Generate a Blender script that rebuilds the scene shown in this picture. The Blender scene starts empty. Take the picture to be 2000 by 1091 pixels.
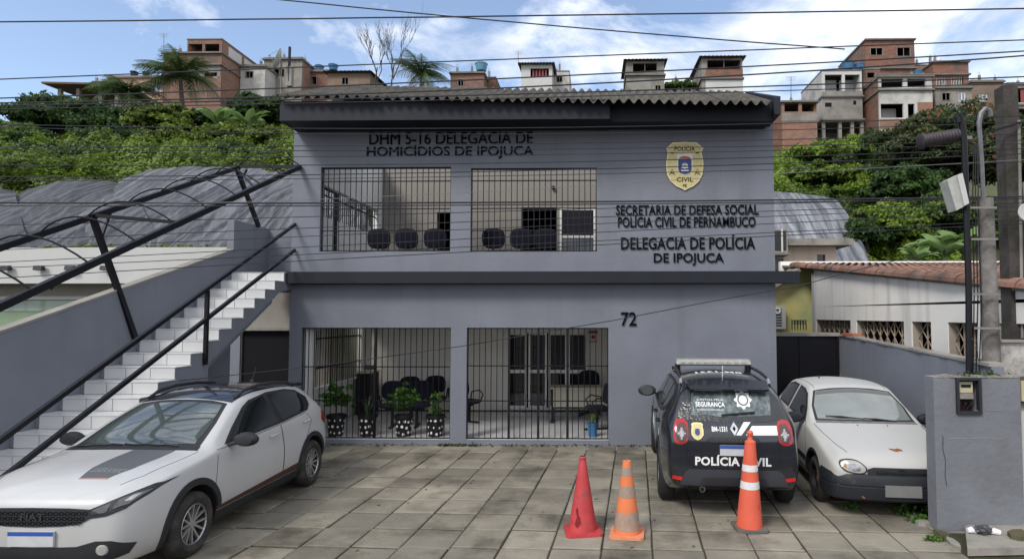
import bpy, bmesh, math, random
import numpy as np
from mathutils import Vector, Matrix, noise
from mathutils.bvhtree import BVHTree
from mathutils.geometry import delaunay_2d_cdt

SC = bpy.context.scene
COL = SC.collection
random.seed(7)
R = math.radians

# ------------------------------------------------------------------ camera
FPX, CX, CY, CAMH = 1180.0, 1140.0, 557.0, 2.4
PITCH = math.atan(58 / FPX)
YAW = math.atan(23 / FPX)
cam = bpy.data.cameras.new('camera')
cam.sensor_width = 36
cam.lens = FPX / 2000 * 36
cam.shift_x = -(CX - 1000) / 2000
cam.shift_y = (CY - 545.5) / 2000
cam.clip_start = 0.1
cam.clip_end = 2000
camo = bpy.data.objects.new('camera', cam)
COL.objects.link(camo)
camo.location = (0, 0, CAMH)
camo.rotation_euler = (R(90) + PITCH, 0, YAW)
SC.camera = camo

# ------------------------------------------------------------------ world
SUN_EL, SUN_AZ = 44.0, -145.0      # sun_az: degrees from +Y towards +X
w = bpy.data.worlds.new('World')
SC.world = w
w.use_nodes = True
nt = w.node_tree
nt.nodes.clear()
N = nt.nodes.new
L = nt.links.new
out = N('ShaderNodeOutputWorld')
bg = N('ShaderNodeBackground')
bg.inputs[1].default_value = 0.08
sky = N('ShaderNodeTexSky')
sky.sky_type = 'NISHITA'
sky.sun_disc = False
sky.sun_elevation = R(SUN_EL)
sky.sun_rotation = R(SUN_AZ)
sky.air_density = 1.0
sky.dust_density = 0.3
sky.ozone_density = 2.5
tc = N('ShaderNodeTexCoord')
sep = N('ShaderNodeSeparateXYZ')
L(tc.outputs['Generated'], sep.inputs[0])
mx = N('ShaderNodeMath'); mx.operation = 'MAXIMUM'; mx.inputs[1].default_value = 0.03
L(sep.outputs[2], mx.inputs[0])
ad = N('ShaderNodeMath'); ad.operation = 'ADD'; ad.inputs[1].default_value = 0.22
L(mx.outputs[0], ad.inputs[0])
dx = N('ShaderNodeMath'); dx.operation = 'DIVIDE'
dy = N('ShaderNodeMath'); dy.operation = 'DIVIDE'
L(sep.outputs[0], dx.inputs[0]); L(ad.outputs[0], dx.inputs[1])
L(sep.outputs[1], dy.inputs[0]); L(ad.outputs[0], dy.inputs[1])
cmb = N('ShaderNodeCombineXYZ')
L(dx.outputs[0], cmb.inputs[0]); L(dy.outputs[0], cmb.inputs[1])
n1 = N('ShaderNodeTexNoise'); n1.inputs['Scale'].default_value = 2.5; n1.inputs['Detail'].default_value = 9
n1.inputs['Roughness'].default_value = 0.62; n1.inputs['Distortion'].default_value = 0.35
mp = N('ShaderNodeMapping'); mp.inputs['Location'].default_value = (3.1, 1.7, 0)
L(cmb.outputs[0], mp.inputs[0]); L(mp.outputs[0], n1.inputs['Vector'])
# the cloud deck thickens towards the east (+X), as in the photograph, and goes on that way
ex = N('ShaderNodeMapRange'); ex.inputs['From Min'].default_value = -1.6; ex.inputs['From Max'].default_value = 1.4
ex.inputs['To Min'].default_value = -0.14; ex.inputs['To Max'].default_value = 0.12
L(dx.outputs[0], ex.inputs[0])
sm = N('ShaderNodeMath'); sm.operation = 'ADD'
ey = N('ShaderNodeMapRange'); ey.inputs['From Min'].default_value = 1.2; ey.inputs['From Max'].default_value = -1.6  # thicker unseen cloud behind the camera, added to brighten facade and interiors
ey.inputs['To Min'].default_value = 0.0; ey.inputs['To Max'].default_value = 0.34
L(dy.outputs[0], ey.inputs[0])
exy = N('ShaderNodeMath'); exy.operation = 'ADD'
L(ex.outputs[0], exy.inputs[0]); L(ey.outputs[0], exy.inputs[1])
L(n1.outputs[0], sm.inputs[0]); L(exy.outputs[0], sm.inputs[1])
rmp = N('ShaderNodeValToRGB')
rmp.color_ramp.elements[0].position = 0.46; rmp.color_ramp.elements[0].color = (0, 0, 0, 1)
rmp.color_ramp.elements[1].position = 0.66; rmp.color_ramp.elements[1].color = (1, 1, 1, 1)
L(sm.outputs[0], rmp.inputs[0])
n2 = N('ShaderNodeTexNoise'); n2.inputs['Scale'].default_value = 5.0; n2.inputs['Detail'].default_value = 6
L(cmb.outputs[0], n2.inputs['Vector'])
crmp = N('ShaderNodeValToRGB')
crmp.color_ramp.elements[0].position = 0.35; crmp.color_ramp.elements[0].color = (5.4, 5.8, 6.7, 1)
crmp.color_ramp.elements[1].position = 0.62; crmp.color_ramp.elements[1].color = (9.0, 9.2, 9.6, 1)
L(n2.outputs[0], crmp.inputs[0])
mix = N('ShaderNodeMix'); mix.data_type = 'RGBA'
hsv = N('ShaderNodeHueSaturation'); hsv.inputs['Saturation'].default_value = 0.86; hsv.inputs['Value'].default_value = 1.42
L(sky.outputs[0], hsv.inputs['Color'])
L(rmp.outputs[0], mix.inputs[0]); L(hsv.outputs[0], mix.inputs[6]); L(crmp.outputs[0], mix.inputs[7])
L(mix.outputs[2], bg.inputs[0]); L(bg.outputs[0], out.inputs[0])

sl = bpy.data.lights.new('sun', 'SUN')
sl.energy = 1.5
sl.angle = R(17)
sl.color = (1.0, 0.95, 0.87)
so = bpy.data.objects.new('sun', sl)
COL.objects.link(so)
sd = Vector((math.sin(R(SUN_AZ)) * math.cos(R(SUN_EL)), math.cos(R(SUN_AZ)) * math.cos(R(SUN_EL)), math.sin(R(SUN_EL))))
so.rotation_euler = sd.to_track_quat('Z', 'Y').to_euler()
so.location = (0, 0, 40)

SC.view_settings.view_transform = 'Standard'
SC.view_settings.look = 'None'
SC.view_settings.exposure = 1.0
SC.view_settings.gamma = 1.0
SC.view_settings.use_curve_mapping = False
SC.render.engine = 'CYCLES'
SC.cycles.max_bounces = 12
SC.cycles.diffuse_bounces = 8

# ------------------------------------------------------------------ unprojection (measuring the photograph)
_fw = Vector((-math.sin(YAW) * math.cos(PITCH), math.cos(YAW) * math.cos(PITCH), math.sin(PITCH)))
_rt = Vector((math.cos(YAW), math.sin(YAW), 0))
_up = _rt.cross(_fw)
def ray(px, py):
    return _rt * ((px - CX) / FPX) - _up * ((py - CY) / FPX) + _fw
def P(px, py, Y):
    d = ray(px, py)
    return Vector((0, 0, CAMH)) + d * (Y / d.y)
def G(px, py, Z=0.0):
    d = ray(px, py)
    return Vector((0, 0, CAMH)) + d * ((Z - CAMH) / d.z)
def PX(px, py, X):
    d = ray(px, py)
    return Vector((0, 0, CAMH)) + d * (X / d.x)

# ------------------------------------------------------------------ materials
MATS = {}
def mat(name, col, rough=0.7, metal=0.0, var=0.12, scale=2.0, col2=None, streak=0.0, bump=0.0, bscale=30.0,
        spec=0.4, coat=0.0, rnd=0.0, coords='Object', thr=(0.45, 0.65), fac2=1.0, trans=0.0, alpha=1.0):
    """procedural material: base colour varied by noise, optional second colour in patches, vertical streaks,
    per-object random value, fine bump"""
    if name in MATS:
        return MATS[name]
    m = bpy.data.materials.new(name)
    m.use_nodes = True
    t = m.node_tree
    b = t.nodes['Principled BSDF']
    def n(k): return t.nodes.new(k)
    def l(a, c): t.links.new(a, c)
    c = n('ShaderNodeTexCoord')
    vec = c.outputs['Object' if coords == 'World' else coords]
    if coords == 'World':
        g = n('ShaderNodeNewGeometry'); vec = g.outputs['Position']
    cur = None
    rgb = n('ShaderNodeRGB'); rgb.outputs[0].default_value = (*col, 1); cur = rgb.outputs[0]
    if col2:
        a = n('ShaderNodeTexNoise'); a.inputs['Scale'].default_value = scale * 0.8; a.inputs['Detail'].default_value = 8
        a.inputs['Roughness'].default_value = 0.65
        l(vec, a.inputs['Vector'])
        rr = n('ShaderNodeMapRange'); rr.inputs['From Min'].default_value = thr[0]; rr.inputs['From Max'].default_value = thr[1]
        rr.inputs['To Max'].default_value = fac2
        l(a.outputs[0], rr.inputs[0])
        mm = n('ShaderNodeMix'); mm.data_type = 'RGBA'; mm.inputs[7].default_value = (*col2, 1)
        l(rr.outputs[0], mm.inputs[0]); l(cur, mm.inputs[6]); cur = mm.outputs[2]
    if streak:
        mpg = n('ShaderNodeMapping'); mpg.inputs['Scale'].default_value = (1.6, 1.6, 0.16)
        l(vec, mpg.inputs[0])
        a = n('ShaderNodeTexNoise'); a.inputs['Scale'].default_value = 2.2; a.inputs['Detail'].default_value = 6
        l(mpg.outputs[0], a.inputs['Vector'])
        rr = n('ShaderNodeMapRange'); rr.inputs['From Min'].default_value = 0.52; rr.inputs['From Max'].default_value = 0.75
        rr.inputs['To Max'].default_value = streak
        l(a.outputs[0], rr.inputs[0])
        mm = n('ShaderNodeMix'); mm.data_type = 'RGBA'; mm.inputs[7].default_value = (0.05, 0.048, 0.042, 1)
        l(rr.outputs[0], mm.inputs[0]); l(cur, mm.inputs[6]); cur = mm.outputs[2]
    if var or rnd:
        h = n('ShaderNodeHueSaturation'); l(cur, h.inputs['Color'])
        val = None
        if var:
            a = n('ShaderNodeTexNoise'); a.inputs['Scale'].default_value = scale; a.inputs['Detail'].default_value = 7
            a.inputs['Roughness'].default_value = 0.6
            l(vec, a.inputs['Vector'])
            rr = n('ShaderNodeMapRange'); rr.inputs['From Min'].default_value = 0.25; rr.inputs['From Max'].default_value = 0.75
            rr.inputs['To Min'].default_value = 1 - var; rr.inputs['To Max'].default_value = 1 + var
            l(a.outputs[0], rr.inputs[0]); val = rr.outputs[0]
        if rnd:
            oi = n('ShaderNodeObjectInfo')
            rr = n('ShaderNodeMapRange'); rr.inputs['To Min'].default_value = 1 - rnd; rr.inputs['To Max'].default_value = 1 + rnd
            l(oi.outputs['Random'], rr.inputs[0])
            if val is None: val = rr.outputs[0]
            else:
                mu = n('ShaderNodeMath'); mu.operation = 'MULTIPLY'; l(val, mu.inputs[0]); l(rr.outputs[0], mu.inputs[1]); val = mu.outputs[0]
        l(val, h.inputs['Value']); cur = h.outputs[0]
    l(cur, b.inputs['Base Color'])
    b.inputs['Roughness'].default_value = rough
    b.inputs['Metallic'].default_value = metal
    b.inputs['Specular IOR Level'].default_value = spec
    b.inputs['Coat Weight'].default_value = coat
    b.inputs['Coat Roughness'].default_value = 0.04
    if trans: b.inputs['Transmission Weight'].default_value = trans
    if alpha < 1: b.inputs['Alpha'].default_value = alpha
    if bump:
        a = n('ShaderNodeTexNoise'); a.inputs['Scale'].default_value = bscale; a.inputs['Detail'].default_value = 5
        l(vec, a.inputs['Vector'])
        bp = n('ShaderNodeBump'); bp.inputs['Strength'].default_value = bump; bp.inputs['Distance'].default_value = 0.02
        l(a.outputs[0], bp.inputs['Height']); l(bp.outputs[0], b.inputs['Normal'])
    MATS[name] = m
    return m

def leaf_mat(name, c1, c2, rough=0.55, c3=None):
    """foliage: colour from the per-leaf 'tint' attribute, thin-leaf translucency"""
    m = bpy.data.materials.new(name); m.use_nodes = True
    t = m.node_tree; b = t.nodes['Principled BSDF']
    a = t.nodes.new('ShaderNodeAttribute'); a.attribute_name = 'tint'
    r = t.nodes.new('ShaderNodeValToRGB')
    r.color_ramp.elements[0].color = (*c1, 1); r.color_ramp.elements[1].color = (*c2, 1)
    if c3:
        e = r.color_ramp.elements.new(0.96); e.color = (*c2, 1)
        r.color_ramp.elements[2].color = (*c3, 1)
    t.links.new(a.outputs['Fac'], r.inputs[0]); t.links.new(r.outputs[0], b.inputs['Base Color'])
    b.inputs['Roughness'].default_value = rough; b.inputs['Specular IOR Level'].default_value = 0.3
    tr = t.nodes.new('ShaderNodeBsdfTranslucent'); t.links.new(r.outputs[0], tr.inputs[0])
    mx = t.nodes.new('ShaderNodeMixShader'); mx.inputs[0].default_value = 0.35
    t.links.new(b.outputs[0], mx.inputs[1]); t.links.new(tr.outputs[0], mx.inputs[2])
    t.links.new(mx.outputs[0], t.nodes['Material Output'].inputs[0])
    return m

def brick_mat(name, c1=(0.23, 0.09, 0.055), c2=(0.32, 0.15, 0.09), mortar=(0.22, 0.18, 0.15), s=1.0, stain=0.6):
    m = bpy.data.materials.new(name); m.use_nodes = True
    t = m.node_tree; b = t.nodes['Principled BSDF']; n = t.nodes.new; l = t.links.new
    g = n('ShaderNodeNewGeometry'); se = n('ShaderNodeSeparateXYZ'); l(g.outputs['Position'], se.inputs[0])
    ad = n('ShaderNodeMath'); l(se.outputs[0], ad.inputs[0]); l(se.outputs[1], ad.inputs[1])
    co = n('ShaderNodeCombineXYZ'); l(ad.outputs[0], co.inputs[0]); l(se.outputs[2], co.inputs[1])
    br = n('ShaderNodeTexBrick'); l(co.outputs[0], br.inputs['Vector'])
    br.inputs['Scale'].default_value = 1.0; br.inputs['Brick Width'].default_value = 0.42 * s; br.inputs['Row Height'].default_value = 0.22 * s
    br.inputs['Mortar Size'].default_value = 0.02; br.inputs['Color1'].default_value = (*c1, 1); br.inputs['Color2'].default_value = (*c2, 1)
    br.inputs['Mortar'].default_value = (*mortar, 1)
    a = n('ShaderNodeTexNoise'); a.inputs['Scale'].default_value = 0.55; a.inputs['Detail'].default_value = 8; l(g.outputs['Position'], a.inputs['Vector'])
    rr = n('ShaderNodeMapRange'); rr.inputs['From Min'].default_value = 0.48; rr.inputs['From Max'].default_value = 0.7; rr.inputs['To Max'].default_value = stain
    l(a.outputs[0], rr.inputs[0])
    mm = n('ShaderNodeMix'); mm.data_type = 'RGBA'; mm.inputs[7].default_value = (0.10, 0.085, 0.075, 1)
    l(rr.outputs[0], mm.inputs[0]); l(br.outputs[0], mm.inputs[6]); l(mm.outputs[2], b.inputs['Base Color'])
    b.inputs['Roughness'].default_value = 0.9; b.inputs['Specular IOR Level'].default_value = 0.15
    return m

# ------------------------------------------------------------------ mesh building
WL = {}            # world location of every empty / mesh used as a parent
class MB:
    def __init__(s):
        s.v = []; s.f = []; s.m = []; s.mi = 0
    def quad(s, a, b, c, d):
        i = len(s.v); s.v += [tuple(a), tuple(b), tuple(c), tuple(d)]; s.f.append((i, i + 1, i + 2, i + 3)); s.m.append(s.mi); return s
    def poly(s, pts):
        i = len(s.v); s.v += [tuple(p) for p in pts]; s.f.append(tuple(range(i, i + len(pts)))); s.m.append(s.mi); return s
    def box(s, x0, x1, y0, y1, z0, z1):
        if x0 > x1: x0, x1 = x1, x0
        if y0 > y1: y0, y1 = y1, y0
        if z0 > z1: z0, z1 = z1, z0
        i = len(s.v)
        s.v += [(x, y, z) for z in (z0, z1) for y in (y0, y1) for x in (x0, x1)]
        for q in ((0, 2, 3, 1), (4, 5, 7, 6), (0, 1, 5, 4), (2, 6, 7, 3), (0, 4, 6, 2), (1, 3, 7, 5)):
            s.f.append(tuple(i + k for k in q)); s.m.append(s.mi)
        return s
    def hexa(s, p):      # 8 corner points, bottom 4 (ccw) then top 4
        i = len(s.v); s.v += [tuple(a) for a in p]
        for q in ((3, 2, 1, 0), (4, 5, 6, 7), (0, 1, 5, 4), (1, 2, 6, 5), (2, 3, 7, 6), (3, 0, 4, 7)):
            s.f.append(tuple(i + k for k in q)); s.m.append(s.mi)
        return s
    def prism(s, pts, off):   # polygon extruded by vector off
        n = len(pts); i = len(s.v); off = Vector(off)
        s.v += [tuple(p) for p in pts] + [tuple(Vector(p) + off) for p in pts]
        s.f.append(tuple(i + k for k in range(n))[::-1]); s.m.append(s.mi)
        s.f.append(tuple(i + n + k for k in range(n))); s.m.append(s.mi)
        for k in range(n):
            s.f.append((i + k, i + (k + 1) % n, i + n + (k + 1) % n, i + n + k)); s.m.append(s.mi)
        return s
    def tube(s, pts, r, n=6, cap=True):
        pts = [Vector(p) for p in pts]
        rs = r if isinstance(r, (list, tuple)) else [r] * len(pts)
        base = len(s.v); up = None
        for k, p in enumerate(pts):
            d = (pts[min(k + 1, len(pts) - 1)] - pts[max(k - 1, 0)])
            d = d.normalized() if d.length > 1e-9 else Vector((0, 0, 1))
            if up is None:
                up = d.orthogonal().normalized()
            a = (up - d * up.dot(d))
            a = a.normalized() if a.length > 1e-6 else d.orthogonal().normalized()
            up = a; b = d.cross(a)
            for j in range(n):
                t = 2 * math.pi * (j + 0.5) / n
                s.v.append(tuple(p + (a * math.cos(t) + b * math.sin(t)) * rs[k]))
        for k in range(len(pts) - 1):
            for j in range(n):
                a0 = base + k * n + j; b0 = base + k * n + (j + 1) % n
                s.f.append((a0, b0, b0 + n, a0 + n)); s.m.append(s.mi)
        if cap:
            s.f.append(tuple(base + j for j in range(n))[::-1]); s.m.append(s.mi)
            e = base + (len(pts) - 1) * n
            s.f.append(tuple(e + j for j in range(n))); s.m.append(s.mi)
        return s
    def bar(s, a, b, w, h=None):      # square bar between two points
        h = h or w
        a = Vector(a); b = Vector(b); d = (b - a).normalized()
        u = d.cross(Vector((0, 0, 1)))
        u = u.normalized() if u.length > 1e-4 else Vector((1, 0, 0))
        v = u.cross(d).normalized()
        u = u * w / 2; v = v * h / 2
        s.hexa([a - u - v, a + u - v, a + u + v, a - u + v, b - u - v, b + u - v, b + u + v, b - u + v]); return s
    def lathe(s, prof, o, ax, n=24, closed=False):    # prof: (radius, height along ax)
        o = Vector(o); ax = Vector(ax).normalized(); a = ax.orthogonal().normalized(); b = ax.cross(a)
        base = len(s.v); m = len(prof)
        for j in range(n):
            t = 2 * math.pi * j / n; rd = a * math.cos(t) + b * math.sin(t)
            for r_, h_ in prof: s.v.append(tuple(o + ax * h_ + rd * r_))
        for j in range(n):
            j2 = (j + 1) % n
            for k in range(m - 1 + (1 if closed else 0)):
                k2 = (k + 1) % m
                s.f.append((base + j * m + k, base + j2 * m + k, base + j2 * m + k2, base + j * m + k2)); s.m.append(s.mi)
        return s
    def mesh(s, mats, name='mesh', smooth=False):
        me = bpy.data.meshes.new(name)
        me.from_pydata(s.v, [], s.f)
        for m_ in (mats if isinstance(mats, (list, tuple)) else [mats]): me.materials.append(m_)
        if any(s.m): me.polygons.foreach_set('material_index', s.m)
        if smooth:
            me.polygons.foreach_set('use_smooth', [True] * len(s.f))
            bm = bmesh.new(); bm.from_mesh(me)
            bmesh.ops.remove_doubles(bm, verts=bm.verts, dist=1e-5)
            bmesh.ops.recalc_face_normals(bm, faces=bm.faces)
            for e in bm.edges:
                if len(e.link_faces) == 2 and e.calc_face_angle(0) > R(38): e.smooth = False
            bm.to_mesh(me); bm.free()
        me.update()
        return me
    def build(s, name, mats, parent=None, smooth=False, label=None, cat=None, group=None, kind=None, recenter=True):
        vs = s.v
        if recenter and vs:
            a = np.array(vs); mn = a.min(0); mxx = a.max(0); o = (mn + mxx) / 2
            if parent is None: o[2] = mn[2]
            s.v = [tuple(p) for p in (a - o)]
        else: o = np.zeros(3)
        me = s.mesh(mats, name, smooth)
        ob = bpy.data.objects.new(name, me); COL.objects.link(ob)
        return place(ob, Vector(o), parent, label, cat, group, kind)
def place(ob, wloc, parent=None, label=None, cat=None, group=None, kind=None):
    WL[ob.name] = Vector(wloc)
    if parent is not None:
        ob.parent = parent; ob.location = Vector(wloc) - WL[parent.name]
    else: ob.location = wloc
    if label: ob['label'] = label
    if cat: ob['category'] = cat
    if group: ob['group'] = group
    if kind: ob['kind'] = kind
    return ob
def thing(name, loc, label, cat, group=None):
    o = bpy.data.objects.new(name, None); COL.objects.link(o); o.empty_display_size = 0.2
    return place(o, Vector(loc), None, label, cat, group)
def group_part(name, parent, loc):     # an Empty standing for a part that has sub-parts
    o = bpy.data.objects.new(name, None); COL.objects.link(o); o.empty_display_size = 0.1
    return place(o, Vector(loc), parent)
def inst(name, me, wloc, parent=None, rot=None, **k):
    o = bpy.data.objects.new(name, me); COL.objects.link(o)
    if rot: o.rotation_euler = rot
    return place(o, Vector(wloc), parent, **k)
def dup(root, loc, rotz=0.0, label=None, scale=None):
    def cp(o, par):
        c = o.copy(); COL.objects.link(c)
        if par is not None: c.parent = par
        for ch in list(o.children): cp(ch, c)
        return c
    c = cp(root, None); c.location = loc; c.rotation_euler = (0, 0, rotz)
    if scale: c.scale = (scale,) * 3
    if label: c['label'] = label
    return c

def wall_holes(mb, O, U, T, Lx, H, holes):
    """wall panel from O along unit U (length Lx), up H, thickness vector T; holes = [(u0,u1,w0,w1)] cut through with reveals"""
    O = Vector(O); U = Vector(U).normalized(); T = Vector(T); Z = Vector((0, 0, 1))
    us = sorted({0.0, Lx, *[h[0] for h in holes], *[h[1] for h in holes]})
    zs = sorted({0.0, H, *[h[2] for h in holes], *[h[3] for h in holes]})
    us = [u for u in us if 0 <= u <= Lx]; zs = [z for z in zs if 0 <= z <= H]
    def inh(u, z): return any(h[0] < u < h[1] and h[2] < z < h[3] for h in holes)
    def pt(u, z, t): return O + U * u + Z * z + T * t
    cell = {}
    for i in range(len(us) - 1):
        for j in range(len(zs) - 1):
            cell[i, j] = not inh((us[i] + us[i + 1]) / 2, (zs[j] + zs[j + 1]) / 2)
    for (i, j), s in cell.items():
        if not s: continue
        u0, u1, z0, z1 = us[i], us[i + 1], zs[j], zs[j + 1]
        mb.quad(pt(u0, z0, 0), pt(u1, z0, 0), pt(u1, z1, 0), pt(u0, z1, 0))
        mb.quad(pt(u0, z1, 1), pt(u1, z1, 1), pt(u1, z0, 1), pt(u0, z0, 1))
        if not cell.get((i - 1, j), False): mb.quad(pt(u0, z0, 1), pt(u0, z0, 0), pt(u0, z1, 0), pt(u0, z1, 1))
        if not cell.get((i + 1, j), False): mb.quad(pt(u1, z0, 0), pt(u1, z0, 1), pt(u1, z1, 1), pt(u1, z1, 0))
        if not cell.get((i, j - 1), False): mb.quad(pt(u0, z0, 1), pt(u1, z0, 1), pt(u1, z0, 0), pt(u0, z0, 0))
        if not cell.get((i, j + 1), False): mb.quad(pt(u0, z1, 0), pt(u1, z1, 0), pt(u1, z1, 1), pt(u0, z1, 1))
    return mb

def text_mesh(s, bold=0.02, extrude=0.0, shear=0.0):
    cu = bpy.data.curves.new('lettering', 'FONT'); cu.body = s; cu.offset = bold; cu.extrude = extrude; cu.shear = shear
    cu.resolution_u = 3; cu.space_character = 1.0 + bold * 2
    ob = bpy.data.objects.new('lettering', cu); COL.objects.link(ob)
    dg = bpy.context.evaluated_depsgraph_get(); dg.update()
    me = bpy.data.meshes.new_from_object(ob.evaluated_get(dg))
    bpy.data.objects.remove(ob)
    vs = np.array([v.co[:] for v in me.vertices]); fs = [tuple(p.vertices) for p in me.polygons]
    bpy.data.meshes.remove(me); bpy.data.curves.remove(cu)
    return vs, fs
def text_flat(s, w, h, bold=0.02, shear=0.0):
    """2-D lettering scaled to w x h with its lower-left corner at 0,0"""
    vs, fs = text_mesh(s, bold, 0, shear)
    v = vs[:, :2]; mn = v.min(0); mxx = v.max(0)
    v = (v - mn) / (mxx - mn) * np.array([w, h])
    return v, fs
def letters(s, O, U, V, D, w, h, depth, m, parent, bold=0.02, name='letter'):
    """raised sign lettering: one mesh per character, along U (right) V (up), standing out along D"""
    vs, fs = text_flat(s, w, h, bold)
    par = list(range(len(vs)))
    def find(a):
        while par[a] != a: par[a] = par[par[a]]; a = par[a]
        return a
    for f in fs:
        for k in f[1:]: par[find(k)] = find(f[0])
    isl = {}
    for f in fs: isl.setdefault(find(f[0]), []).append(f)
    items = []
    for r_, ff in isl.items():
        ids = sorted({k for f in ff for k in f}); xs = vs[ids, 0]
        items.append([xs.min(), xs.max(), ff])
    items.sort(key=lambda a: a[0]); merged = []
    for it in items:
        if merged and it[0] < merged[-1][1] - 0.3 * min(it[1] - it[0], merged[-1][1] - merged[-1][0]):
            merged[-1][1] = max(merged[-1][1], it[1]); merged[-1][2] = merged[-1][2] + it[2]
        else: merged.append(it)
    O = Vector(O); U = Vector(U); V = Vector(V); D = Vector(D)
    for a, b, ff in merged:
        mb = MB()
        cnt = {}
        for f in ff:
            for k in range(len(f)):
                e = (f[k], f[(k + 1) % len(f)]); cnt[tuple(sorted(e))] = cnt.get(tuple(sorted(e)), 0) + 1
        for f in ff:
            mb.poly([O + U * float(vs[k, 0]) + V * float(vs[k, 1]) + D * depth for k in f])
            for k in range(len(f)):
                e = (f[k], f[(k + 1) % len(f)])
                if cnt[tuple(sorted(e))] == 1:
                    p, q = [O + U * float(vs[i, 0]) + V * float(vs[i, 1]) for i in e]
                    mb.quad(p, q, q + D * depth, p + D * depth)
        mb.build(name, m, parent)
# ================================================================== MATERIALS IN USE
m_grey = mat('grey_paint', (0.163, 0.175, 0.208), 0.8, var=0.13, scale=0.9, streak=0.16, bump=0.25, bscale=18, coords='World')
m_navy = mat('navy_paint', (0.008, 0.010, 0.018), 0.7, var=0.25, scale=2.5, bump=0.1, coords='World')
m_black = mat('black_steel', (0.005, 0.005, 0.008), 0.5, var=0.2, scale=8, spec=0.3)
m_letter = mat('black_lettering', (0.003, 0.004, 0.007), 0.8, var=0, spec=0.1)
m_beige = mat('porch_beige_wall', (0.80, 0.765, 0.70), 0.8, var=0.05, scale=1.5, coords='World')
m_ceil = mat('ceiling_white', (0.84, 0.82, 0.78), 0.8, var=0.03)
m_white_tile = mat('white_tile', (0.58, 0.585, 0.59), 0.25, var=0.05, scale=6, rnd=0.05, spec=0.5, col2=(0.5, 0.49, 0.44), thr=(0.62, 0.8), fac2=0.6)
m_grout = mat('tile_grout', (0.16, 0.15, 0.13), 0.9, var=0.3, scale=6)
m_white = mat('white_paint', (0.62, 0.62, 0.61), 0.7, var=0.06, scale=1.0, streak=0.18, coords='World')
m_alu = mat('white_door_frame', (0.78, 0.77, 0.74), 0.45, var=0.04)
m_glass = mat('dark_glass', (0.012, 0.014, 0.018), 0.04, var=0, spec=0.6)
m_dark = mat('dark_room', (0.012, 0.012, 0.014), 0.9, var=0, spec=0.1)  # near-black base painting the shade of unlit rooms; also small black parts
m_conc = mat('weathered_concrete', (0.24, 0.225, 0.20), 0.9, var=0.2, scale=2.0, col2=(0.09, 0.085, 0.075), thr=(0.5, 0.72), fac2=0.8, bump=0.4, bscale=14, coords='World')
m_slab = mat('forecourt_concrete_slab', (0.200, 0.181, 0.146), 0.85, var=0.26, scale=1.6, rnd=0.26, col2=(0.055, 0.047, 0.034), thr=(0.48, 0.68), fac2=0.8, bump=0.5, bscale=22, coords='World')
m_joint = mat('mossy_joint', (0.035, 0.032, 0.02), 0.95, var=0.4, scale=5, col2=(0.035, 0.045, 0.012), coords='World')
m_asphalt = mat('asphalt', (0.05, 0.05, 0.052), 0.9, var=0.25, scale=3, bump=0.5, bscale=80, coords='World')
m_earth = mat('earth', (0.09, 0.07, 0.045), 0.95, var=0.35, scale=1.5, col2=(0.04, 0.055, 0.02), bump=0.5, bscale=8, coords='World')

# ================================================================== GROUND
mb = MB(); mb.quad((-260, -120, -0.10), (260, -120, -0.10), (260, 320, -0.10), (-260, 320, -0.10))
mb.build('ground', m_earth, kind='structure', recenter=False)
mb = MB(); mb.box(-90, 90, -7.0, 3.6, -0.20, -0.085)
mb.build('road', m_asphalt, kind='structure')
mb = MB(); mb.box(-90, 90, 3.6, 3.78, -0.20, 0.0)
mb.build('kerb', m_conc, kind='structure')

# forecourt: dark bed with every concrete slab on it as its own piece
TILT = 0.067
def tl(u, v):      # tile frame -> world
    return Vector((0.06 + u * math.cos(TILT) + v * math.sin(TILT), 6.35 - u * math.sin(TILT) * 0.0 + v * math.cos(TILT), 0))
mb = MB(); mb.box(-9.5, 5.6, 3.79, 12.5, -0.20, -0.016)
pav = mb.build('pavement', m_joint, kind='structure')
TW, TD = 0.525, 0.545
def slab_mesh(w_, d_, seed, hgt=0.05):
    rr = random.Random(seed)
    c = 0.009; g = 0.010; gy = 0.017
    mb = MB()
    x0, x1, y0, y1 = -w_ / 2 + g, w_ / 2 - g, -d_ / 2 + gy, d_ / 2 - gy
    j = [rr.uniform(-.004, .004) for _ in range(8)]
    lo = [(x0 + j[0], y0 + j[1]), (x1 + j[2], y0 + j[3]), (x1 + j[4], y1 + j[5]), (x0 + j[6], y1 + j[7])]
    def ins(k):
        x, y = lo[k]; return (x + (c if x < 0 else -c), y + (c if y < 0 else -c))
    i = 0
    b = [(x, y, -hgt) for x, y in lo]; m1 = [(x, y, -0.007) for x, y in lo]; t = [(*ins(k), 0) for k in range(4)]
    mb.poly(t)
    for k in range(4):
        q = (k + 1) % 4
        mb.quad(b[k], b[q], m1[q], m1[k]); mb.quad(m1[k], m1[q], t[q], t[k])
    return mb.mesh(m_slab, 'paving_slab')
slabs = [slab_mesh(TW, TD, s) for s in range(6)]
rr = random.Random(3)
rot = -TILT
for r_ in range(-4, 9):
    for c_ in range(-16, 9):
        u = (c_ + 0.5) * TW; v = (r_ + 0.5) * TD
        p = tl(u, v)
        d = v + TD * .6
        if p.y + TD / 2 > 11.28 or p.y < 3.95 + TD / 2: continue
        # skip what never reaches the frame
        vx = (p.x / p.y) * FPX + CX - 23
        if vx < -150 or p.x > 4.25 or p.x < -7.2: continue
        if p.y < 4.9: continue
        if p.x > 3.72 and p.y < 7.1: continue
        k = rr.randrange(6)
        o = inst('paving_slab', slabs[k], p + Vector((0, 0, rr.uniform(-.007, .007))), pav,
                 rot=(rr.uniform(-.006, .006), rr.uniform(-.006, .006), rot + (math.pi if rr.random() < .5 else 0)))
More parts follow.
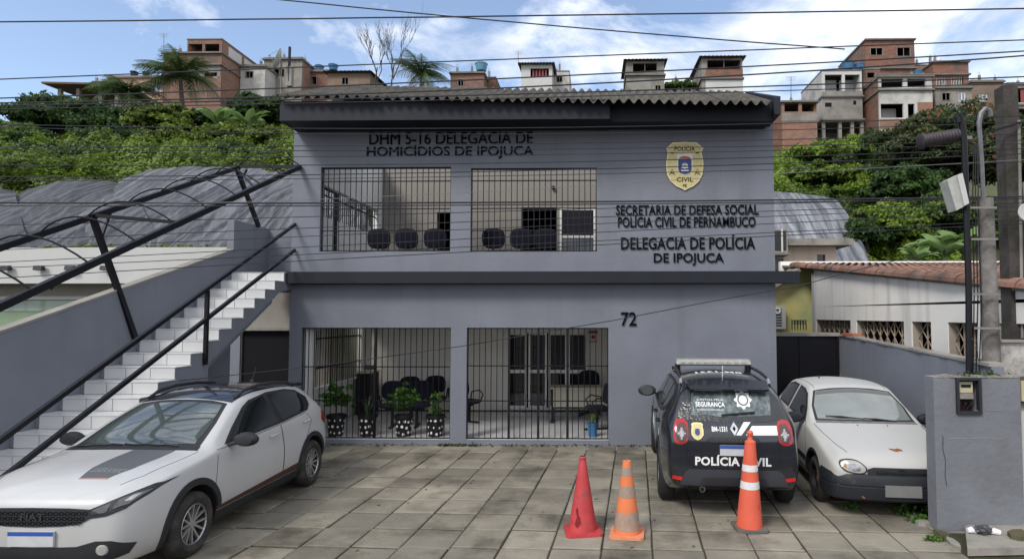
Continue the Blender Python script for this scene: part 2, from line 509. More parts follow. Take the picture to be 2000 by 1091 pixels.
# narrow closing strip at the foot of the facade
mb = MB(); mb.box(-5.77, 3.35, 10.95, 11.30, -0.05, -0.006)
mb.build('doorstep_strip', m_conc, pav)

# ================================================================== POLICE STATION
YF = 11.3
st = thing('police_station', (-1.2, YF, 0), 'grey two storey police station with dark roof and barred openings', 'building')
XL, XR = -5.765, 3.35
# lower facade
G1 = (-5.54, -2.71, 0.09, 2.165); G2 = (-2.41, 0.24, 0.09, 2.165)
U1 = (-5.23, -2.74, 3.60, 5.21); U2 = (-2.36, 0.03, 3.59, 5.18)
mb = MB()
wall_holes(mb, (XL, YF, 0), (1, 0, 0), (0, .16, 0), XR - XL, 2.98, [(a - XL, b - XL, c, d) for a, b, c, d in (G1, G2)])
mb.build('ground_floor_wall', m_grey, st)
mb = MB()
wall_holes(mb, (XL, YF, 3.205), (1, 0, 0), (0, .16, 0), XR - XL, 3.2, [(a - XL, b - XL, c - 3.205, d - 3.205) for a, b, c, d in (U1, U2)])
mb.build('upper_floor_wall', m_grey, st)
mb = MB(); wall_holes(mb, (XR - .16, YF + .16, 0), (0, 1, 0), (.16, 0, 0), 8, 2.98, [(.3, 3.1, 1.0, 2.6)])  # unseen openings on both floors, added to let daylight inside
wall_holes(mb, (XR - .16, YF + .16, 3.205), (0, 1, 0), (.16, 0, 0), 8, 3.19, [(.3, 4.1, 1.0, 2.9)])
mb.box(XL, XR, 19.46, 19.6, 0, 6.3)
mb.build('side_wall', m_grey, st)
# left side wall with its two barred openings
mb = MB()
wall_holes(mb, (XL, YF + .16, 0), (0, 1, 0), (.14, 0, 0), 8, 2.98, [(.12, 3.1, .92, 2.4)])
wall_holes(mb, (XL, YF + .16, 3.205), (0, 1, 0), (.14, 0, 0), 8, 3.19, [(.05, 4.0, 1.22, 1.9)])
mb.build('side_wall', m_white, st)
# ledge and floors
mb = MB(); mb.box(-6.1, 3.71, 11.03, YF + .02, 2.985, 3.2); mb.box(XL - .3, XR, YF + .021, 19.6, 2.985, 3.2)
mb.build('ledge', m_navy, st)
mb = MB(); mb.box(XL + .15, XR - .17, YF + .17, 15.6, 2.90, 2.975); mb.build('porch_ceiling', m_ceil, st)
mb = MB(); mb.box(XL, XR, YF + .17, 12.9, 6.40, 6.47); mb.build('balcony_ceiling', m_ceil, st)  # stops short: unseen gap open to the sky, added to light the balcony
# inner back walls
def X_at(px, Y): return ((px - CX) / FPX - 23 / FPX) * Y
DX0, DX1 = X_at(995, 14.75), X_at(1146, 14.75)
mb = MB(); wall_holes(mb, (XL + .14, 14.75, .1), (1, 0, 0), (0, .12, 0), XR - XL - .31, 2.8, [(DX0 - XL - .14, DX1 - XL - .14, .03, 1.95)])
mb.build('porch_back_wall', m_beige, st)
YB = 15.7
bd = [(X_at(850, YB), X_at(884, YB), 0.0, 1.90), (X_at(1017, YB), X_at(1087, YB), 0.0, 2.02), (X_at(1093, YB), X_at(1163, YB), .55, 2.0)]
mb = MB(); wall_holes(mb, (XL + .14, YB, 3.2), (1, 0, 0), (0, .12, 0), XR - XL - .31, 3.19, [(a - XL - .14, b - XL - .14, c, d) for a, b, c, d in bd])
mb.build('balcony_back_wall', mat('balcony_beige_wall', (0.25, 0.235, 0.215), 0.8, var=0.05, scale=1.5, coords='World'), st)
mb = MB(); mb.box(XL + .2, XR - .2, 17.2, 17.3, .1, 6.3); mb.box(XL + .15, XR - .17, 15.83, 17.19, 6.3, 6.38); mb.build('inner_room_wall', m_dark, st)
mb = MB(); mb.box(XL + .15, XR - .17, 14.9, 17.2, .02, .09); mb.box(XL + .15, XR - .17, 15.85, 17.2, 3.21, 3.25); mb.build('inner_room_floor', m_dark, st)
# porch floor of white tiles
mb = MB(); mb.box(XL + .15, XR - .17, YF + .162, 14.74, 0.0, .085)
fl = mb.build('porch_floor', m_grout, st)
m_ftile = mat('floor_tile', (0.62, 0.62, 0.63), 0.18, var=0.04, scale=5, rnd=0.05, spec=0.5)
tm = MB().box(-.222, .222, -.222, .222, 0, .012).mesh(m_ftile, 'floor_tile')
for i in range(14):
    for j in range(7):
        x = XL + .4 + i * .45; y = YF + .03 + .225 + j * .45
        if x > .6: continue
        inst('floor_tile', tm, (x, y, .086), fl)
mb = MB(); mb.box(-5.54, .24, YF - .02, YF + .19, .0, .088); mb.build('threshold', m_grey, st)
# balcony low inner wall at the left side
mb = MB(); mb.box(XL + .142, XL + .2, YF + .2, 15.4, 3.2, 4.42); mb.build('balcony_parapet', m_white, st)
# jamb columns, white
mb = MB(); mb.box(-5.53, -5.40, YF + .17, YF + .3, .09, 2.9); mb.build('porch_column', m_white, st)

# --- glazed doors (four leaves)
gd = group_part('glazed_door', st, ((DX0 + DX1) / 2, 14.75, .12))
zt = 2.04
mb = MB()
mb.box(DX0, DX1, 14.70, 14.76, zt - .07, zt + .02)
mb.build('door_head', m_alu, gd)
MB().box(DX0, DX1, 14.70, 14.76, .125, .16).build('door_sill', m_alu, gd)
for a, b in ((995, 1027), (1035, 1066), (1074, 1105), (1112, 1145)):
    x0, x1 = X_at(a, 14.72), X_at(b, 14.72)
    mb = MB(); t = .045
    wall_holes(mb, (x0 - .03, 14.69, .16), (1, 0, 0), (0, .05, 0), x1 - x0 + .06, zt - .07 - .16, [(t, x1 - x0 + .06 - t, .06, .84), (t, x1 - x0 + .06 - t, .92, zt - .07 - .16 - .05)])
    mb.build('door_leaf', m_alu, gd)
    mb = MB(); mb.box(x0, x1, 14.705, 14.715, .2, zt - .1); mb.build('glass_pane', m_glass, gd)
mb = MB(); mb.tube([(X_at(1068, 14.6), 14.63, .95), (X_at(1068, 14.6), 14.63, 1.15)], .012); mb.box(X_at(1049, 14.6), X_at(1053, 14.6), 14.64, 14.68, 1.0, 1.06)
mb.build('door_handle', mat('chrome', (.7, .7, .7), .15, 1.0, var=0), gd)
# pale notice stuck on the last leaf, curtain in the middle ones
m_paper = mat('paper', (.72, .71, .68), .8, var=.03)
mb = MB(); mb.box(X_at(1117, 14.68), X_at(1137, 14.68), 14.694, 14.698, 1.93, 1.96); mb.build('taped_notice', m_paper, gd)
m_curt = mat('grey_curtain', (.05, .05, .06), .9, var=.3, scale=9)
for a, b, z0 in ((1047, 1066, 1.08), (1080, 1104, 1.08), (1116, 1142, 1.08)):
    mb = MB(); x0, x1 = X_at(a, 14.72), X_at(b, 14.72); n = 9
    for k in range(n):
        xa = x0 + (x1 - x0) * k / n; xb = x0 + (x1 - x0) * (k + 1) / n
        mb.quad((xa, 14.703 - (k % 2) * .006, z0), (xb, 14.703 - ((k + 1) % 2) * .006, z0), (xb, 14.703 - ((k + 1) % 2) * .006, zt - .12), (xa, 14.703 - (k % 2) * .006, zt - .12))
    mb.build('curtain', m_curt, gd)

# --- balcony window with white frame and the two dark doors
x0, x1 = bd[2][0], bd[2][1]
wf = MB(); wall_holes(wf, (x0, YB - .02, 3.75), (1, 0, 0), (0, .06, 0), x1 - x0, 1.45, [(.05, x1 - x0 - .05, .06, .66), (.05, x1 - x0 - .05, .72, 1.39)])
wo = wf.build('window', m_alu, st)
mb = MB(); mb.box(x0 + .05, x1 - .05, YB + .0, YB + .01, 3.81, 5.14); mb.build('glass_pane', mat('balcony_glass', (.03, .035, .045), .03, var=0, spec=.9), wo)
mb = MB(); mb.box(x0 + .06, x1 - .06, YB - .009, YB - .004, 4.50, 5.13); mb.build('dark_blind', mat('dark_blind', (.012, .013, .022), .9, var=.2), wo)
# --- security grilles
def bar_mesh(h, r=.0085):
    return MB().tube([(0, 0, 0), (0, 0, h)], r, 5).mesh(m_black, 'bar', True)
def grille(x0, x1, z0, z1, y, n, horiz, gates=()):
    g = group_part('security_grille', st, ((x0 + x1) / 2, y, z0))
    bm_ = bar_mesh(z1 - z0)
    for k in range(n + 1):
        x = x0 + .015 + (x1 - x0 - .03) * k / n
        inst('bar', bm_, (x, y, z0), g)
    for z in horiz:
        mb = MB(); mb.box(x0 + .002, x1 - .002, y - .012, y + .012, z - .009, z + .009); mb.build('cross_bar', m_black, g)
    for x in gates:
        mb = MB(); mb.box(x - .02, x + .02, y - .02, y + .02, z0 + .002, z1 - .002); mb.build('gate_stile', m_black, g)
    return g
gA = grille(G1[0], G1[1], G1[2], G1[3], YF + .06, 26, [2.15, 1.43, .80, .11], [-4.15])
mb = MB(); mb.box(-4.34, -4.15, YF + .02, YF + .038, 1.38, 1.46); mb.build('lock_box', m_black, gA)
grille(G2[0], G2[1], G2[2], G2[3], YF + .06, 24, [2.15, 1.45, .80, .11], [-1.62, -1.07, -.52])
grille(U1[0], U1[1], U1[2], U1[3], YF + .06, 23, [5.195, 4.95, 4.42, 4.0, 3.62])
grille(U2[0], U2[1], U2[2], U2[3], YF + .06, 22, [5.165, 4.95, 4.42, 4.0, 3.61])
# side grilles, cream slats below, dark bars above
m_cream = mat('cream_slat', (.42, .40, .33), .6, var=.08)
sgp = group_part('side_grille', st, (XL + .07, 13, .92))
sm_ = MB().box(-.006, .006, -.020, .020, 0, 1.47).mesh(m_cream, 'slat')
for k in range(26): inst('slat', sm_, (XL + .07, YF + .32 + k * .115, .925), sgp)
for z in (1.3, 1.9): MB().box(XL + .055, XL + .085, YF + .29, 14.55, z, z + .03).build('cross_bar', m_black, sgp)
sgp = group_part('side_grille', st, (XL + .07, 13, 4.42))
sm_ = bar_mesh(.67, .011)
for k in range(34): inst('bar', sm_, (XL + .07, YF + .26 + k * .115, 4.43), sgp)
for z in (4.9,): MB().box(XL + .055, XL + .085, YF + .22, 15.45, z, z + .03).build('cross_bar', m_black, sgp)
# black metal door post inside the balcony
MB().tube([(XL + .25, 11.7, 4.98), (XL + .62, 11.8, 4.80), (XL + .62, 11.8, 3.2)], .035, 6).build('downpipe', m_black, st, True)
# --- roof
zl, zr = 6.43, 6.43
YR = 10.55
mb = MB(); mb.box(X_at(533, YR), X_at(1192, YR), YR, YR + .10, 5.87, 6.22); mb.build('fascia_board', m_navy, st)
mb = MB(); mb.box(X_at(1192, 10.75), X_at(1512, 10.75), 10.75, 10.85, 5.88, 6.24); mb.build('fascia_board', m_navy, st)
mb = MB(); mb.box(X_at(533, YR), X_at(1192, YR), YR + .101, YF - .001, 5.89, 6.0); mb.build('soffit', m_navy, st)
mb = MB(); mb.box(X_at(1192, YR) + .001, X_at(1512, 10.75), 10.851, YF - .001, 5.90, 6.0); mb.build('soffit', m_navy, st)
mb = MB(); xe = X_at(1512, 10.7); mb.prism([(xe, 10.6, 5.95), (xe, 12.6, 5.95), (xe, 12.6, 7.1), (xe, 10.6, 6.27)], (.12, 0, 0)); mb.build('barge_board', m_navy, st)
mb = MB(); xe = X_at(533, 10.6) - .02; mb.prism([(xe, 10.66, 5.9), (xe, 12.6, 5.9), (xe, 12.6, 6.95), (xe, 10.66, 6.2)], (-.03, 0, 0)); mb.build('barge_board', m_navy, st)
m_roof = mat('fibre_cement_roof', (.085, .076, .060), .9, var=.3, scale=2.5, col2=(.03, .027, .022), thr=(.42, .66), fac2=.85, bump=.3, coords='World')
rf = group_part('roof', st, (-1.2, 11, 6.2))
MB().box(XL, XR, 12.91, 12.96, 6.48, 7.12).build('rear_closing_board', m_navy, st)
xa, xb = X_at(533, 10.45) - .03, X_at(1512, 10.45)
per = .177; nsh = 10
wdt = (xb - xa) / nsh
pitch = R(24)
for s in range(nsh):
    mb = MB(); x0 = xa + s * wdt - .04; x1 = xa + (s + 1) * wdt
    nx = 54
    for j in range(2):
        pass
    yj = random.uniform(-.05, .02)
    for k in range(nx):
        pts = []
        for kk in (k, k + 1):
            x = x0 + (x1 - x0) * kk / nx
            wv = .040 * math.cos(2 * math.pi * (x - xa) / per) + (s % 2) * .006
            zb = 6.275 - .19 * (x - xa) / (xb - xa)
            for yy in (10.42 + yj, 13.1):  # sheets also stop short for the added sky gap
                z = zb + (yy - 10.42) * math.tan(pitch) + wv
                pts.append((x, yy, z))
        a, b, c, d = pts
        t = Vector((0, 0, -.009))
        mb.quad(a, c, d, b)
        mb.quad(Vector(a) + t, Vector(b) + t, Vector(d) + t, Vector(c) + t)
        mb.quad(Vector(a) + t, Vector(c) + t, c, a)
    ob = mb.build('roof_sheet', m_roof, rf)
    ob.data.polygons.foreach_set('use_smooth', [True] * len(ob.data.polygons))
# --- lettering
def sign(s, x0, x1, y0, y1, bold=.03, depth=.028):
    a = P(x0, y1, YF); b = P(x1, y0, YF)
    g = group_part('sign_lettering', st, (a.x, YF, a.z))
    letters(s, (a.x, YF, a.z), (1, 0, 0), (0, 0, 1), (0, -1, 0), b.x - a.x, b.z - a.z, depth, m_letter, g, bold * .3)
sign('DHM 5-16 DELEGACIA DE', 722, 1041, 258, 283, .0)
sign('HOMICÍDIOS DE IPOJUCA', 717, 1042, 281, 311, .0)
sign('SECRETARIA DE DEFESA SOCIAL', 1203, 1481, 400, 420, .03)
sign('POLÍCIA CIVIL DE PERNAMBUCO', 1207, 1475, 418, 444, .03)
sign('DELEGACIA DE POLÍCIA', 1213, 1474, 457, 487, .03)
sign('DE IPOJUCA', 1277, 1413, 494, 518, .03)
sign('72', 1213, 1243, 609, 636, .04)
# --- shield emblem
c = P(1337, 325, YF)
em = group_part('shield_emblem', st, (c.x, YF, c.z))
m_gold = mat('emblem_gold', (.50, .43, .20), .5, var=.12, scale=12)
m_golde = mat('emblem_gold_edge', (.66, .60, .33), .5, var=.05)
def shield(w_, h_, y, ins=0.0):
    half = [(0, 1.0), (.30, .98), (.62, .98), (.80, .86), (1.0, .74), (.93, .66), (.90, .52), (.97, .25), (.99, 0), (.93, -.35), (.75, -.62), (.45, -.83), (.15, -.93), (0, -1.0)]
    pts = [(a * w_, b * h_) for a, b in half] + [(-a * w_, b * h_) for a, b in half[-2:0:-1]]
    return [Vector((c.x + a * (1 - ins), y, c.z + b * (1 - ins))) for a, b in pts]
S = .355, .46
MB().prism(shield(*S, YF - .001), (0, -.03, 0)).build('shield_plate', m_golde, em)
MB().prism(shield(*S, YF - .031, .06), (0, -.004, 0)).build('shield_face', m_gold, em)
def small(w_, h_, y, dz): return [Vector((c.x + a * w_, y, c.z + dz + b * h_)) for a, b in ((-1, 1), (1, 1), (1, -.4), (.7, -.8), (0, -1), (-.7, -.8), (-1, -.4))]
m_ewhite = mat('emblem_white', (.6, .6, .58), .6, var=.1, scale=30); m_eblue = mat('emblem_blue', (.035, .05, .15), .6, var=.3, scale=30); m_ered = mat('emblem_red', (.35, .08, .05), .6, var=.2)
MB().prism(small(.145, .20, YF - .036, .02), (0, -.006, 0)).build('inner_shield', m_ewhite, em)
MB().prism(small(.125, .145, YF - .043, -.02), (0, -.003, 0)).build('inner_field', m_eblue, em)
mb = MB(); pts = [(math.cos(t) * .11, math.sin(t) * .05) for t in [math.pi * k / 8 for k in range(9)]]
mb.prism([Vector((c.x + a, YF - .0435, c.z + .135 + b)) for a, b in pts], (0, -.002, 0)); mb.build('sun_arc', m_ered, em)
mb = MB()
for k in range(3): mb.box(c.x - .07 + k * .01, c.x + .07 - k * .01, YF - .050, YF - .0475, c.z - .10 + k * .055, c.z - .08 + k * .055)
mb.tube([(c.x + .04 * math.cos(t), YF - .048, c.z - .0 + .05 * math.sin(t)) for t in [k * math.pi / 6 for k in range(13)]], .008, 4)
mb.build('crest_figure', m_ewhite, em)
for sgn in (-1, 1):
    mb = MB(); x = c.x + sgn * .235
    mb.tube([(x - .05, YF - .038, c.z - .17), (x, YF - .038, c.z - .06), (x + .05, YF - .038, c.z - .17), (x - .03, YF - .038, c.z - .13), (x + .03, YF - .038, c.z - .13)], .006, 4)
    mb.box(x - .03, x + .03, YF - .040, YF - .036, c.z + .235, c.z + .25)
    mb.build('side_figure', m_letter, em)
letters('POLÍCIA', (c.x - .19, YF - .036, c.z + .285), (1, 0, 0), (0, 0, 1), (0, -1, 0), .38, .11, .006, m_letter, em, .0)
letters('CIVIL', (c.x - .155, YF - .036, c.z - .30), (1, 0, 0), (0, 0, 1), (0, -1, 0), .31, .085, .006, m_letter, em, .01)
letters('PE', (c.x - .035, YF - .036, c.z - .40), (1, 0, 0), (0, 0, 1), (0, -1, 0), .07, .055, .006, m_letter, em, .0)
# black bracket at the roof corner, alarm camera on balcony back wall
MB().lathe([(0, -.02), (.05, -.02), (.05, .03), (0, .05)], (X_at(1080, YB - .05), YB - .05, 5.75 - .02), (0, -1, 0), 10).build('wall_lamp', m_black, st)

# ================================================================== PORCH FURNITURE
m_fabric = mat('navy_fabric', (.006, .007, .018), .9, var=.3, scale=20)
m_plast = mat('black_plastic', (.010, .010, .012), .5, var=.1)
def rounded_panel(mb, cx, cy, cz, w_, h_, t, tilt=0.0, n=10, bulge=.0, sq=3.2):
    pts = []
    for k in range(20):
        a = 2 * math.pi * k / 20; ca, sa = math.cos(a), math.sin(a)
        r_ = (abs(ca) ** sq + abs(sa) ** sq) ** (-1 / sq)
        pts.append((ca * r_ * w_ / 2, sa * r_ * h_ / 2))
    rings = [(1.0 - .12, -t / 2), (1.0, -t * .2), (1.0, t * .2), (1.0 - .12, t / 2)]
    base = len(mb.v)
    for s_, d_ in rings:
        for x, z in pts:
            zz = z * s_; yy = d_ + tilt * z
            mb.v.append((cx + x * s_, cy + yy, cz + zz))
    for r_ in range(3):
        for k in range(20):
            a = base + r_ * 20 + k; b = base + r_ * 20 + (k + 1) % 20
            mb.f.append((a, b, b + 20, a + 20)); mb.m.append(mb.mi)
    mb.f.append(tuple(base + k for k in range(20))[::-1]); mb.m.append(mb.mi)
    mb.f.append(tuple(base + 60 + k for k in range(20))); mb.m.append(mb.mi)
def beam_chair(loc, rotz, n, label, arms=True, group='black waiting chairs of the police station', first=None):
    """row of n fabric seats on a common beam; faces local -Y"""
    t = thing('waiting_chair', (0, 0, 0), label, 'chair', group)
    for k in range(n):
        x = (k - (n - 1) / 2) * .56
        mb = MB(); rounded_panel(mb, x, .22, .72, .46, .40, .06, .12); mb.build('backrest', m_fabric, t, True)
        mb = MB(); rounded_panel(mb, 0, 0, 0, .46, .44, .07)
        mb.v = [(x + a, c_ * 1.0, .44 + b) for a, b, c_ in mb.v]; mb.build('seat', m_fabric, t, True)
        mb = MB(); mb.tube([(x, .12, .40), (x, .26, .42), (x, .27, .60)], .02, 5); mb.build('bracket', m_plast, t)
        if arms:
            for s_ in (-1, 1):
                mb = MB(); mb.tube([(x + s_ * .25, .18, .44), (x + s_ * .27, .16, .62), (x + s_ * .27, -.05, .66), (x + s_ * .26, -.16, .58), (x + s_ * .25, -.1, .44)], .016, 6)
                mb.build('armrest', m_plast, t, True)
    h = (n - 1) * .28 + .12
    MB().box(-h, h, -.02, .04, .34, .39).build('beam', m_plast, t)
    for s_ in ((-1, 1) if n > 1 else (0,)):
        x = s_ * (h - .15)
        MB().box(x - .025, x + .025, -.015, .035, .03, .34).build('leg', m_plast, t)
        MB().box(x - .03, x + .03, -.26, .26, 0, .035).build('foot', m_plast, t)
    t.location = loc; t.rotation_euler = (0, 0, rotz)
    return t
FZ = .099
beam_chair((-3.95, 12.55, FZ), R(8), 2, 'pair of black waiting chairs nearest the polka dot pots, backs to the street', True)
beam_chair((-3.85, 13.55, FZ), R(20), 2, 'pair of black waiting chairs further back against the porch wall', True)
beam_chair((-2.72, 13.1, FZ), R(62), 1, 'black armchair seen through both barred openings behind the pillar', True)
beam_chair((.02, 12.3, FZ), R(-75), 1, 'navy armchair at the right end of the porch beside the desk', True)
# upper balcony chairs, backs to the street
for px, lab in ((743, 'first balcony chair from the left, nearest the stairs'), (797, 'middle chair of the three behind the left balcony grille'),
                (853, 'balcony chair in front of the narrow dark doorway'), (966, 'single balcony chair left of the wide dark doorway'),
                (1020, 'balcony chair overlapping the left edge of the wide dark doorway'), (1066, 'balcony chair between wide dark doorway and balcony window')):
    beam_chair((X_at(px, 12.15), 12.15, 3.2), R(180), 1, lab, False, 'navy balcony chairs with rounded backs')
# desk
dk = thing('desk', (X_at(1130, 13.3), 13.3, FZ), 'cream office desk standing before the glazed doors', 'desk')
x0, x1 = X_at(1075, 13.3), X_at(1200, 13.3)
m_desk = mat('cream_laminate', (.46, .43, .34), .5, var=.03)
MB().box(x0, x1, 13.0, 13.6, FZ + .72, FZ + .75).build('desktop', m_desk, dk)
MB().box(x0 + .08, x1 - .05, 13.10, 13.12, FZ + .33, FZ + .715).build('modesty_panel', m_desk, dk)
for x in (x0 + .06, x1 - .1):
    MB().box(x - .03, x + .03, 13.2, 13.3, FZ + .05, FZ + .715).build('leg', m_plast, dk)
    MB().box(x - .035, x + .035, 13.02, 13.5, FZ, FZ + .05).build('foot', m_plast, dk)
MB().box(x0 + .1, x1 - .1, 13.22, 13.25, FZ + .28, FZ + .32).build('rail', m_plast, dk)
# office chair back behind the desk
t = thing('office_chair', (X_at(1150, 14.0), 14.0, FZ), 'black office chair behind the cream desk', 'chair')
mb = MB(); rounded_panel(mb, X_at(1150, 14), 14.1, FZ + .80, .5, .46, .07); mb.build('backrest', m_fabric, t, True)
mb = MB(); rounded_panel(mb, 0, 0, 0, .5, .48, .08); mb.v = [(X_at(1150, 14) + a, 13.95 + c_, FZ + .46 + b) for a, b, c_ in mb.v]; mb.build('seat', m_fabric, t, True)
MB().tube([(X_at(1150, 14), 13.95, FZ + .08), (X_at(1150, 14), 13.95, FZ + .44)], .03, 8).build('column', m_plast, t)
mb = MB()
for k in range(5):
    a = k * 2 * math.pi / 5; mb.bar((X_at(1150, 14), 13.95, FZ + .08), (X_at(1150, 14) + .28 * math.cos(a), 13.95 + .28 * math.sin(a), FZ + .03), .03)
mb.build('base', m_plast, t)
# cabinet / counter on the left wall
cb = thing('cabinet', (-5.1, 14.0, FZ), 'dark cabinet with papers against the left porch wall', 'cabinet')
MB().box(-5.55, -5.2, 14.0, 14.5, FZ, FZ + .95).build('carcass', m_plast, cb)
MB().box(-5.57, -5.18, 13.98, 14.52, FZ + .95, FZ + .98).build('top', m_desk, cb)
# warning poster
ps = thing('poster', (X_at(1158, 14.74), 14.735, 1.75), 'small white poster with red heading on the porch wall', 'poster')
MB().box(X_at(1149, 14.73), X_at(1168, 14.73), 14.735, 14.745, 1.72, 2.03).build('sheet', m_paper, ps)
MB().box(X_at(1150, 14.73), X_at(1167, 14.73), 14.731, 14.7345, 1.96, 2.02).build('heading', mat('poster_red', (.4, .04, .03), .7, var=0), ps)
MB().lathe([(0, 0), (.05, 0), (.05, .004), (0, .004)], (X_at(1158.5, 14.73), 14.7345, 1.87), (0, -1, 0), 14).build('red_dot', mat('poster_red', (.4, .04, .03)), ps)
MB().box(X_at(1151, 14.73), X_at(1166, 14.73), 14.731, 14.7345, 1.75, 1.77).build('caption', m_letter, ps)

# ---------------------------------------------------------------- foliage helpers
def leaf_object(name, centers, normals, size, m, parent=None, aspect=1.6, seed=0, tint=None, jitter=.9, **k):
    rs = np.random.RandomState(seed)
    n = len(centers)
    c = np.asarray(centers, dtype=np.float32)
    nr = np.asarray(normals, dtype=np.float32) + rs.normal(0, jitter, (n, 3)).astype(np.float32)
    nr /= np.linalg.norm(nr, axis=1)[:, None] + 1e-9
    up = rs.normal(0, 1, (n, 3)).astype(np.float32)
    a = np.cross(nr, up); a /= np.linalg.norm(a, axis=1)[:, None] + 1e-9
    b = np.cross(nr, a)
    s = (size * rs.uniform(.6, 1.35, n)).astype(np.float32)[:, None]
    L_ = a * s * aspect / 2; W_ = b * s / 2
    sag = nr * s * -.18
    v = np.empty((n, 4, 3), dtype=np.float32)
    v[:, 0] = c - L_ + sag; v[:, 1] = c + W_; v[:, 2] = c + L_ + sag; v[:, 3] = c - W_
    v = v.reshape(-1, 3)
    off = v.mean(0)
    if parent is None: off[2] = v[:, 2].min()
    me = bpy.data.meshes.new(name)
    me.vertices.add(4 * n); me.vertices.foreach_set('co', (v - off).ravel())
    me.loops.add(4 * n); me.loops.foreach_set('vertex_index', np.arange(4 * n, dtype=np.int32))
    me.polygons.add(n); me.polygons.foreach_set('loop_start', np.arange(0, 4 * n, 4, dtype=np.int32))
    me.polygons.foreach_set('loop_total', np.full(n, 4, dtype=np.int32))
    me.update(calc_edges=True)
    at = me.attributes.new('tint', 'FLOAT', 'FACE')
    tt = rs.uniform(0, 1, n) if tint is None else np.clip(tint + rs.normal(0, .16, n), 0, 1)
    at.data.foreach_set('value', tt.astype(np.float32))
    me.materials.append(m)
    ob = bpy.data.objects.new(name, me); COL.objects.link(ob)
    return place(ob, Vector(off.tolist()), parent, **k)
def blob_points(cx, cy, cz, rx, ry, rz, nclump, per, crad, seed, bottom=-.35):
    """leaf positions: clumps spread through the shell of an ellipsoid"""
    rs = np.random.RandomState(seed)
    d = rs.normal(0, 1, (nclump * 3, 3)); d /= np.linalg.norm(d, axis=1)[:, None]
    d = d[d[:, 2] > bottom][:nclump]
    rad = rs.uniform(.55, 1.0, len(d))[:, None] * (1 + .18 * rs.normal(0, 1, (len(d), 1)))
    cc = d * rad * np.array([rx, ry, rz]) + np.array([cx, cy, cz])
    pts, nrm, tint = [], [], []
    for k in range(len(cc)):
        q = rs.normal(0, 1, (per, 3)); q /= np.linalg.norm(q, axis=1)[:, None]
        q[:, 2] = np.where(q[:, 2] < -.2, -q[:, 2] * .6, q[:, 2])
        s_ = crad * rs.uniform(.6, 1.25)
        pts.append(cc[k] + q * s_ * rs.uniform(.6, 1.05, (per, 1)) * np.array([1, 1, .75])); nrm.append(q)
        tint.append(np.full(per, rs.uniform(.15, .85)))
    return np.concatenate(pts), np.concatenate(nrm), np.concatenate(tint)
lm_plant = leaf_mat('pot_plant_leaves', (.03, .09, .012), (.10, .22, .03))
lm_dark = leaf_mat('dark_tree_leaves', (.015, .035, .010), (.06, .12, .022))
lm_bright = leaf_mat('bright_shrub_leaves', (.030, .060, .010), (.21, .28, .04))
lm_mid = leaf_mat('mid_green_leaves', (.016, .040, .009), (.13, .21, .035))
lm_mixed = leaf_mat('mixed_slope_leaves', (.010, .026, .006), (.145, .215, .032))
lm_cover = leaf_mat('creeper_leaves', (.016, .040, .007), (.215, .32, .035))
lm_red = leaf_mat('reddish_tree_leaves', (.022, .042, .014), (.085, .11, .035), c3=(.26, .09, .04))
lm_palm = leaf_mat('palm_leaves', (.03, .06, .018), (.11, .16, .05))
lm_ban = leaf_mat('banana_leaves', (.07, .14, .03), (.18, .27, .09))
m_bark = mat('bark', (.055, .045, .036), .95, var=.3, scale=6, bump=.6)

# potted plants
m_pot = mat('black_pot', (.010, .010, .011), .5, var=.1)
m_dot = mat('white_dot', (.7, .7, .68), .6, var=0)
def polka_pot(px, label, kind, seed):
    x = X_at(px, 11.62); y = 11.62; z = FZ
    rs = random.Random(seed)
    t = thing('potted_plant', (x, y, z), label, 'plant', 'potted plants in black polka dot pots')
    MB().lathe([(0, 0), (.135, 0), (.165, .34), (.185, .345), (.185, .40), (.16, .40), (.155, .36), (0, .36)], (x, y, z), (0, 0, 1), 20).build('pot', m_pot, t, True)
    mb = MB()
    for k in range(30):
        a = (k % 10) * .628 + .3 * (k // 10) + rs.uniform(-.12, .12); h = .07 + .11 * (k // 10) + rs.uniform(-.02, .02); r_ = .135 + .03 * h / .34
        n_ = Vector((math.cos(a), math.sin(a), 0)); tt = Vector((-math.sin(a), math.cos(a), 0)); o = Vector((x, y, z + h)) + n_ * (r_ + .002)
        s_ = rs.uniform(.020, .030)
        mb.poly([o + tt * s_ * math.cos(q) + Vector((0, 0, 1)) * s_ * math.sin(q) for q in [i * math.pi / 3 for i in range(6)]])
    mb.build('polka_dots', m_dot, t)
    if kind == 'bush':
        p_, n_, tt = blob_points(x, y, z + .64, .27, .2, .30, 40, 18, .08, seed)
        leaf_object('foliage', p_, n_, .05, lm_plant, t, seed=seed, tint=tt)
    elif kind == 'blade':
        mb = MB()
        for k in range(14):
            a = rs.uniform(0, 6.28); l_ = rs.uniform(.25, .42); sp = rs.uniform(.05, .2)
            o = Vector((x, y, z + .36)); tip = o + Vector((math.cos(a) * sp, math.sin(a) * sp, l_)); mid = o + (tip - o) * .5 + Vector((0, 0, .04))
            s_ = Vector((-math.sin(a), math.cos(a), 0)) * .018
            mb.quad(o - s_ * .6, o + s_ * .6, mid + s_, mid - s_); mb.poly([mid - s_, mid + s_, tip])
        mb.build('foliage', mat('blade_leaf', (.04, .09, .03), .5, var=.3, scale=20), t)
    else:
        pts = [(x + rs.uniform(-.09, .09) , y + rs.uniform(-.06, .06), z + .42 + rs.random() * .42) for _ in range(46)]
        leaf_object('foliage', np.array(pts), np.tile([0, -1, .6], (46, 1)), .075, lm_plant, t, aspect=1.2, seed=seed)
    MB().tube([(x, y, z + .3), (x + .01, y, z + .6)], .008, 5).build('stem', m_bark, t)
    return t
polka_pot(657, 'leafy plant in polka dot pot nearest the white hatchback', 'bush', 1)
polka_pot(719, 'sword leaved plant in polka dot pot, second from the white hatchback', 'blade', 2)
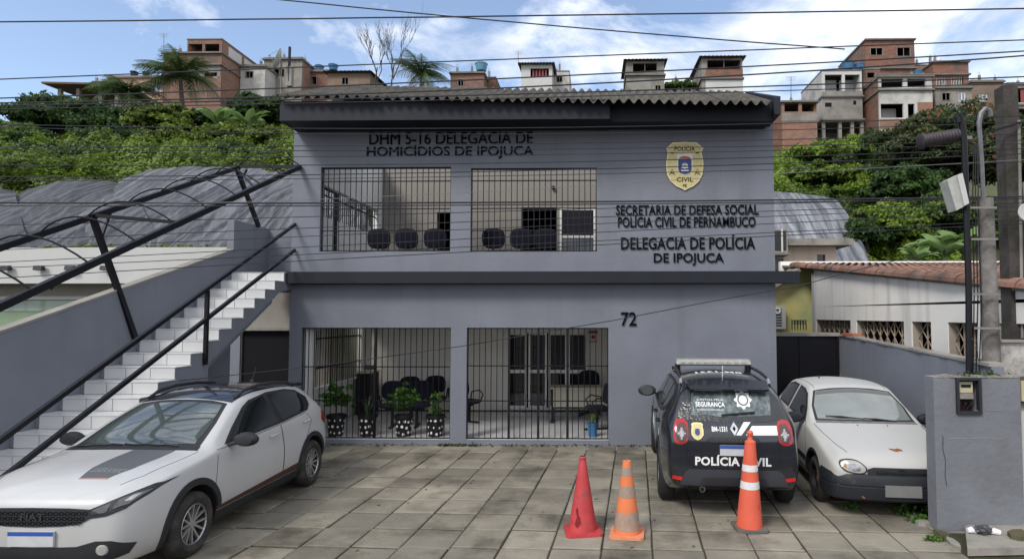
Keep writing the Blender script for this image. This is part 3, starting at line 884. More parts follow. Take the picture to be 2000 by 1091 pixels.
polka_pot(790, 'drooping plant in polka dot pot, third from the white hatchback', 'bush', 3)
polka_pot(852, 'round leaved plant in polka dot pot beside the centre pillar', 'round', 4)
x, y = X_at(1157, 11.62), 11.62
t = thing('potted_plant', (x, y, FZ), 'spiky green plant in a bright blue bucket behind the right grille', 'plant')
MB().lathe([(0, 0), (.075, 0), (.098, .22), (.105, .225), (.105, .25), (.09, .25), (.085, .22), (0, .22)], (x, y, FZ), (0, 0, 1), 20).build('bucket', mat('blue_bucket', (.04, .16, .32), .4, var=.05), t, True)
mb = MB(); rs = random.Random(9)
for k in range(12):
    a = rs.uniform(0, 6.28); l_ = rs.uniform(.2, .36); sp = rs.uniform(.04, .16)
    o = Vector((x, y, FZ + .2)); tip = o + Vector((math.cos(a) * sp, math.sin(a) * sp, l_)); mid = o + (tip - o) * .5 + Vector((0, 0, .03))
    s_ = Vector((-math.sin(a), math.cos(a), 0)) * .016
    mb.quad(o - s_ * .6, o + s_ * .6, mid + s_, mid - s_); mb.poly([mid - s_, mid + s_, tip])
mb.build('foliage', mat('spiky_leaf', (.12, .18, .05), .5, var=.4, scale=20), t)

# ================================================================== OUTSIDE STAIRS
XS0, XS1 = -6.75, -5.72
stair = thing('staircase', (-6.2, 8.0, 0), 'grey outdoor staircase with white tiled risers climbing beside the station', 'staircase')
def sy(k): return 10.67 - .313 * (k - 1)
def sz(k): return 3.02 - .1655 * (k - 1)
tiles_r = {}
rs = random.Random(5)
for k in range(0, 19):
    y0, z1 = sy(k), sz(k); z0 = sz(k + 1)
    if z1 < 0.03: break
    z0 = max(z0, 0)
    mb = MB(); yb = sy(k) + .313 if k > 0 else 12.4
    mb.box(XS0, XS1 - .001, y0, yb, max(z1 - .158, -.05), z1 - .012)
    stp = mb.build('step', m_grey, stair)
    # riser tiles
    xx = XS1 - .002; wd = [.335, .335, .30, .09] if k % 2 == 0 else [.30, .335, .335, .09]
    xr = xx
    for wd_ in (.34, .34, .30):
        xl_ = max(xr - wd_, XS0 + .004)
        if xr - xl_ < .04: break
        mb = MB(); mb.box(xl_ + .006, xr - .003, y0 - .010, y0 - .0005, z0 + .004, z1 - .016); mb.build('riser_tile', m_white_tile, stp)
        xr = xl_
    mb = MB(); mb.box(XS0 + .002, XS1 + .012, y0 - .016, min(yb, y0 + .31), z1 - .0115, z1); mb.build('tread_tile', m_white_tile, stp)
# grey stringer side with the support wall below it
side = [(0, sy(0) + 1.6, 0)]
def stz(y): return 3.02 - .1655 * ((10.67 - y) / .313)      # nosing line height at depth y
mb = MB()
prof = [(y, z) for y, z in ((11.29, 3.0), (11.29, 2.93), (10.8, 2.80), (8.86, 1.68), (8.86, 0), (5.2, 0))]
top = []
for k in range(18, -1, -1):
    if sz(k) < .05: continue
    top.append((sy(k) + .004, max(sz(k + 1), 0) - .014)); top.append((sy(k) + .004, sz(k) - .014))
poly = [(11.29, 3.0), (11.29, 2.90), (10.8, 2.80), (8.86, 1.68), (8.86, 0.0)] + top
pp = [Vector((XS1 - .10, a, b)) for a, b in poly]
mb.prism(pp, (.1015, 0, 0)); mb.build('stringer', m_grey, stair)
MB().prism([Vector((XS0 + .01, a, b)) for a, b in ((10.8, 2.79), (8.86, 1.67), (8.86, 1.5), (10.8, 2.62))], (.9, 0, 0)).build('stair_soffit', m_grey, stair)
# tall parapet wall on the far side
pw = MB(); pz = lambda y: 2.23 + (y - 6.85) * .323
pts = [Vector((XS0 - .13, a, b)) for a, b in ((3.9, 0), (11.09, 0), (11.09, pz(11.09)), (3.9, pz(3.9)))]
pw.prism(pts, (.128, 0, 0)); pw.build('parapet_wall', m_grey, stair)
MB().prism([Vector((XS0 - .14, a, b)) for a, b in ((3.9, pz(3.9) + .002), (11.09, pz(11.09) + .002), (11.09, pz(11.09) + .03), (3.9, pz(3.9) + .03))], (.148, 0, 0)).build('coping', m_conc, stair)
MB().box(XS0 - .13, -5.78, 12.3, 12.45, 2.9, 4.15).build('landing_wall', m_grey, stair)
MB().box(XS0 - .13, XS0 - .0, 11.095, 12.298, 2.9, 4.18).build('landing_side_wall', m_grey, stair)
MB().box(XS0, -5.77, 11.0, 12.3, 2.86, 3.17).build('landing', m_grey, stair)

# handrail
hr = thing('handrail', (XS1, 8.7, 1.7), 'black double rail handrail bolted along the open side of the stairs', 'handrail')
XH = XS1 + .03
for (a, b) in (((5.3, .98), (11.28, 4.12)), ((5.3, .60), (11.28, 3.63))):
    MB().bar((XH, a[0], a[1]), (XH, b[0], b[1]), .045, .05).build('rail', m_black, hr)
MB().box(XH - .025, XH + .025, 8.72, 8.77, 1.68, 2.76).build('post', m_black, hr)

# awning frame over the stairs
af = thing('awning_frame', (-6.2, 8.6, 3.5), 'bare black steel awning frame with arched ribs over the stairs', 'awning frame')
XFa, XFb = -5.62, -6.80
zF = lambda y: 5.22 + (y - 11.28) * .482
zLb = lambda y: 5.22 + (y - 11.28) * .452
mb = MB(); mb.bar((XFa, 4.6, zF(4.6)), (XFa, 11.28, zF(11.28)), .06, .075); mb.build('front_beam', m_black, af)
mb = MB(); mb.bar((XFb, 4.9, zLb(4.9)), (XFb, 11.28, zLb(11.28)), .06, .075); mb.build('rear_beam', m_black, af)
for y in (8.02, 11.27): MB().bar((XFb, y - .02, zLb(y)), (XFa, y, zF(y)), .045, .045).build('cross_beam', m_black, af)
MB().bar((XFb, 11.2, 5.17), (-5.72, 9.9, 4.55), .03).build('diagonal_brace', m_black, af)
for y0, y1, zb_ in ((7.98, 8.72, 2.06), (11.2, 11.86, 4.16)):
    MB().bar((XFb, y0, zLb(y0)), (XFb + .08, y1, zb_), .065, .065).build('post', m_black, af)
MB().bar((XFb, 8.14, 3.45), (XFb, 8.28, 3.84), .03).build('knee_brace', m_black, af)
MB().bar((XFb, 11.33, 4.95), (XFb + .2, 11.2, 5.15), .025).build('knee_brace', m_black, af)
for k in range(9):
    y = 5.9 + k * .67
    a = Vector((XFb, y, zLb(y) + .03)); b = Vector((XFa, y, zF(y) + .03))
    pts = [a.lerp(b, t) + Vector((0, -.1, .22)) * (4 * t * (1 - t)) for t in [i / 10 for i in range(11)]]
    MB().tube(pts, .011, 5).build('arched_rib', m_black, af, True)
# ================================================================== VEHICLES
def car_paint(name, col, rough=.25, dirt=.25, dcol=(.20, .17, .13), coat=.6):
    """paint with a film of dust that thickens towards the sills"""
    m = bpy.data.materials.new(name); m.use_nodes = True; t = m.node_tree; b = t.nodes['Principled BSDF']; n = t.nodes.new; l = t.links.new
    c = n('ShaderNodeTexCoord'); s = n('ShaderNodeSeparateXYZ'); g = n('ShaderNodeNewGeometry'); l(g.outputs['Position'], s.inputs[0])
    a = n('ShaderNodeTexNoise'); a.inputs['Scale'].default_value = 3; a.inputs['Detail'].default_value = 8; l(g.outputs['Position'], a.inputs['Vector'])
    r = n('ShaderNodeMapRange'); r.inputs['From Min'].default_value = .75; r.inputs['From Max'].default_value = .15
    r.inputs['To Min'].default_value = .02; r.inputs['To Max'].default_value = dirt * 2; l(s.outputs[2], r.inputs[0])
    mu = n('ShaderNodeMath'); mu.operation = 'MULTIPLY'; l(a.outputs[0], mu.inputs[0]); l(r.outputs[0], mu.inputs[1]); 
    mm = n('ShaderNodeMix'); mm.data_type = 'RGBA'; mm.inputs[6].default_value = (*col, 1); mm.inputs[7].default_value = (*dcol, 1)
    l(mu.outputs[0], mm.inputs[0]); l(mm.outputs[2], b.inputs['Base Color'])
    r2 = n('ShaderNodeMapRange'); r2.inputs['To Min'].default_value = rough * .8; r2.inputs['To Max'].default_value = rough * 1.6; l(a.outputs[0], r2.inputs[0]); l(r2.outputs[0], b.inputs['Roughness'])
    b.inputs['Coat Weight'].default_value = coat; b.inputs['Coat Roughness'].default_value = .06
    return m
p_white = car_paint('white_car_paint', (.44, .445, .45), .28, .3)
p_oldwhite = car_paint('faded_white_car_paint', (.41, .41, .40), .5, .5, coat=.15)
p_black = car_paint('black_car_paint', (.008, .009, .015), .2, .12, (.08, .075, .07), coat=.9)
m_trim = mat('black_trim', (.018, .019, .022), .55, var=.2, scale=8, bump=.08, bscale=90)
m_trim_old = mat('scuffed_black_bumper', (.009, .011, .015), .6, var=.3, scale=6, col2=(.10, .085, .065), thr=(.62, .78), fac2=.5)
m_rubber = mat('tyre_rubber', (.022, .021, .020), .85, var=.25, scale=9, col2=(.12, .10, .085), thr=(.45, .75), fac2=.45)
m_rubber_d = mat('dark_tyre_rubber', (.014, .014, .014), .8, var=.2, scale=9)
m_well = mat('wheel_well', (.006, .006, .006), .9, var=0)
m_alloy = mat('alloy', (.42, .42, .43), .35, .7, var=.1, scale=9)
m_alloyd = mat('dark_alloy', (.03, .03, .032), .5, .3, var=.1)
m_chrome = mat('chrome', (.7, .7, .7), .15, 1.0, var=0)
m_lens = mat('clear_lens', (.07, .075, .08), .12, .35, var=.3, scale=26, spec=.7, coat=.5)
m_lens_old = mat('hazed_lens', (.34, .34, .32), .3, .1, var=.12, scale=20, coat=.5)
m_lensin = mat('lamp_reflector', (.40, .39, .40), .18, .8, var=.4, scale=40)
m_redlens = mat('red_lens', (.32, .018, .02), .15, var=.2, scale=20, coat=.6)
m_reflr = mat('red_reflector', (.45, .02, .02), .2, var=.1)
m_cglass = mat('car_glass', (.010, .013, .014), .03, var=0, spec=.85)
m_cglass2 = mat('windscreen_glass', (.06, .075, .075), .04, var=.2, scale=2, spec=.9, coat=1.0)
m_cglass3 = mat('dusty_windscreen', (.17, .19, .18), .10, var=.25, scale=2.4, spec=.8, coat=.8)
m_sticker = mat('white_sticker', (.68, .68, .68), .5, var=.05, scale=8)
m_blue_pl = mat('plate_blue', (.03, .08, .30), .5, var=0)
m_plate = mat('plate_white', (.45, .46, .48), .5, var=.1, scale=8)
m_plateg = mat('plate_grey', (.14, .14, .135), .6, var=.1, scale=8)

CREASE = [.35, .35, ()]
def loft(stations, sub=2):
    rows = []
    for (x, zb, wb, zl, wl, zm, wm, zs, ws, ze, we, zc) in stations:
        half = [(0, zc), (we * .55, ze + (zc - ze) * .78), (we, ze), (ws, zs), (wm, zm), (wl, zl), (wb, zb)]
        ring = [(x, y, z) for y, z in half] + [(x, -y, z) for y, z in half[::-1][:-1]]
        rows.append(ring)
    n = len(rows[0]); bm = bmesh.new()
    V = [[bm.verts.new(p) for p in r] for r in rows]
    for i in range(len(rows) - 1):
        for j in range(n):
            bm.faces.new((V[i][j], V[i][(j + 1) % n], V[i + 1][(j + 1) % n], V[i + 1][j]))
    for r in (V[0], V[-1]):
        # ladder cap
        f = []
        f.append((r[0], r[1], r[n - 1]))
        for k in range(1, 6): f.append((r[k], r[k + 1], r[n - k - 1], r[n - k]))
        for q in f:
            bm.faces.new(q)
    bmesh.ops.recalc_face_normals(bm, faces=bm.faces)
    cl = bm.edges.layers.float.new('crease_edge')
    for i in range(len(rows)):
        for j, cr in ((2, CREASE[0]), (3, CREASE[1]), (6, .5)):
            for jj in (j, n - j):
                if i < len(rows) - 1:
                    e = bm.edges.get((V[i][jj], V[i + 1][jj]))
                    if e: e[cl] = cr
    for i in CREASE[2]:
        for j in range(0, 4):
            for a_, b_ in ((j, j + 1), (n - j if j else 0, n - j - 1)):
                if j < 3:
                    e = bm.edges.get((V[i][a_ % n], V[i][b_ % n]))
                    if e: e[cl] = .45
    me = bpy.data.meshes.new('body'); bm.to_mesh(me); bm.free()
    return me
def eval_mesh(ob):
    dg = bpy.context.evaluated_depsgraph_get(); dg.update()
    return bpy.data.meshes.new_from_object(ob.evaluated_get(dg))
def make_body(stations, paint, axles, rad, hw):
    me = loft(stations); me.materials.append(paint); me.materials.append(m_well)
    ob = bpy.data.objects.new('body', me); COL.objects.link(ob)
    s = ob.modifiers.new('s', 'SUBSURF'); s.levels = 3; s.render_levels = 3
    full = eval_mesh(ob)
    ob.modifiers.clear(); ob.data = full
    bvh = BVHTree.FromPolygons([v.co for v in full.vertices], [tuple(p.vertices) for p in full.polygons])
    cuts = []
    for ax in axles:
        for sg in (-1, 1):
            mb = MB(); mb.mi = 1
            mb.lathe([(0, 0), (rad, 0), (rad, .5), (0, .5)], (ax, sg * (hw - .27), rad * .90), (0, sg, 0), 40)
            cm = mb.mesh([paint, m_well], 'cut', True)
            co = bpy.data.objects.new('cut', cm); COL.objects.link(co); cuts.append(co)
            b = ob.modifiers.new('b', 'BOOLEAN'); b.object = co; b.operation = 'DIFFERENCE'; b.solver = 'EXACT'
    fin = eval_mesh(ob)
    ob.modifiers.clear(); ob.data = fin
    for c_ in cuts: bpy.data.objects.remove(c_)
    fin.polygons.foreach_set('use_smooth', [True] * len(fin.polygons))
    bm = bmesh.new(); bm.from_mesh(fin)
    for e in bm.edges:
        if len(e.link_faces) == 2 and e.calc_face_angle(0) > R(40): e.smooth = False
    bm.to_mesh(fin); bm.free()
    return ob, bvh
VIEWS = {   # (u, v) -> origin, direction
    'L': (lambda u, v: Vector((u, 2.5, v)), Vector((0, -1, 0))),
    'Rt': (lambda u, v: Vector((u, -2.5, v)), Vector((0, 1, 0))),
    'F': (lambda u, v: Vector((4, u, v)), Vector((-1, 0, 0))),
    'B': (lambda u, v: Vector((-4, u, v)), Vector((1, 0, 0))),
    'T': (lambda u, v: Vector((u, v, 3)), Vector((0, 0, -1))),
}
FOFF = [0.0]
def hit(bvh, view, u, v, off):
    f, d = VIEWS[view]
    if view == 'F': v += FOFF[0]
    o, nrm, i, dist = bvh.ray_cast(f(u, v), d)
    if o is None: return None
    if nrm.dot(d) > 0: nrm = -nrm
    return o + nrm * off
def smooth_poly(pts, n=4):
    """closed Catmull-Rom"""
    out_ = []; m = len(pts)
    for i in range(m):
        p0, p1, p2, p3 = [np.array(pts[(i + k) % m], float) for k in (-1, 0, 1, 2)]
        for s in range(n):
            t = s / n
            out_.append(tuple(.5 * ((2 * p1) + (-p0 + p2) * t + (2 * p0 - 5 * p1 + 4 * p2 - p3) * t * t + (-p0 + 3 * p1 - 3 * p2 + p3) * t ** 3)))
    return out_
def patch(bvh, view, poly, off, m, name, parent, res=.06, skirt=.012, smooth=True, dense=True):
    pts = [Vector((a, b)) for a, b in poly]
    if dense:
        q = []
        for i in range(len(pts)):
            a, b = pts[i], pts[(i + 1) % len(pts)]; k = max(1, int((b - a).length / res))
            for s in range(k): q.append(a.lerp(b, s / k))
        pts = q
    nb = len(pts)
    xs = [p.x for p in pts]; ys = [p.y for p in pts]
    allp = list(pts)
    x = min(xs) + res * .5
    while x < max(xs):
        y = min(ys) + res * .5
        while y < max(ys):
            allp.append(Vector((x, y))); y += res
        x += res
    edges = [(i, (i + 1) % nb) for i in range(nb)]
    vo, eo, fo, ov, oe, of = delaunay_2d_cdt(allp, edges, [], 1, 1e-5)
    used = sorted({k for f in fo for k in f}); pos = {}
    for k in used: pos[k] = hit(bvh, view, vo[k].x, vo[k].y, off)
    mb = MB(); idx = {}
    for k in used:
        if pos[k] is not None: idx[k] = len(mb.v); mb.v.append(tuple(pos[k]))
    cnt = {}
    for f in fo:
        if all(k in idx for k in f):
            mb.f.append(tuple(idx[k] for k in f)); mb.m.append(0)
            for a in range(len(f)):
                e = (f[a], f[(a + 1) % len(f)]); s = tuple(sorted(e)); cnt[s] = cnt.get(s, []) + [e]
    if skirt:
        for s, e in cnt.items():
            if len(e) == 1:
                a, b = e[0]
                pa = hit(bvh, view, vo[a].x, vo[a].y, off - skirt); pb = hit(bvh, view, vo[b].x, vo[b].y, off - skirt)
                if pa is None or pb is None: continue
                i = len(mb.v); mb.v += [tuple(pa), tuple(pb)]
                mb.f.append((idx[b], idx[a], i, i + 1)); mb.m.append(0)
    if not mb.f: return None
    return mb.build(name, m, parent, smooth)
def decal_text(bvh, view, s, u0, v0, w_, h_, off, m, parent, name='lettering', bold=.02, flip=1, shear=0.0, swap=False):
    v, fs = text_flat(s, w_, h_, bold, shear)
    mb = MB(); idx = {}
    for k in range(len(v)):
        a, b = float(v[k, 0]), float(v[k, 1])
        if swap: uu, vv = u0 + b, v0 + flip * a
        else: uu, vv = u0 + flip * a, v0 + b
        p = hit(bvh, view, uu, vv, off)
        if p is not None: idx[k] = len(mb.v); mb.v.append(tuple(p))
    for f in fs:
        if all(k in idx for k in f): mb.f.append(tuple(idx[k] for k in f)); mb.m.append(0)
    return mb.build(name, m, parent)
def surf_line(bvh, view, pts, r, m, name, parent, off=.001, step=.05):
    q = []
    for i in range(len(pts) - 1):
        a, b = Vector(pts[i]), Vector(pts[i + 1]); k = max(1, int((b - a).length / step))
        q += [a.lerp(b, s / k) for s in range(k)]
    q.append(Vector(pts[-1]))
    hh = [hit(bvh, view, p.x, p.y, off) for p in q]; hh = [h for h in hh if h is not None]
    if len(hh) < 2: return
    return MB().tube(hh, r, 5).build(name, m, parent, True)
def sweep_bumper(plan, prof, m, name, parent, n=40):
    """bumper shell: profile (outward offset, z) swept along a smooth plan curve (x, y)"""
    P0 = [np.array(p, float) for p in plan]; P0 = [2 * P0[0] - P0[1]] + P0 + [2 * P0[-1] - P0[-2]]
    pts = []
    for i in range(1, len(P0) - 2):
        for s_ in range(5):
            t = s_ / 5; a, b, c, d = P0[i - 1], P0[i], P0[i + 1], P0[i + 2]
            pts.append(.5 * ((2 * b) + (-a + c) * t + (2 * a - 5 * b + 4 * c - d) * t * t + (-a + 3 * b - 3 * c + d) * t ** 3))
    pts.append(P0[-2]); mb = MB(); k = len(prof)
    for i, p in enumerate(pts):
        d = pts[min(i + 1, len(pts) - 1)] - pts[max(i - 1, 0)]; nn_ = np.array([d[1], -d[0]]); nn_ /= np.linalg.norm(nn_)
        if nn_[0] * np.sign(plan[len(plan) // 2][0]) + 1e-9 < 0 and abs(nn_[0]) > .3: nn_ = -nn_
        if abs(nn_[0]) <= .3 and nn_[1] * p[1] < 0: nn_ = -nn_
        for o_, z_ in prof: mb.v.append((p[0] + nn_[0] * o_, p[1] + nn_[1] * o_, z_))
    for i in range(len(pts) - 1):
        for j in range(k - 1):
            a = i * k + j; mb.f.append((a, a + 1, a + k + 1, a + k)); mb.m.append(0)
    return mb.build(name, m, parent, True)
def make_wheel(t, x, y, sg, r, w_, kind='alloy'):
    """tyre and rim as parts; sg: which side faces outwards"""
    a = (0, sg, 0)
    wh = group_part('wheel', t, (x, y, r))
    o = Vector((x, y - sg * w_ / 2, r))
    rr_ = r * .64
    prof = [(rr_, .01), (r * .80, -.004), (r * .95, .02), (r, .05), (r, w_ - .05), (r * .95, w_ - .02), (r * .80, w_ + .004), (rr_, w_ - .01), (rr_ * .97, w_ - .03), (rr_ * .97, .03)]
    MB().lathe(prof, o, a, 40, True).build('tyre', m_rubber if kind != 'suv' else m_rubber_d, wh, True)
    h = w_ - .015
    rim = MB()
    rim.lathe([(rr_ * .99, h - .005), (rr_ * .93, h), (rr_ * .90, h - .03), (rr_ * .86, h - .10), (0, h - .10)], o, a, 32)
    if kind == 'steel':
        rim = MB(); rim.lathe([(rr_ * .99, h - .005), (rr_ * .93, h), (rr_ * .88, h - .03), (rr_ * .80, h - .06), (rr_ * .6, h - .03), (rr_ * .35, h - .03), (rr_ * .25, h - .045), (0, h - .045)], o, a, 32)
        rim.build('rim', mat('dark_steel_rim', (.018, .016, .018), .6, .3, var=.3, scale=12), wh, True)
        mb = MB()
        for k in range(10):
            q = 2 * math.pi * k / 10; c_ = o + Vector((math.cos(q) * rr_ * .7, sg * (h - .052), math.sin(q) * rr_ * .7))
            mb.lathe([(0, 0), (.02, 0), (.02, .012), (0, .012)], c_, a, 8)
        mb.build('vent_hole', m_well, wh)
        MB().lathe([(0, 0), (.045, 0), (.04, .014), (0, .02)], o + Vector((0, sg * (h - .045), 0)), a, 14).build('hub_cap', mat('rusty_hub', (.22, .04, .03), .8, var=.3), wh, True)
        return wh
    rim.build('rim', m_alloyd, wh, True)
    n = 6 if kind == 'alloy' else 5
    for k in range(n):
        q = 2 * math.pi * k / n + .3
        for s2 in (-1, 1):
            q1 = q + s2 * .06; q2 = q + s2 * .27
            c0 = o + Vector((math.cos(q1) * rr_ * .14, sg * (h - .025), math.sin(q1) * rr_ * .14))
            c1 = o + Vector((math.cos(q2) * rr_ * .92, sg * (h - .01), math.sin(q2) * rr_ * .92))
            tt = Vector((-math.sin((q1 + q2) / 2), 0, math.cos((q1 + q2) / 2))) * rr_ * .055
            dn = Vector((0, -sg * .03, 0))
            mb = MB(); mb.hexa([c0 - tt + dn, c1 - tt * .8 + dn, c1 + tt * .8 + dn, c0 + tt + dn, c0 - tt, c1 - tt * .8, c1 + tt * .8, c0 + tt])
            mb.build('spoke', m_alloy, wh)
    MB().lathe([(rr_ * .99, h - .004), (rr_ * .94, h + .003), (rr_ * .91, h - .01)], o, a, 36).build('rim_lip', m_alloy, wh, True)
    MB().lathe([(0, h - .015), (rr_ * .2, h - .018), (rr_ * .2, h - .04)], o, a, 16).build('hub_cap', m_alloy, wh, True)
    return wh
def ring_arch(bvh, view, ax, zc_, r0, r1, m, parent, a0=-12, a1=192, name='arch_moulding', off=.012):
    pts = []
    for k in range(25):
        q = R(a0 + (a1 - a0) * k / 24); pts.append((ax + r0 * math.cos(q), zc_ + r0 * math.sin(q)))
    for k in range(24, -1, -1):
        q = R(a0 + (a1 - a0) * k / 24); pts.append((ax + r1 * math.cos(q), zc_ + r1 * math.sin(q)))
    return patch(bvh, view, pts, off, m, name, parent, .05, .03)
def mirror(t, x, y, z, sg, m, glass_back=True, size=1.0):
    mb = MB(); rounded = []
    c_ = Vector((x, y, z))
    mb.lathe([(0, -.06 * size), (.055 * size, -.05 * size), (.075 * size, -.01), (.078 * size, .03 * size), (.06 * size, .045 * size), (0, .045 * size)], (0, 0, 0), (-1, 0, 0), 18)
    mb.v = [(c_.x + a, c_.y + b * 1.75, c_.z + c2 * 1.0) for a, b, c2 in mb.v]
    mm = mb.build('mirror', m, t, True)
    MB().bar(c_ - Vector((0, sg * .06, .03)), c_ - Vector((-.06, sg * .19, .06)), .035, .03).build('mirror_stalk', m_trim, t)
    mb = MB(); mb.lathe([(0, 0), (.062 * size, 0), (0, .001)], (0, 0, 0), (-1, 0, 0), 18)
    mb.v = [(c_.x - .047 * size + a, c_.y + b * 1.4, c_.z + c2) for a, b, c2 in mb.v]; mb.build('mirror_glass', m_cglass2, mm)
    return mm
def finish(t, loc, rotz, pitch_=0.0):
    t.location = loc; t.rotation_euler = (0, pitch_, rotz)

# ------------------------------------------------------------------ 1. white hatchback
hb = thing('parked_car', (0, 0, 0), 'white hatchback with black roof and grey bonnet decal parked beside the stairs', 'car')
FOFF[0] = .055
st_h = [
    # x, zb, wb, zl, wl, zm, wm, zs, ws, ze, we, zc
    (2.10, .30, .40, .36, .50, .48, .56, .60, .55, .66, .45, .68),
    (2.06, .22, .62, .32, .68, .46, .72, .66, .70, .735, .56, .755),
    (1.93, .20, .72, .31, .79, .48, .82, .72, .78, .80, .62, .83),
    (1.66, .19, .76, .31, .85, .52, .868, .80, .82, .87, .68, .905),
    (1.26, .19, .78, .31, .865, .58, .88, .87, .835, .93, .70, .965),
    (.98, .19, .78, .31, .86, .62, .875, .93, .835, .975, .73, 1.01),
    (.80, .19, .78, .31, .86, .63, .87, .95, .835, 1.06, .73, 1.10),
    (.10, .19, .78, .31, .86, .64, .872, .965, .835, 1.415, .585, 1.455),
    (-.35, .19, .78, .31, .86, .65, .875, .985, .835, 1.455, .57, 1.51),
    (-1.15, .19, .78, .31, .865, .66, .88, 1.02, .825, 1.42, .56, 1.485),
    (-1.58, .21, .76, .33, .85, .68, .865, 1.05, .79, 1.33, .53, 1.40),
    (-1.76, .24, .72, .36, .82, .70, .84, 1.02, .75, 1.15, .60, 1.18),
    (-1.88, .28, .66, .40, .75, .68, .77, .90, .71, .98, .60, 1.0),
    (-1.93, .34, .5, .44, .6, .62, .62, .78, .58, .84, .5, .86),
]
st_h = [(s_[:5] + tuple(v + (.055 * min(1, max(0, (s_[0] - 1.0) / .5)) if (k % 2 == 0) else 0) for k, v in enumerate(s_[5:11])) + (s_[11] + .055 * min(1, max(0, (s_[0] - 1.0) / .5)),)) for s_ in st_h]
CREASE[:] = [.4, .45, (6,)]
body, bv = make_body(st_h, p_white, (1.26, -1.26), .365, .88)
body.parent = hb
# black roof skin
patch(bv, 'T', [(.17, .545), (.13, 0), (.17, -.545), (-.4, -.55), (-1.1, -.535), (-1.5, -.49), (-1.5, .49), (-1.1, .535), (-.4, .55)], .004, car_paint('roof_black', (.012, .013, .018), .15, .0, coat=.9), 'roof_panel', hb, .07, .008)
# windscreen with dark band
wsh = [(.93, -.67), (.99, -.35), (1.01, 0), (.99, .35), (.93, .67), (.55, .605), (.20, .51), (.165, .3), (.16, 0), (.165, -.3), (.20, -.51), (.55, -.605)]
wsb = patch(bv, 'T', wsh, .003, m_trim, 'windscreen', hb, .06, .006)
patch(bv, 'T', [(.90, -.60), (.945, -.3), (.955, 0), (.945, .3), (.90, .60), (.55, .565), (.24, .475), (.215, 0), (.24, -.475), (.55, -.565)], .006, m_cglass2, 'windscreen_glass', wsb, .05, 0)
patch(bv, 'T', [(1.015, -.70), (1.07, -.35), (1.08, 0), (1.07, .35), (1.015, .70), (.93, .68), (.985, .35), (1.0, 0), (.985, -.35), (.93, -.68)], .006, m_trim, 'cowl', hb, .05, .006)
for sg, vw in ((1, 'L'), (-1, 'Rt')):
    dlo = [(.72, .985), (.46, 1.13), (.12, 1.305), (-.05, 1.36), (-.48, 1.40), (-.95, 1.385), (-1.22, 1.34), (-1.43, 1.22), (-1.36, 1.12), (-1.22, 1.06), (-.5, 1.015), (.3, .99)]
    band = patch(bv, vw, dlo, .007, m_trim, 'side_window', hb, .035, .006)
    patch(bv, vw, [(.60, 1.008), (.41, 1.12), (.11, 1.275), (-.03, 1.325), (-.36, 1.368), (-.40, 1.032), (.2, 1.012)], .0115, m_cglass, 'front_pane', band, .035, 0)
    patch(bv, vw, [(-.50, 1.04), (-.47, 1.37), (-.95, 1.355), (-1.19, 1.315), (-1.37, 1.215), (-1.31, 1.13), (-1.19, 1.08)], .0115, m_cglass, 'rear_pane', band, .035, 0)
    # doors as raised skins with shut lines
    fd = [(.92, .34), (.94, .62), (.86, .96), (.45, .965), (-.42, 1.0), (-.46, .7), (-.44, .34)]
    rd = [(-.455, .34), (-.475, .7), (-.44, 1.0), (-1.15, 1.04), (-1.27, .92), (-1.10, .74), (-.92, .5), (-.86, .34)]
    for dr in (fd, rd):
        surf_line(bv, vw, dr + [dr[0]], .0035, m_well, 'shut_line', hb, .0)
    for x_ in (-.22, -1.08):
        h = hit(bv, vw, x_, .90 + (.03 if x_ < -1 else 0), .018)
        MB().tube([h + Vector((.09, 0, 0)), h + Vector((.05, sg * .012, 0)), h + Vector((-.06, sg * .012, .006)), h + Vector((-.10, 0, .008))], .012, 6).build('door_handle', p_white, hb, True)
    # sill, brown stripe, arches
    patch(bv, vw, [(.90, .21), (.92, .33), (-.88, .33), (-.86, .21)], .012, m_trim, 'sill_moulding', hb, .06, .02)
    patch(bv, vw, [(.90, .345), (.90, .375), (-.86, .42), (-.88, .345)], .006, mat('brown_stripe', (.06, .02, .015), .5), 'side_stripe', hb, .06, .006)
    ring_arch(bv, vw, 1.26, .3285, .365, .43, m_trim, hb, -18, 172)
    ring_arch(bv, vw, -1.26, .3285, .365, .425, m_trim, hb, 0, 196)
    for x_ in (1.26, -1.26): make_wheel(hb, x_, sg * .775, sg, .315, .20)
    mirror(hb, .62, sg * .985, 1.02, sg, m_trim)
    # roof rail
    rl = [hit(bv, 'T', x_, sg * .525, .0) for x_ in (.08, -.1, -.4, -.8, -1.15, -1.32)]
    up_ = [.012, .045, .055, .055, .045, .01]
    MB().tube([p + Vector((0, 0, u)) for p, u in zip(rl, up_)], [.018, .022, .022, .022, .022, .016], 7).build('roof_rail', m_trim, hb, True)
    # rear lamp
    patch(bv, vw, [(-1.60, .88), (-1.66, .98), (-1.78, .99), (-1.86, .90), (-1.80, .80), (-1.7, .80)], .008, m_redlens, 'tail_lamp', hb, .04, .012)
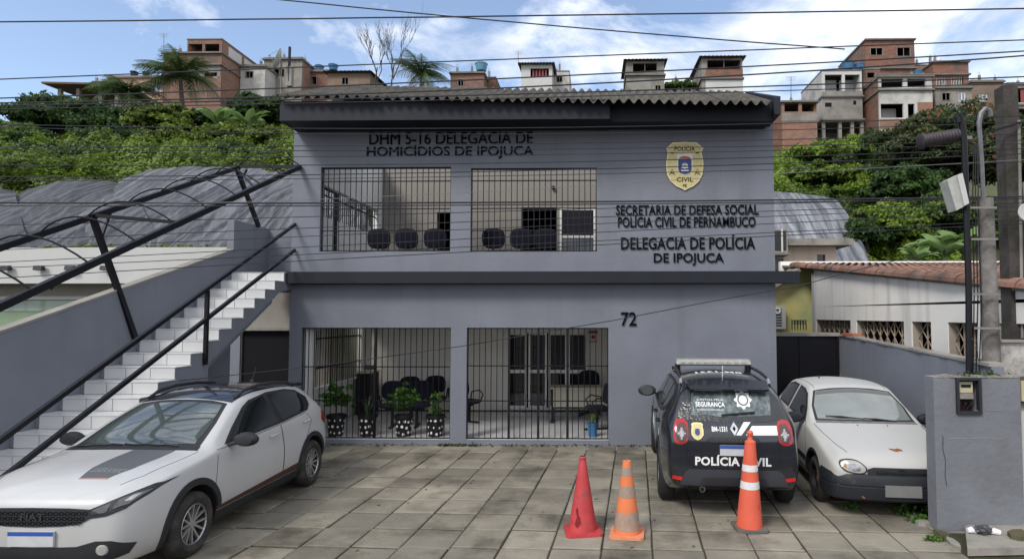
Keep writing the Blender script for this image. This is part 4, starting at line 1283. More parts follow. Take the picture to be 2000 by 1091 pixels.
# headlamps, grille
for sg in (-1, 1):
    hl = [(.47, .655), (.50, .585), (.62, .60), (.735, .645), (.80, .72), (.83, .79), (.78, .785), (.70, .75), (.58, .70)]
    lamp = patch(bv, 'F', [(sg * a, b) for a, b in hl], .006, m_trim, 'headlamp', hb, .035, .012)
    patch(bv, 'F', [(sg * a, b) for a, b in [(.66, .655), (.74, .68), (.80, .755), (.74, .745), (.67, .715)]], .011, m_lens, 'lamp_lens', lamp, .025, .004)
    patch(bv, 'F', [(sg * a, b) for a, b in [(.71, .70), (.745, .70), (.775, .74), (.735, .735)]], .0135, m_lensin, 'lamp_reflector', lamp, .02, .002)
    patch(bv, 'F', [(sg * a, b) for a, b in [(.50, .615), (.62, .635), (.635, .70), (.57, .68), (.50, .65)]], .010, m_lens, 'lamp_lens', lamp, .025, .004)
    h = hit(bv, 'F', sg * .60, .315, .016)
    if h: MB().lathe([(0, .012), (.038, .01), (.042, 0), (.05, -.01)], h, (1, sg * .35, 0), 20).build('fog_lamp', m_lens_old, hb, True)
patch(bv, 'F', [(-.48, .66), (-.3, .672), (0, .676), (.3, .672), (.48, .66), (.50, .59), (.42, .545), (.25, .52), (0, .512), (-.25, .52), (-.42, .545), (-.50, .59)], .008, m_trim, 'grille', hb, .04, .012)
gr = MB()
for i in range(-9, 10):
    for j in range(3):
        u = i * .05 + (j % 2) * .025; v_ = .545 + j * .042
        if abs(u) > .46 - (0 if j else .06): continue
        h = hit(bv, 'F', u, v_, .011)
        if h: gr.tube([h + Vector((0, .02 * math.cos(q), .015 * math.sin(q))) for q in [k * math.pi / 3 for k in range(7)]], .0028, 4, False)
gr.build('honeycomb_mesh', m_letter, hb)
decal_text(bv, 'F', 'FIAT', -.105, .572, .21, .06, .018, mat('badge_grey', (.06, .06, .065), .4, .5, var=0), hb, 'badge', .02)
patch(bv, 'F', [(-.62, .21), (-.74, .25), (-.78, .33), (-.66, .385), (-.54, .39), (-.38, .345), (0, .335), (.38, .345), (.54, .39), (.66, .385), (.78, .33), (.74, .25), (.62, .21), (0, .20)], .010, m_trim, 'lower_grille', hb, .05, .014)
patch(bv, 'F', [(-.2, .355), (.2, .355), (.2, .48), (-.2, .48)], .028, m_plate, 'number_plate', hb, .1, .024)
patch(bv, 'F', [(-.2, .445), (.2, .445), (.2, .48), (-.2, .48)], .030, m_blue_pl, 'plate_band', hb, .1, 0)
# bonnet decal
m_gdec = mat('grey_bonnet_decal', (.085, .09, .10), .5, var=.05)
patch(bv, 'T', [(1.03, .08), (1.02, .50), (1.3, .50), (1.60, .47), (1.80, .40), (1.82, .15), (1.62, .10), (1.3, .08)], .0025, m_gdec, 'bonnet_decal', hb, .06, 0)
patch(bv, 'T', [(1.80, .40), (1.82, .15), (1.832, .148), (1.815, .41)], .0032, mat('orange_line', (.55, .16, .05), .5, var=0), 'decal_edge', hb, .06, 0)
decal_text(bv, 'T', 'TREKKING', 1.62, .14, .30, .085, .004, mat('pale_decal_letter', (.22, .23, .24), .5, var=0), hb, 'lettering', .0, 1, 0, True)
surf_line(bv, 'T', [(1.02, .72), (1.35, .70), (1.7, .66), (1.88, .58)], .003, m_well, 'bonnet_shut_line', hb, .0)
surf_line(bv, 'T', [(1.02, -.72), (1.35, -.70), (1.7, -.66), (1.88, -.58)], .003, m_well, 'bonnet_shut_line', hb, .0)
# wipers, aerial, spoiler, rear
for y0, y1 in ((-.10, .48), (-.62, -.12)):
    pp = [hit(bv, 'T', .965 + .02 * (k % 2), y0 + (y1 - y0) * k / 5, .018) for k in range(6)]
    MB().tube(pp, .009, 5).build('wiper', m_trim, hb)
a = hit(bv, 'T', -1.20, 0, 0)
MB().lathe([(0, 0), (.03, 0), (.02, .03), (0, .035)], a, (0, 0, 1), 10).tube([a + Vector((0, 0, .02)), a + Vector((-.09, 0, .19))], .005, 5).build('aerial', m_trim, hb)
MB().hexa([(-1.5, -.5, 1.40), (-1.5, .5, 1.40), (-1.72, .45, 1.345), (-1.72, -.45, 1.345), (-1.5, -.5, 1.425), (-1.5, .5, 1.425), (-1.74, .46, 1.375), (-1.74, -.46, 1.375)]).build('spoiler', m_trim, hb)
patch(bv, 'B', [(-.5, 1.02), (.5, 1.02), (.44, 1.30), (-.44, 1.30)], .004, m_cglass, 'rear_window', hb, .06, .006)
patch(bv, 'B', [(-.6, .36), (.6, .36), (.62, .5), (-.62, .5)], .01, m_trim, 'rear_bumper', hb, .06, .01)
finish(hb, (-4.875, 7.34, 0), R(-90))
FOFF[0] = 0.0

# ------------------------------------------------------------------ 2. black police SUV
sv = thing('police_suv', (0, 0, 0), 'black police SUV seen from behind with white light bar on its roof', 'car')
st_s = [
    (2.17, .40, .45, .48, .60, .62, .66, .84, .64, .92, .5, .94),
    (2.08, .28, .66, .40, .78, .60, .82, .92, .78, .99, .62, 1.0),
    (1.75, .24, .76, .36, .86, .62, .89, .97, .86, 1.03, .70, 1.06),
    (1.30, .24, .78, .36, .89, .65, .90, 1.02, .87, 1.07, .74, 1.10),
    (.95, .24, .80, .36, .89, .68, .89, 1.05, .87, 1.11, .76, 1.14),
    (.75, .24, .80, .36, .89, .68, .89, 1.06, .87, 1.20, .76, 1.23),
    (.10, .24, .80, .36, .89, .68, .89, 1.07, .87, 1.54, .63, 1.585),
    (-.40, .24, .80, .36, .89, .68, .89, 1.08, .87, 1.57, .625, 1.63),
    (-1.10, .24, .80, .36, .89, .70, .905, 1.10, .87, 1.56, .615, 1.625),
    (-1.70, .25, .80, .37, .89, .72, .905, 1.11, .86, 1.51, .60, 1.57),
    (-1.88, .27, .77, .39, .85, .73, .87, 1.10, .82, 1.37, .64, 1.44),
    (-2.02, .35, .74, .45, .82, .72, .835, 1.06, .79, 1.15, .72, 1.18),
    (-2.12, .38, .72, .46, .80, .68, .81, .95, .77, 1.03, .71, 1.05),
    (-2.17, .41, .64, .48, .73, .62, .75, .80, .72, .90, .66, .92),
]
CREASE[:] = [.45, .5, (5, 6)]
body, bv = make_body(st_s, p_black, (1.335, -1.335), .395, .90)
body.parent = sv
for sg, vw in ((1, 'L'), (-1, 'Rt')):
    dlo = [(.78, 1.10), (.50, 1.28), (.20, 1.46), (-.2, 1.52), (-.9, 1.53), (-1.45, 1.50), (-1.66, 1.40), (-1.60, 1.22), (-1.40, 1.15), (-.5, 1.11)]
    band = patch(bv, vw, dlo, .007, m_trim, 'side_window', sv, .035, .006)
    patch(bv, vw, [(.62, 1.125), (.46, 1.26), (.18, 1.43), (-.12, 1.485), (-.40, 1.492), (-.42, 1.135)], .0115, m_cglass, 'front_pane', band, .035, 0)
    patch(bv, vw, [(-.50, 1.14), (-.48, 1.495), (-.9, 1.50), (-1.16, 1.49), (-1.22, 1.16)], .0115, m_cglass, 'rear_pane', band, .035, 0)
    patch(bv, vw, [(-1.30, 1.17), (-1.24, 1.48), (-1.45, 1.46), (-1.60, 1.38), (-1.55, 1.25)], .0115, m_cglass, 'quarter_pane', band, .035, 0)
    for dr in ([(.98, .42), (1.0, .7), (.88, 1.08), (-.44, 1.10), (-.47, .7), (-.46, .42)], [(-.475, .42), (-.49, .7), (-.46, 1.10), (-1.2, 1.13), (-1.28, .95), (-1.10, .8), (-.93, .55), (-.9, .42)]):
        surf_line(bv, vw, dr + [dr[0]], .004, m_well, 'shut_line', sv, .0)
    for x_ in (-.28, -1.12):
        h = hit(bv, vw, x_, .98, .02)
        MB().tube([h + Vector((.1, -sg * .01, 0)), h + Vector((.05, sg * .01, 0)), h + Vector((-.06, sg * .01, 0)), h + Vector((-.1, -sg * .01, 0))], .014, 6).build('door_handle', m_trim, sv, True)
    patch(bv, vw, [(.90, .26), (.92, .38), (-.92, .38), (-.90, .26)], .012, m_trim, 'sill_moulding', sv, .06, .02)
    ring_arch(bv, vw, 1.335, .3555, .395, .455, m_trim, sv, -18, 188)
    ring_arch(bv, vw, -1.335, .3555, .395, .455, m_trim, sv, -8, 196)
    # door livery
    patch(bv, vw, [(.85, .62), (.85, .80), (.2, .80), (.1, .62)], .003, m_sticker, 'door_stripe', sv, .08, 0)
    patch(bv, vw, [(-1.40, .83), (-1.30, .83), (-1.36, .93), (-1.46, .93)], .003, m_sticker, 'door_stripe', sv, .08, 0)
    patch(bv, vw, [(-.2, .62), (-.45, .62), (-.45, .86), (-.2, .86)], .003, mat('blue_sticker', (.10, .28, .5), .5, var=.2), 'door_crest', sv, .08, 0)
    patch(bv, vw, [(-.2, .56), (-.45, .56), (-.45, .62), (-.2, .62)], .003, mat('orange_sticker', (.55, .2, .06), .5, var=.2), 'door_crest', sv, .08, 0)
    for x_ in (1.335, -1.335): make_wheel(sv, x_, sg * .79, sg, .345, .215, 'suv')
    mirror(sv, .60, sg * 1.0, 1.17, sg, m_trim, size=1.15)
    # roof rails
    rl = [hit(bv, 'T', x_, sg * .59, 0) for x_ in (.15, 0, -.5, -1.0, -1.4, -1.58)]
    up_ = [.01, .05, .065, .065, .06, .0]
    r_ = MB().tube([p + Vector((0, 0, u)) for p, u in zip(rl, up_)], [.016, .022, .022, .022, .02, .016], 6).build('roof_rail', m_trim, sv, True)
    for x_ in (.1, -1.48):
        h = hit(bv, 'T', x_, sg * .59, 0)
        MB().tube([h + Vector((.06, 0, 0)), h + Vector((0, 0, .05)), h + Vector((-.07, 0, .0))], .024, 6).build('rail_foot', mat('satin_silver', (.35, .35, .36), .4, .6, var=.1), r_, True)
# wet, dusty rear window
m_rwin = mat('rain_spotted_glass', (.05, .065, .07), .10, var=.6, scale=14, col2=(.16, .20, .205), thr=(.42, .62), fac2=.7, spec=.8, bump=.35, bscale=26)
m_rwin0 = mat('tinted_glass', (.012, .014, .016), .10, var=.5, scale=18, spec=.8, bump=.35, bscale=40)
rw = patch(bv, 'B', [(-.68, 1.16), (-.45, 1.13), (0, 1.12), (.45, 1.13), (.68, 1.16), (.56, 1.46), (.3, 1.50), (-.3, 1.50), (-.56, 1.46)], .004, m_rwin0, 'rear_window', sv, .06, .008)
patch(bv, 'B', [(-.50, 1.20), (.1, 1.175), (.3, 1.20), (.50, 1.19), (.48, 1.42), (.44, 1.455), (-.46, 1.455), (-.52, 1.42)], .006, m_rwin, 'wiped_area', rw, .05, 0)
# view 'B' looks along +x: the observer's right is -y, so text runs with flip -1
decal_text(bv, 'B', 'SEGURANÇA', .435, 1.275, .37, .062, .009, m_sticker, rw, 'lettering', .03, -1)
decal_text(bv, 'B', 'JUNTOS PELA', .42, 1.345, .34, .028, .009, m_sticker, rw, 'lettering', .0, -1)
decal_text(bv, 'B', 'GOVERNO DE PERNAMBUCO', .42, 1.243, .34, .018, .009, m_sticker, rw, 'lettering', .0, -1)
# star badge sticker
mb = MB(); cc = (-.17, 1.365)
star = []
for k in range(32):
    q = 2 * math.pi * k / 32; r_ = .118 if k % 4 in (0,) else (.10 if k % 4 in (1, 3) else .085)
    star.append((cc[0] + r_ * math.cos(q), cc[1] + r_ * .92 * math.sin(q)))
sb = patch(bv, 'B', star, .009, m_sticker, 'star_sticker', rw, .03, 0)
patch(bv, 'B', [(cc[0] + .066 * math.cos(q), cc[1] + .062 * math.sin(q)) for q in [k * math.pi / 10 for k in range(20)]], .011, mat('sticker_ring', (.08, .10, .11), .4, var=0), 'star_ring', sb, .03, 0) if False else None
patch(bv, 'B', [(cc[0] + .070 * math.cos(q), cc[1] + .066 * math.sin(q)) for q in [k * math.pi / 10 for k in range(20)]], .0105, mat('sticker_ring', (.10, .13, .14), .4, var=0), 'star_ring', rw, .03, 0)
patch(bv, 'B', [(cc[0] + .052 * math.cos(q), cc[1] + .050 * math.sin(q)) for q in [k * math.pi / 10 for k in range(20)]], .012, m_sticker, 'star_centre', rw, .03, 0)
pp = [hit(bv, 'B', -.30 + .42 * k / 5, 1.225 - .022 * k / 5 * 1.6, .025) for k in range(6)]
MB().tube([p for p in pp if p], .011, 5).build('wiper', m_trim, sv, True)
# roof spoiler
MB().hexa([(-1.62, -.54, 1.535), (-1.62, .54, 1.535), (-1.93, .49, 1.475), (-1.93, -.49, 1.475), (-1.62, -.54, 1.575), (-1.62, .54, 1.575), (-1.95, .50, 1.50), (-1.95, -.50, 1.50)]).build('spoiler', p_black, sv, False)
decal_text(bv, 'T', 'BM-1331', -1.05, -.33, .66, .17, .004, m_sticker, sv, 'roof_number', .03, 1, 0, True)
# tail lamps
for sg in (-1, 1):
    tl_ = smooth_poly([(sg * a, b) for a, b in [(.55, 1.02), (.555, 1.11), (.61, 1.15), (.69, 1.14), (.725, 1.06), (.725, .93), (.69, .88), (.61, .88), (.56, .92)]], 3)
    lamp = patch(bv, 'B', tl_, .014, m_redlens, 'tail_lamp', sv, .035, .02)
    patch(bv, 'B', smooth_poly([(sg * a, b) for a, b in [(.565, 1.01), (.58, 1.09), (.66, 1.10), (.70, 1.02), (.695, .93), (.63, .905), (.57, .94)]], 3), .019, mat('dark_lamp_inner', (.09, .05, .05), .2, var=.4, scale=30), 'lamp_inner', lamp, .03, .004)
    for dx_, dz_ in ((.050, .010), (.012, .060)):
        patch(bv, 'B', [(sg * .632 - dx_, .99 - dz_), (sg * .632 + dx_, .99 - dz_), (sg * .632 + dx_, .99 + dz_), (sg * .632 - dx_, .99 + dz_)], .023 + dx_ * .02, m_lensin, 'lamp_cross', lamp, .03, .004)
    patch(bv, 'B', [(sg * .632 - .026, .99 - .03), (sg * .632 + .026, .99 - .03), (sg * .632 + .026, .99 + .03), (sg * .632 - .026, .99 + .03)], .026, m_lensin, 'lamp_cross', lamp, .03, .004)
    patch(bv, 'B', [(sg * .62, .455), (sg * .745, .475), (sg * .745, .51), (sg * .63, .50)], .024, m_reflr, 'reflector', sv, .04, .01)
    surf_line(bv, 'B', [(sg * .56, .86), (sg * .57, .72), (sg * .50, .62)], .005, m_well, 'shut_line', sv, 0)
surf_line(bv, 'B', [(.57, .66), (.50, .615), (0, .605), (-.50, .615), (-.57, .66)], .005, m_well, 'shut_line', sv, 0)
# tailgate: garnish, plate, lettering
patch(bv, 'B', [(-.33, .93), (-.28, .96), (.28, .96), (.33, .93), (.30, .905), (-.30, .905)], .020, m_trim, 'garnish', sv, .05, .02)
decal_text(bv, 'B', 'DUSTER', .21, .918, .42, .024, .024, mat('badge_grey', (.12, .12, .13), .3, .5, var=0), sv, 'lettering', .0, -1)
patch(bv, 'B', [(-.165, .755), (.165, .755), (.165, .875), (-.165, .875)], .018, m_plate, 'number_plate', sv, .1, .014)
patch(bv, 'B', [(-.165, .835), (.165, .835), (.165, .875), (-.165, .875)], .020, m_blue_pl, 'plate_band', sv, .1, 0)
decal_text(bv, 'B', 'POLÍCIA CIVIL', .47, .635, .93, .125, .006, m_sticker, sv, 'lettering', .035, -1)
decal_text(bv, 'B', 'BM-1331', .255, 1.02, .19, .055, .006, m_sticker, sv, 'lettering', .03, -1)
patch(bv, 'B', [(-.04, .985), (-.105, .985), (-.235, 1.125), (-.15, 1.125)][::-1], .006, m_sticker, 'white_stripe', sv, .05, 0)
patch(bv, 'B', [(-.16, .985), (-.245, 1.085), (-.555, 1.09), (-.56, .99)][::-1], .006, m_sticker, 'white_stripe', sv, .05, 0)
dm = patch(bv, 'B', [(.03, 1.05), (-.02, 1.12), (-.07, 1.05), (-.02, .975)], .018, m_chrome, 'diamond_badge', sv, .04, .014)
patch(bv, 'B', [(.0, 1.05), (-.02, 1.08), (-.04, 1.05), (-.02, 1.018)], .021, m_well, 'badge_centre', dm, .04, .002)
def shield2(cx_, cz_, w_, h_):
    hf = [(0, 1.0), (.45, .96), (.62, .98), (.95, .78), (.85, .55), (.97, .1), (.95, -.4), (.55, -.8), (0, -1.0)]
    return [(cx_ + a * w_, cz_ + b * h_) for a, b in hf] + [(cx_ - a * w_, cz_ + b * h_) for a, b in hf[-2:0:-1]]
sh = patch(bv, 'B', shield2(.435, 1.02, .078, .095), .007, m_golde, 'shield_sticker', sv, .04, 0)
patch(bv, 'B', shield2(.435, 1.02, .064, .08), .0085, m_gold, 'shield_face', sh, .04, 0)
patch(bv, 'B', shield2(.435, 1.01, .032, .038), .010, m_eblue, 'shield_centre', sh, .04, 0)
# bumper
patch(bv, 'B', [(-.66, .42), (-.60, .55), (-.54, .59), (.54, .59), (.60, .55), (.66, .42), (.5, .415), (-.5, .415)], .03, mat('bumper_plastic', (.030, .032, .040), .55, var=.15), 'rear_bumper', sv, .06, .025)
patch(bv, 'B', [(-.42, .425), (-.37, .495), (-.32, .505), (.32, .505), (.37, .495), (.42, .425)], .042, mat('grey_skid_plate', (.016, .017, .021), .5, var=.1), 'skid_plate', sv, .06, .012)
MB().lathe([(.028, 0), (.032, 0), (.032, .12), (.026, .12), (.026, .01)], (-2.22, .39, .37), (1, 0, 0), 16).build('exhaust_tip', m_chrome, sv, True)
# windscreen & light bar
patch(bv, 'T', [(.80, -.70), (.88, 0), (.80, .70), (.22, .57), (.17, 0), (.22, -.57)], .004, m_cglass, 'windscreen', sv, .06, .006)
lb = group_part('light_bar', sv, (-.35, 0, 1.70))
lbm = mat('light_bar_lens', (.33, .33, .31), .35, var=.25, scale=16, coat=.3)
MB().hexa([(-.48, -.57, 1.732), (-.20, -.57, 1.732), (-.20, .57, 1.732), (-.48, .57, 1.732), (-.465, -.555, 1.80), (-.22, -.555, 1.80), (-.22, .555, 1.80), (-.465, .555, 1.80)]).build('lens', lbm, lb)
MB().box(-.49, -.23, -.575, .575, 1.715, 1.734).build('base_tray', m_trim, lb)
for sg in (-1, 1): MB().box(-.40, -.32, sg * .50, sg * .58, 1.60, 1.714).build('bracket', m_trim, lb)
for k in range(9): MB().box(-.4865, -.4805, -.5 + k * .115, -.42 + k * .115, 1.75, 1.768).build('led_module', m_lens_old, lb)
h = hit(bv, 'T', -1.35, 0, 0); MB().tube([h, h + Vector((-.03, 0, .14))], .006, 5).build('aerial', m_sticker, sv)
cs = Vector((1.67, 8.05, 0)); HD = .062
sv.scale = (1, .945, 1)
lb.location.z -= .05
finish(sv, (cs.x + 1.335 * math.sin(HD), cs.y + 1.335 * math.cos(HD), 0), R(90) - HD)

# ------------------------------------------------------------------ 3. old white hatchback
oc = thing('parked_car', (0, 0, 0), 'old faded white hatchback with rust patch, squeezed between black SUV and grey wall', 'car')
st_c = [
    (2.00, .34, .45, .38, .58, .44, .62, .53, .61, .61, .52, .63),
    (1.95, .28, .64, .34, .70, .44, .725, .60, .715, .69, .60, .71),
    (1.82, .25, .70, .32, .755, .46, .775, .66, .755, .75, .64, .775),
    (1.50, .19, .72, .30, .79, .50, .80, .75, .77, .81, .64, .845),
    (1.20, .19, .73, .30, .80, .55, .81, .83, .78, .875, .67, .91),
    (.85, .19, .73, .30, .80, .58, .805, .88, .78, .925, .70, .96),
    (.70, .19, .73, .30, .80, .58, .805, .89, .78, .99, .70, 1.03),
    (.12, .19, .73, .30, .80, .58, .805, .90, .78, 1.33, .57, 1.37),
    (-.35, .19, .73, .30, .80, .58, .805, .91, .78, 1.37, .555, 1.42),
    (-1.05, .19, .73, .30, .80, .59, .81, .93, .77, 1.335, .54, 1.395),
    (-1.42, .21, .72, .32, .79, .60, .80, .94, .74, 1.22, .52, 1.30),
    (-1.62, .23, .70, .34, .77, .60, .78, .90, .71, 1.0, .58, 1.06),
    (-1.72, .27, .64, .38, .72, .58, .73, .80, .67, .88, .56, .90),
    (-1.76, .32, .5, .42, .58, .54, .60, .68, .56, .74, .5, .76),
]
CREASE[:] = [.5, .4, (6, 7)]
body, bv = make_body(st_c, p_oldwhite, (1.22, -1.22), .335, .81)
body.parent = oc
ws_ = patch(bv, 'T', [(.80, -.65), (.86, -.3), (.87, 0), (.86, .3), (.80, .65), (.5, .625), (.20, .53), (.175, .3), (.17, 0), (.175, -.3), (.20, -.53), (.5, -.625)], .003, m_trim, 'windscreen', oc, .06, .006)
patch(bv, 'T', [(.765, -.61), (.825, -.3), (.835, 0), (.825, .3), (.765, .61), (.5, .595), (.225, .505), (.20, 0), (.225, -.505), (.5, -.595)], .006, m_cglass3, 'windscreen_glass', ws_, .05, 0)
patch(bv, 'T', [(.86, -.66), (.92, -.3), (.93, 0), (.92, .3), (.86, .66), (.80, .64), (.86, .3), (.87, 0), (.86, -.3), (.80, -.64)], .005, mat('grey_cowl', (.14, .14, .13), .8, var=.3, scale=8), 'cowl', oc, .05, .006)
patch(bv, 'T', [(.235, .50), (.21, 0), (.235, -.50), (.30, -.525), (.275, 0), (.30, .525)], .0075, mat('sun_strip', (.10, .10, .10), .3, var=.1), 'sun_strip', ws_, .06, 0)
for sg, vw in ((1, 'L'), (-1, 'Rt')):
    fw_ = patch(bv, vw, [(.66, .93), (.45, 1.09), (.20, 1.25), (0, 1.30), (-.30, 1.315), (-.36, .955)], .003, m_trim, 'side_window', oc, .05, .006)
    patch(bv, vw, [(.56, .955), (.42, 1.075), (.18, 1.225), (0, 1.27), (-.26, 1.285), (-.32, .975)], .006, m_cglass, 'side_pane', fw_, .05, 0)
    fw_ = patch(bv, vw, [(-.44, .955), (-.40, 1.315), (-.80, 1.31), (-1.10, 1.26), (-1.28, 1.14), (-1.30, 1.03), (-1.18, .975)], .003, m_trim, 'side_window', oc, .05, .006)
    patch(bv, vw, [(-.48, .98), (-.445, 1.285), (-.80, 1.28), (-1.07, 1.235), (-1.235, 1.13), (-1.25, 1.045), (-1.15, 1.0)], .006, m_cglass, 'side_pane', fw_, .05, 0)
    dr = [(.82, .32), (.84, .6), (.74, .90), (.68, .93), (-.38, .945), (-.42, .6), (-.40, .32)]
    surf_line(bv, vw, dr + [dr[0]], .004, m_well, 'shut_line', oc, 0)
    ring_arch(bv, vw, 1.22, .3015, .335, .37, m_trim_old, oc, -5, 180, off=.008)
    ring_arch(bv, vw, -1.22, .3015, .335, .37, m_trim_old, oc, 0, 185, off=.008)
    patch(bv, vw, [(.84, .43), (.84, .49), (-.38, .49), (-.38, .43)], .010, m_trim_old, 'side_moulding', oc, .06, .012)
    for x_ in (1.22, -1.22): make_wheel(oc, x_, sg * .705, sg, .285, .175, 'steel')
    mirror(oc, .60, sg * .89, .965, sg, m_trim_old)
    h = hit(bv, vw, -.22, .80, .01); MB().box(h.x - .07, h.x + .07, h.y - .012, h.y + .012, h.z - .02, h.z + .02).build('door_handle', m_trim_old, oc)
    lampp = smooth_poly([(sg * a, b) for a, b in [(.375, .615), (.395, .555), (.48, .545), (.60, .565), (.665, .62), (.655, .675), (.58, .70), (.46, .685)]], 3)
    lamp = patch(bv, 'F', lampp, .008, m_trim, 'headlamp', oc, .035, .016)
    patch(bv, 'F', smooth_poly([(sg * a, b) for a, b in [(.392, .615), (.408, .568), (.48, .558), (.59, .577), (.648, .625), (.64, .665), (.575, .685), (.465, .672)]], 3), .014, m_lens_old, 'lamp_lens', lamp, .03, .006)
    patch(bv, 'F', smooth_poly([(sg * a, b) for a, b in [(.45, .615), (.46, .58), (.52, .575), (.575, .60), (.575, .645), (.51, .655)]], 3), .0175, m_lensin, 'lamp_reflector', lamp, .03, .002)
    patch(bv, 'F', [(sg * .595, .60), (sg * .632, .622), (sg * .625, .655), (sg * .595, .655)], .017, mat('amber_lens', (.35, .16, .05), .3, var=.2), 'indicator_lens', lamp, .03, .002)
# roof gutters
for sg in (1, -1):
    surf_line(bv, 'T', [(.15, sg * .50), (-.4, sg * .50), (-1.1, sg * .48)], .004, m_trim, 'roof_gutter', oc, 0)
    surf_line(bv, 'T', [(.88, sg * .69), (1.2, sg * .665), (1.6, sg * .60), (1.80, sg * .54)], .004, m_well, 'bonnet_shut_line', oc, 0)
# bumper & grille
cpl = [(1.58, .80), (1.75, .79), (1.90, .735), (1.99, .60), (2.03, .35), (2.045, 0), (2.03, -.35), (1.99, -.60), (1.90, -.735), (1.75, -.79), (1.58, -.80)]
sweep_bumper(cpl, [(-.12, .225), (-.03, .235), (.0, .26), (.012, .33), (.015, .395), (.004, .405), (.004, .412), (.015, .42), (.012, .50), (-.01, .54), (-.10, .56)], m_trim_old, 'front_bumper', oc)
patch(bv, 'F', [(-.37, .60), (-.30, .625), (.30, .625), (.37, .60), (.37, .54), (-.37, .54)], .014, m_trim, 'grille', oc, .05, .016)
MB().bar(hit(bv, 'F', -.28, .582, .03), hit(bv, 'F', .28, .582, .03), .012, .02).build('grille_slat', m_trim_old, oc)
c_ = hit(bv, 'F', 0, .585, .025); MB().lathe([(.028, 0), (.036, 0), (.036, .01), (.028, .01)], c_, (1, 0, 0), 18, True).build('badge', m_trim_old, oc, True)
MB().box(c_.x + .0, c_.x + .008, -.03, .03, c_.z - .005, c_.z + .005).build('badge_bar', m_trim_old, oc)
MB().box(2.055, 2.075, -.2, .2, .31, .44).build('number_plate', m_plateg, oc)
m_rust = mat('rust', (.22, .075, .03), .9, var=.4, scale=30)
patch(bv, 'T', [(1.78, .075), (1.80, .03), (1.76, -.02), (1.72, -.04), (1.735, .03), (1.71, .075), (1.74, .11), (1.78, .115)], .002, m_rust, 'rust_patch', oc, .02, 0)
MB().lathe([(0, 0), (.03, .002), (0, .004)], (2.025, -.42, .30), (1, .0, 0), 7).build('rust_patch', m_rust, oc)
for y0, y1, s2 in ((-.50, -.02, 1), (-.02, .38, 1)):
    pp = [hit(bv, 'T', (.83 - .10 * (1 - k / 5)) if y0 < -.1 else (.86 - .05 * (1 - k / 5)), y0 + (y1 - y0) * k / 5, .02) for k in range(6)]
    MB().tube([p for p in pp if p], [.007, .009, .016, .010, .008, .008], 5).build('wiper', m_trim, oc)
a = hit(bv, 'T', -.55, -.25, 0); MB().lathe([(0, 0), (.012, 0), (.008, .04), (0, .05)], a, (0, 0, 1), 8).build('aerial_base', m_trim, oc)
for y_ in (-.16, .22):
    a = hit(bv, 'T', 1.0, y_, 0); MB().lathe([(0, 0), (.009, 0), (.009, .01), (0, .012)], a, (0, 0, 1), 8).build('washer_jet', m_trim, oc)
HC = .10; fx, fy = 3.64, 8.0
finish(oc, (fx + 1.22 * math.sin(HC), fy + 1.22 * math.cos(HC), 0), R(-90) - HC, R(.3))

# ------------------------------------------------------------------ traffic cones
def cone(px, py, h, rb, rt, base, m_b, m_c, bands, label, lean=(0, 0), rotz=0.0, extra=None):
    o = G(px, py)
    t = thing('traffic_cone', o, label, 'cone')
    s = base / 2
    mb = MB(); c_ = .03
    oc_ = [(-s + c_, -s), (s - c_, -s), (s, -s + c_), (s, s - c_), (s - c_, s), (-s + c_, s), (-s, s - c_), (-s, -s + c_)]
    ca, sa = math.cos(rotz), math.sin(rotz)
    mb.prism([(o.x + a * ca - b * sa, o.y + a * sa + b * ca, .003) for a, b in oc_], (0, 0, .028)); mb.build('base', m_b, t)
    rs_ = random.Random(int(px))
    lv = [0] + sorted({q for b in bands for q in b[:2]}) + [1.0]
    def prof(f): return rb + (rt - rb) * f
    def ring(f, n=28, dr=0.0):
        pts = []
        for k in range(n):
            q = 2 * math.pi * k / n
            dent = 1 + (.05 * math.sin(q * 2 + px) * (1 - f) if extra else .015 * math.sin(3 * q + px))
            r_ = (prof(f) + dr) * dent
            pts.append((o.x + math.cos(q) * r_ + lean[0] * f, o.y + math.sin(q) * r_ + lean[1] * f, .031 + f * (h - .031)))
        return pts
    def seg(f0, f1, m, name, parent, dr=0.0):
        mb = MB(); n = 28; K = max(2, int((f1 - f0) * 12))
        for j in range(K + 1): mb.v += ring(f0 + (f1 - f0) * j / K, n, dr)
        for j in range(K):
            for k in range(n):
                a = j * n + k; b = j * n + (k + 1) % n
                mb.f.append((a, b, b + n, a + n)); mb.m.append(0)
        return mb.build(name, m, parent, True)
    seg(0, 1, m_c, 'cone_body', t)
    for f0, f1, m in bands: seg(f0, f1, m, 'band', t, .002)
    mb = MB(); r0 = rt
    mb.lathe([(rt, h - .003), (rt * .55, h - .002), (rt * .55, h - .05)], (o.x + lean[0], o.y + lean[1], 0), (0, 0, 1), 20); mb.build('tip_opening', m_b if extra is None else m_c, t, True)
    return t, o
m_red = mat('faded_red_plastic', (.42, .045, .05), .55, var=.18, scale=7, col2=(.13, .05, .055), thr=(.52, .62), fac2=.6)
m_org = mat('orange_plastic', (.62, .17, .065), .55, var=.12, scale=6)
m_org_faded = mat('worn_orange_band', (.34, .22, .165), .8, var=.25, scale=9, col2=(.22, .19, .16), thr=(.45, .6))
m_orgb = mat('pale_orange_plastic', (.58, .22, .12), .6, var=.15, scale=6)
m_cored = mat('orange_red_plastic', (.58, .10, .055), .5, var=.12, scale=5)
m_band = mat('reflective_band', (.58, .58, .58), .45, var=.08, scale=20)
m_cbase = mat('grey_rubber_base', (.11, .10, .09), .9, var=.2, scale=9)
t, o = cone(1138, 1037, .80, .155, .035, .40, m_red, m_red, [], 'battered plain red traffic cone with a torn hole near its base', rotz=.15, extra=True)
hole = [(-.085, .12), (-.06, .20), (-.075, .27), (-.055, .30), (-.045, .22), (-.03, .20), (-.02, .14), (-.06, .085)]
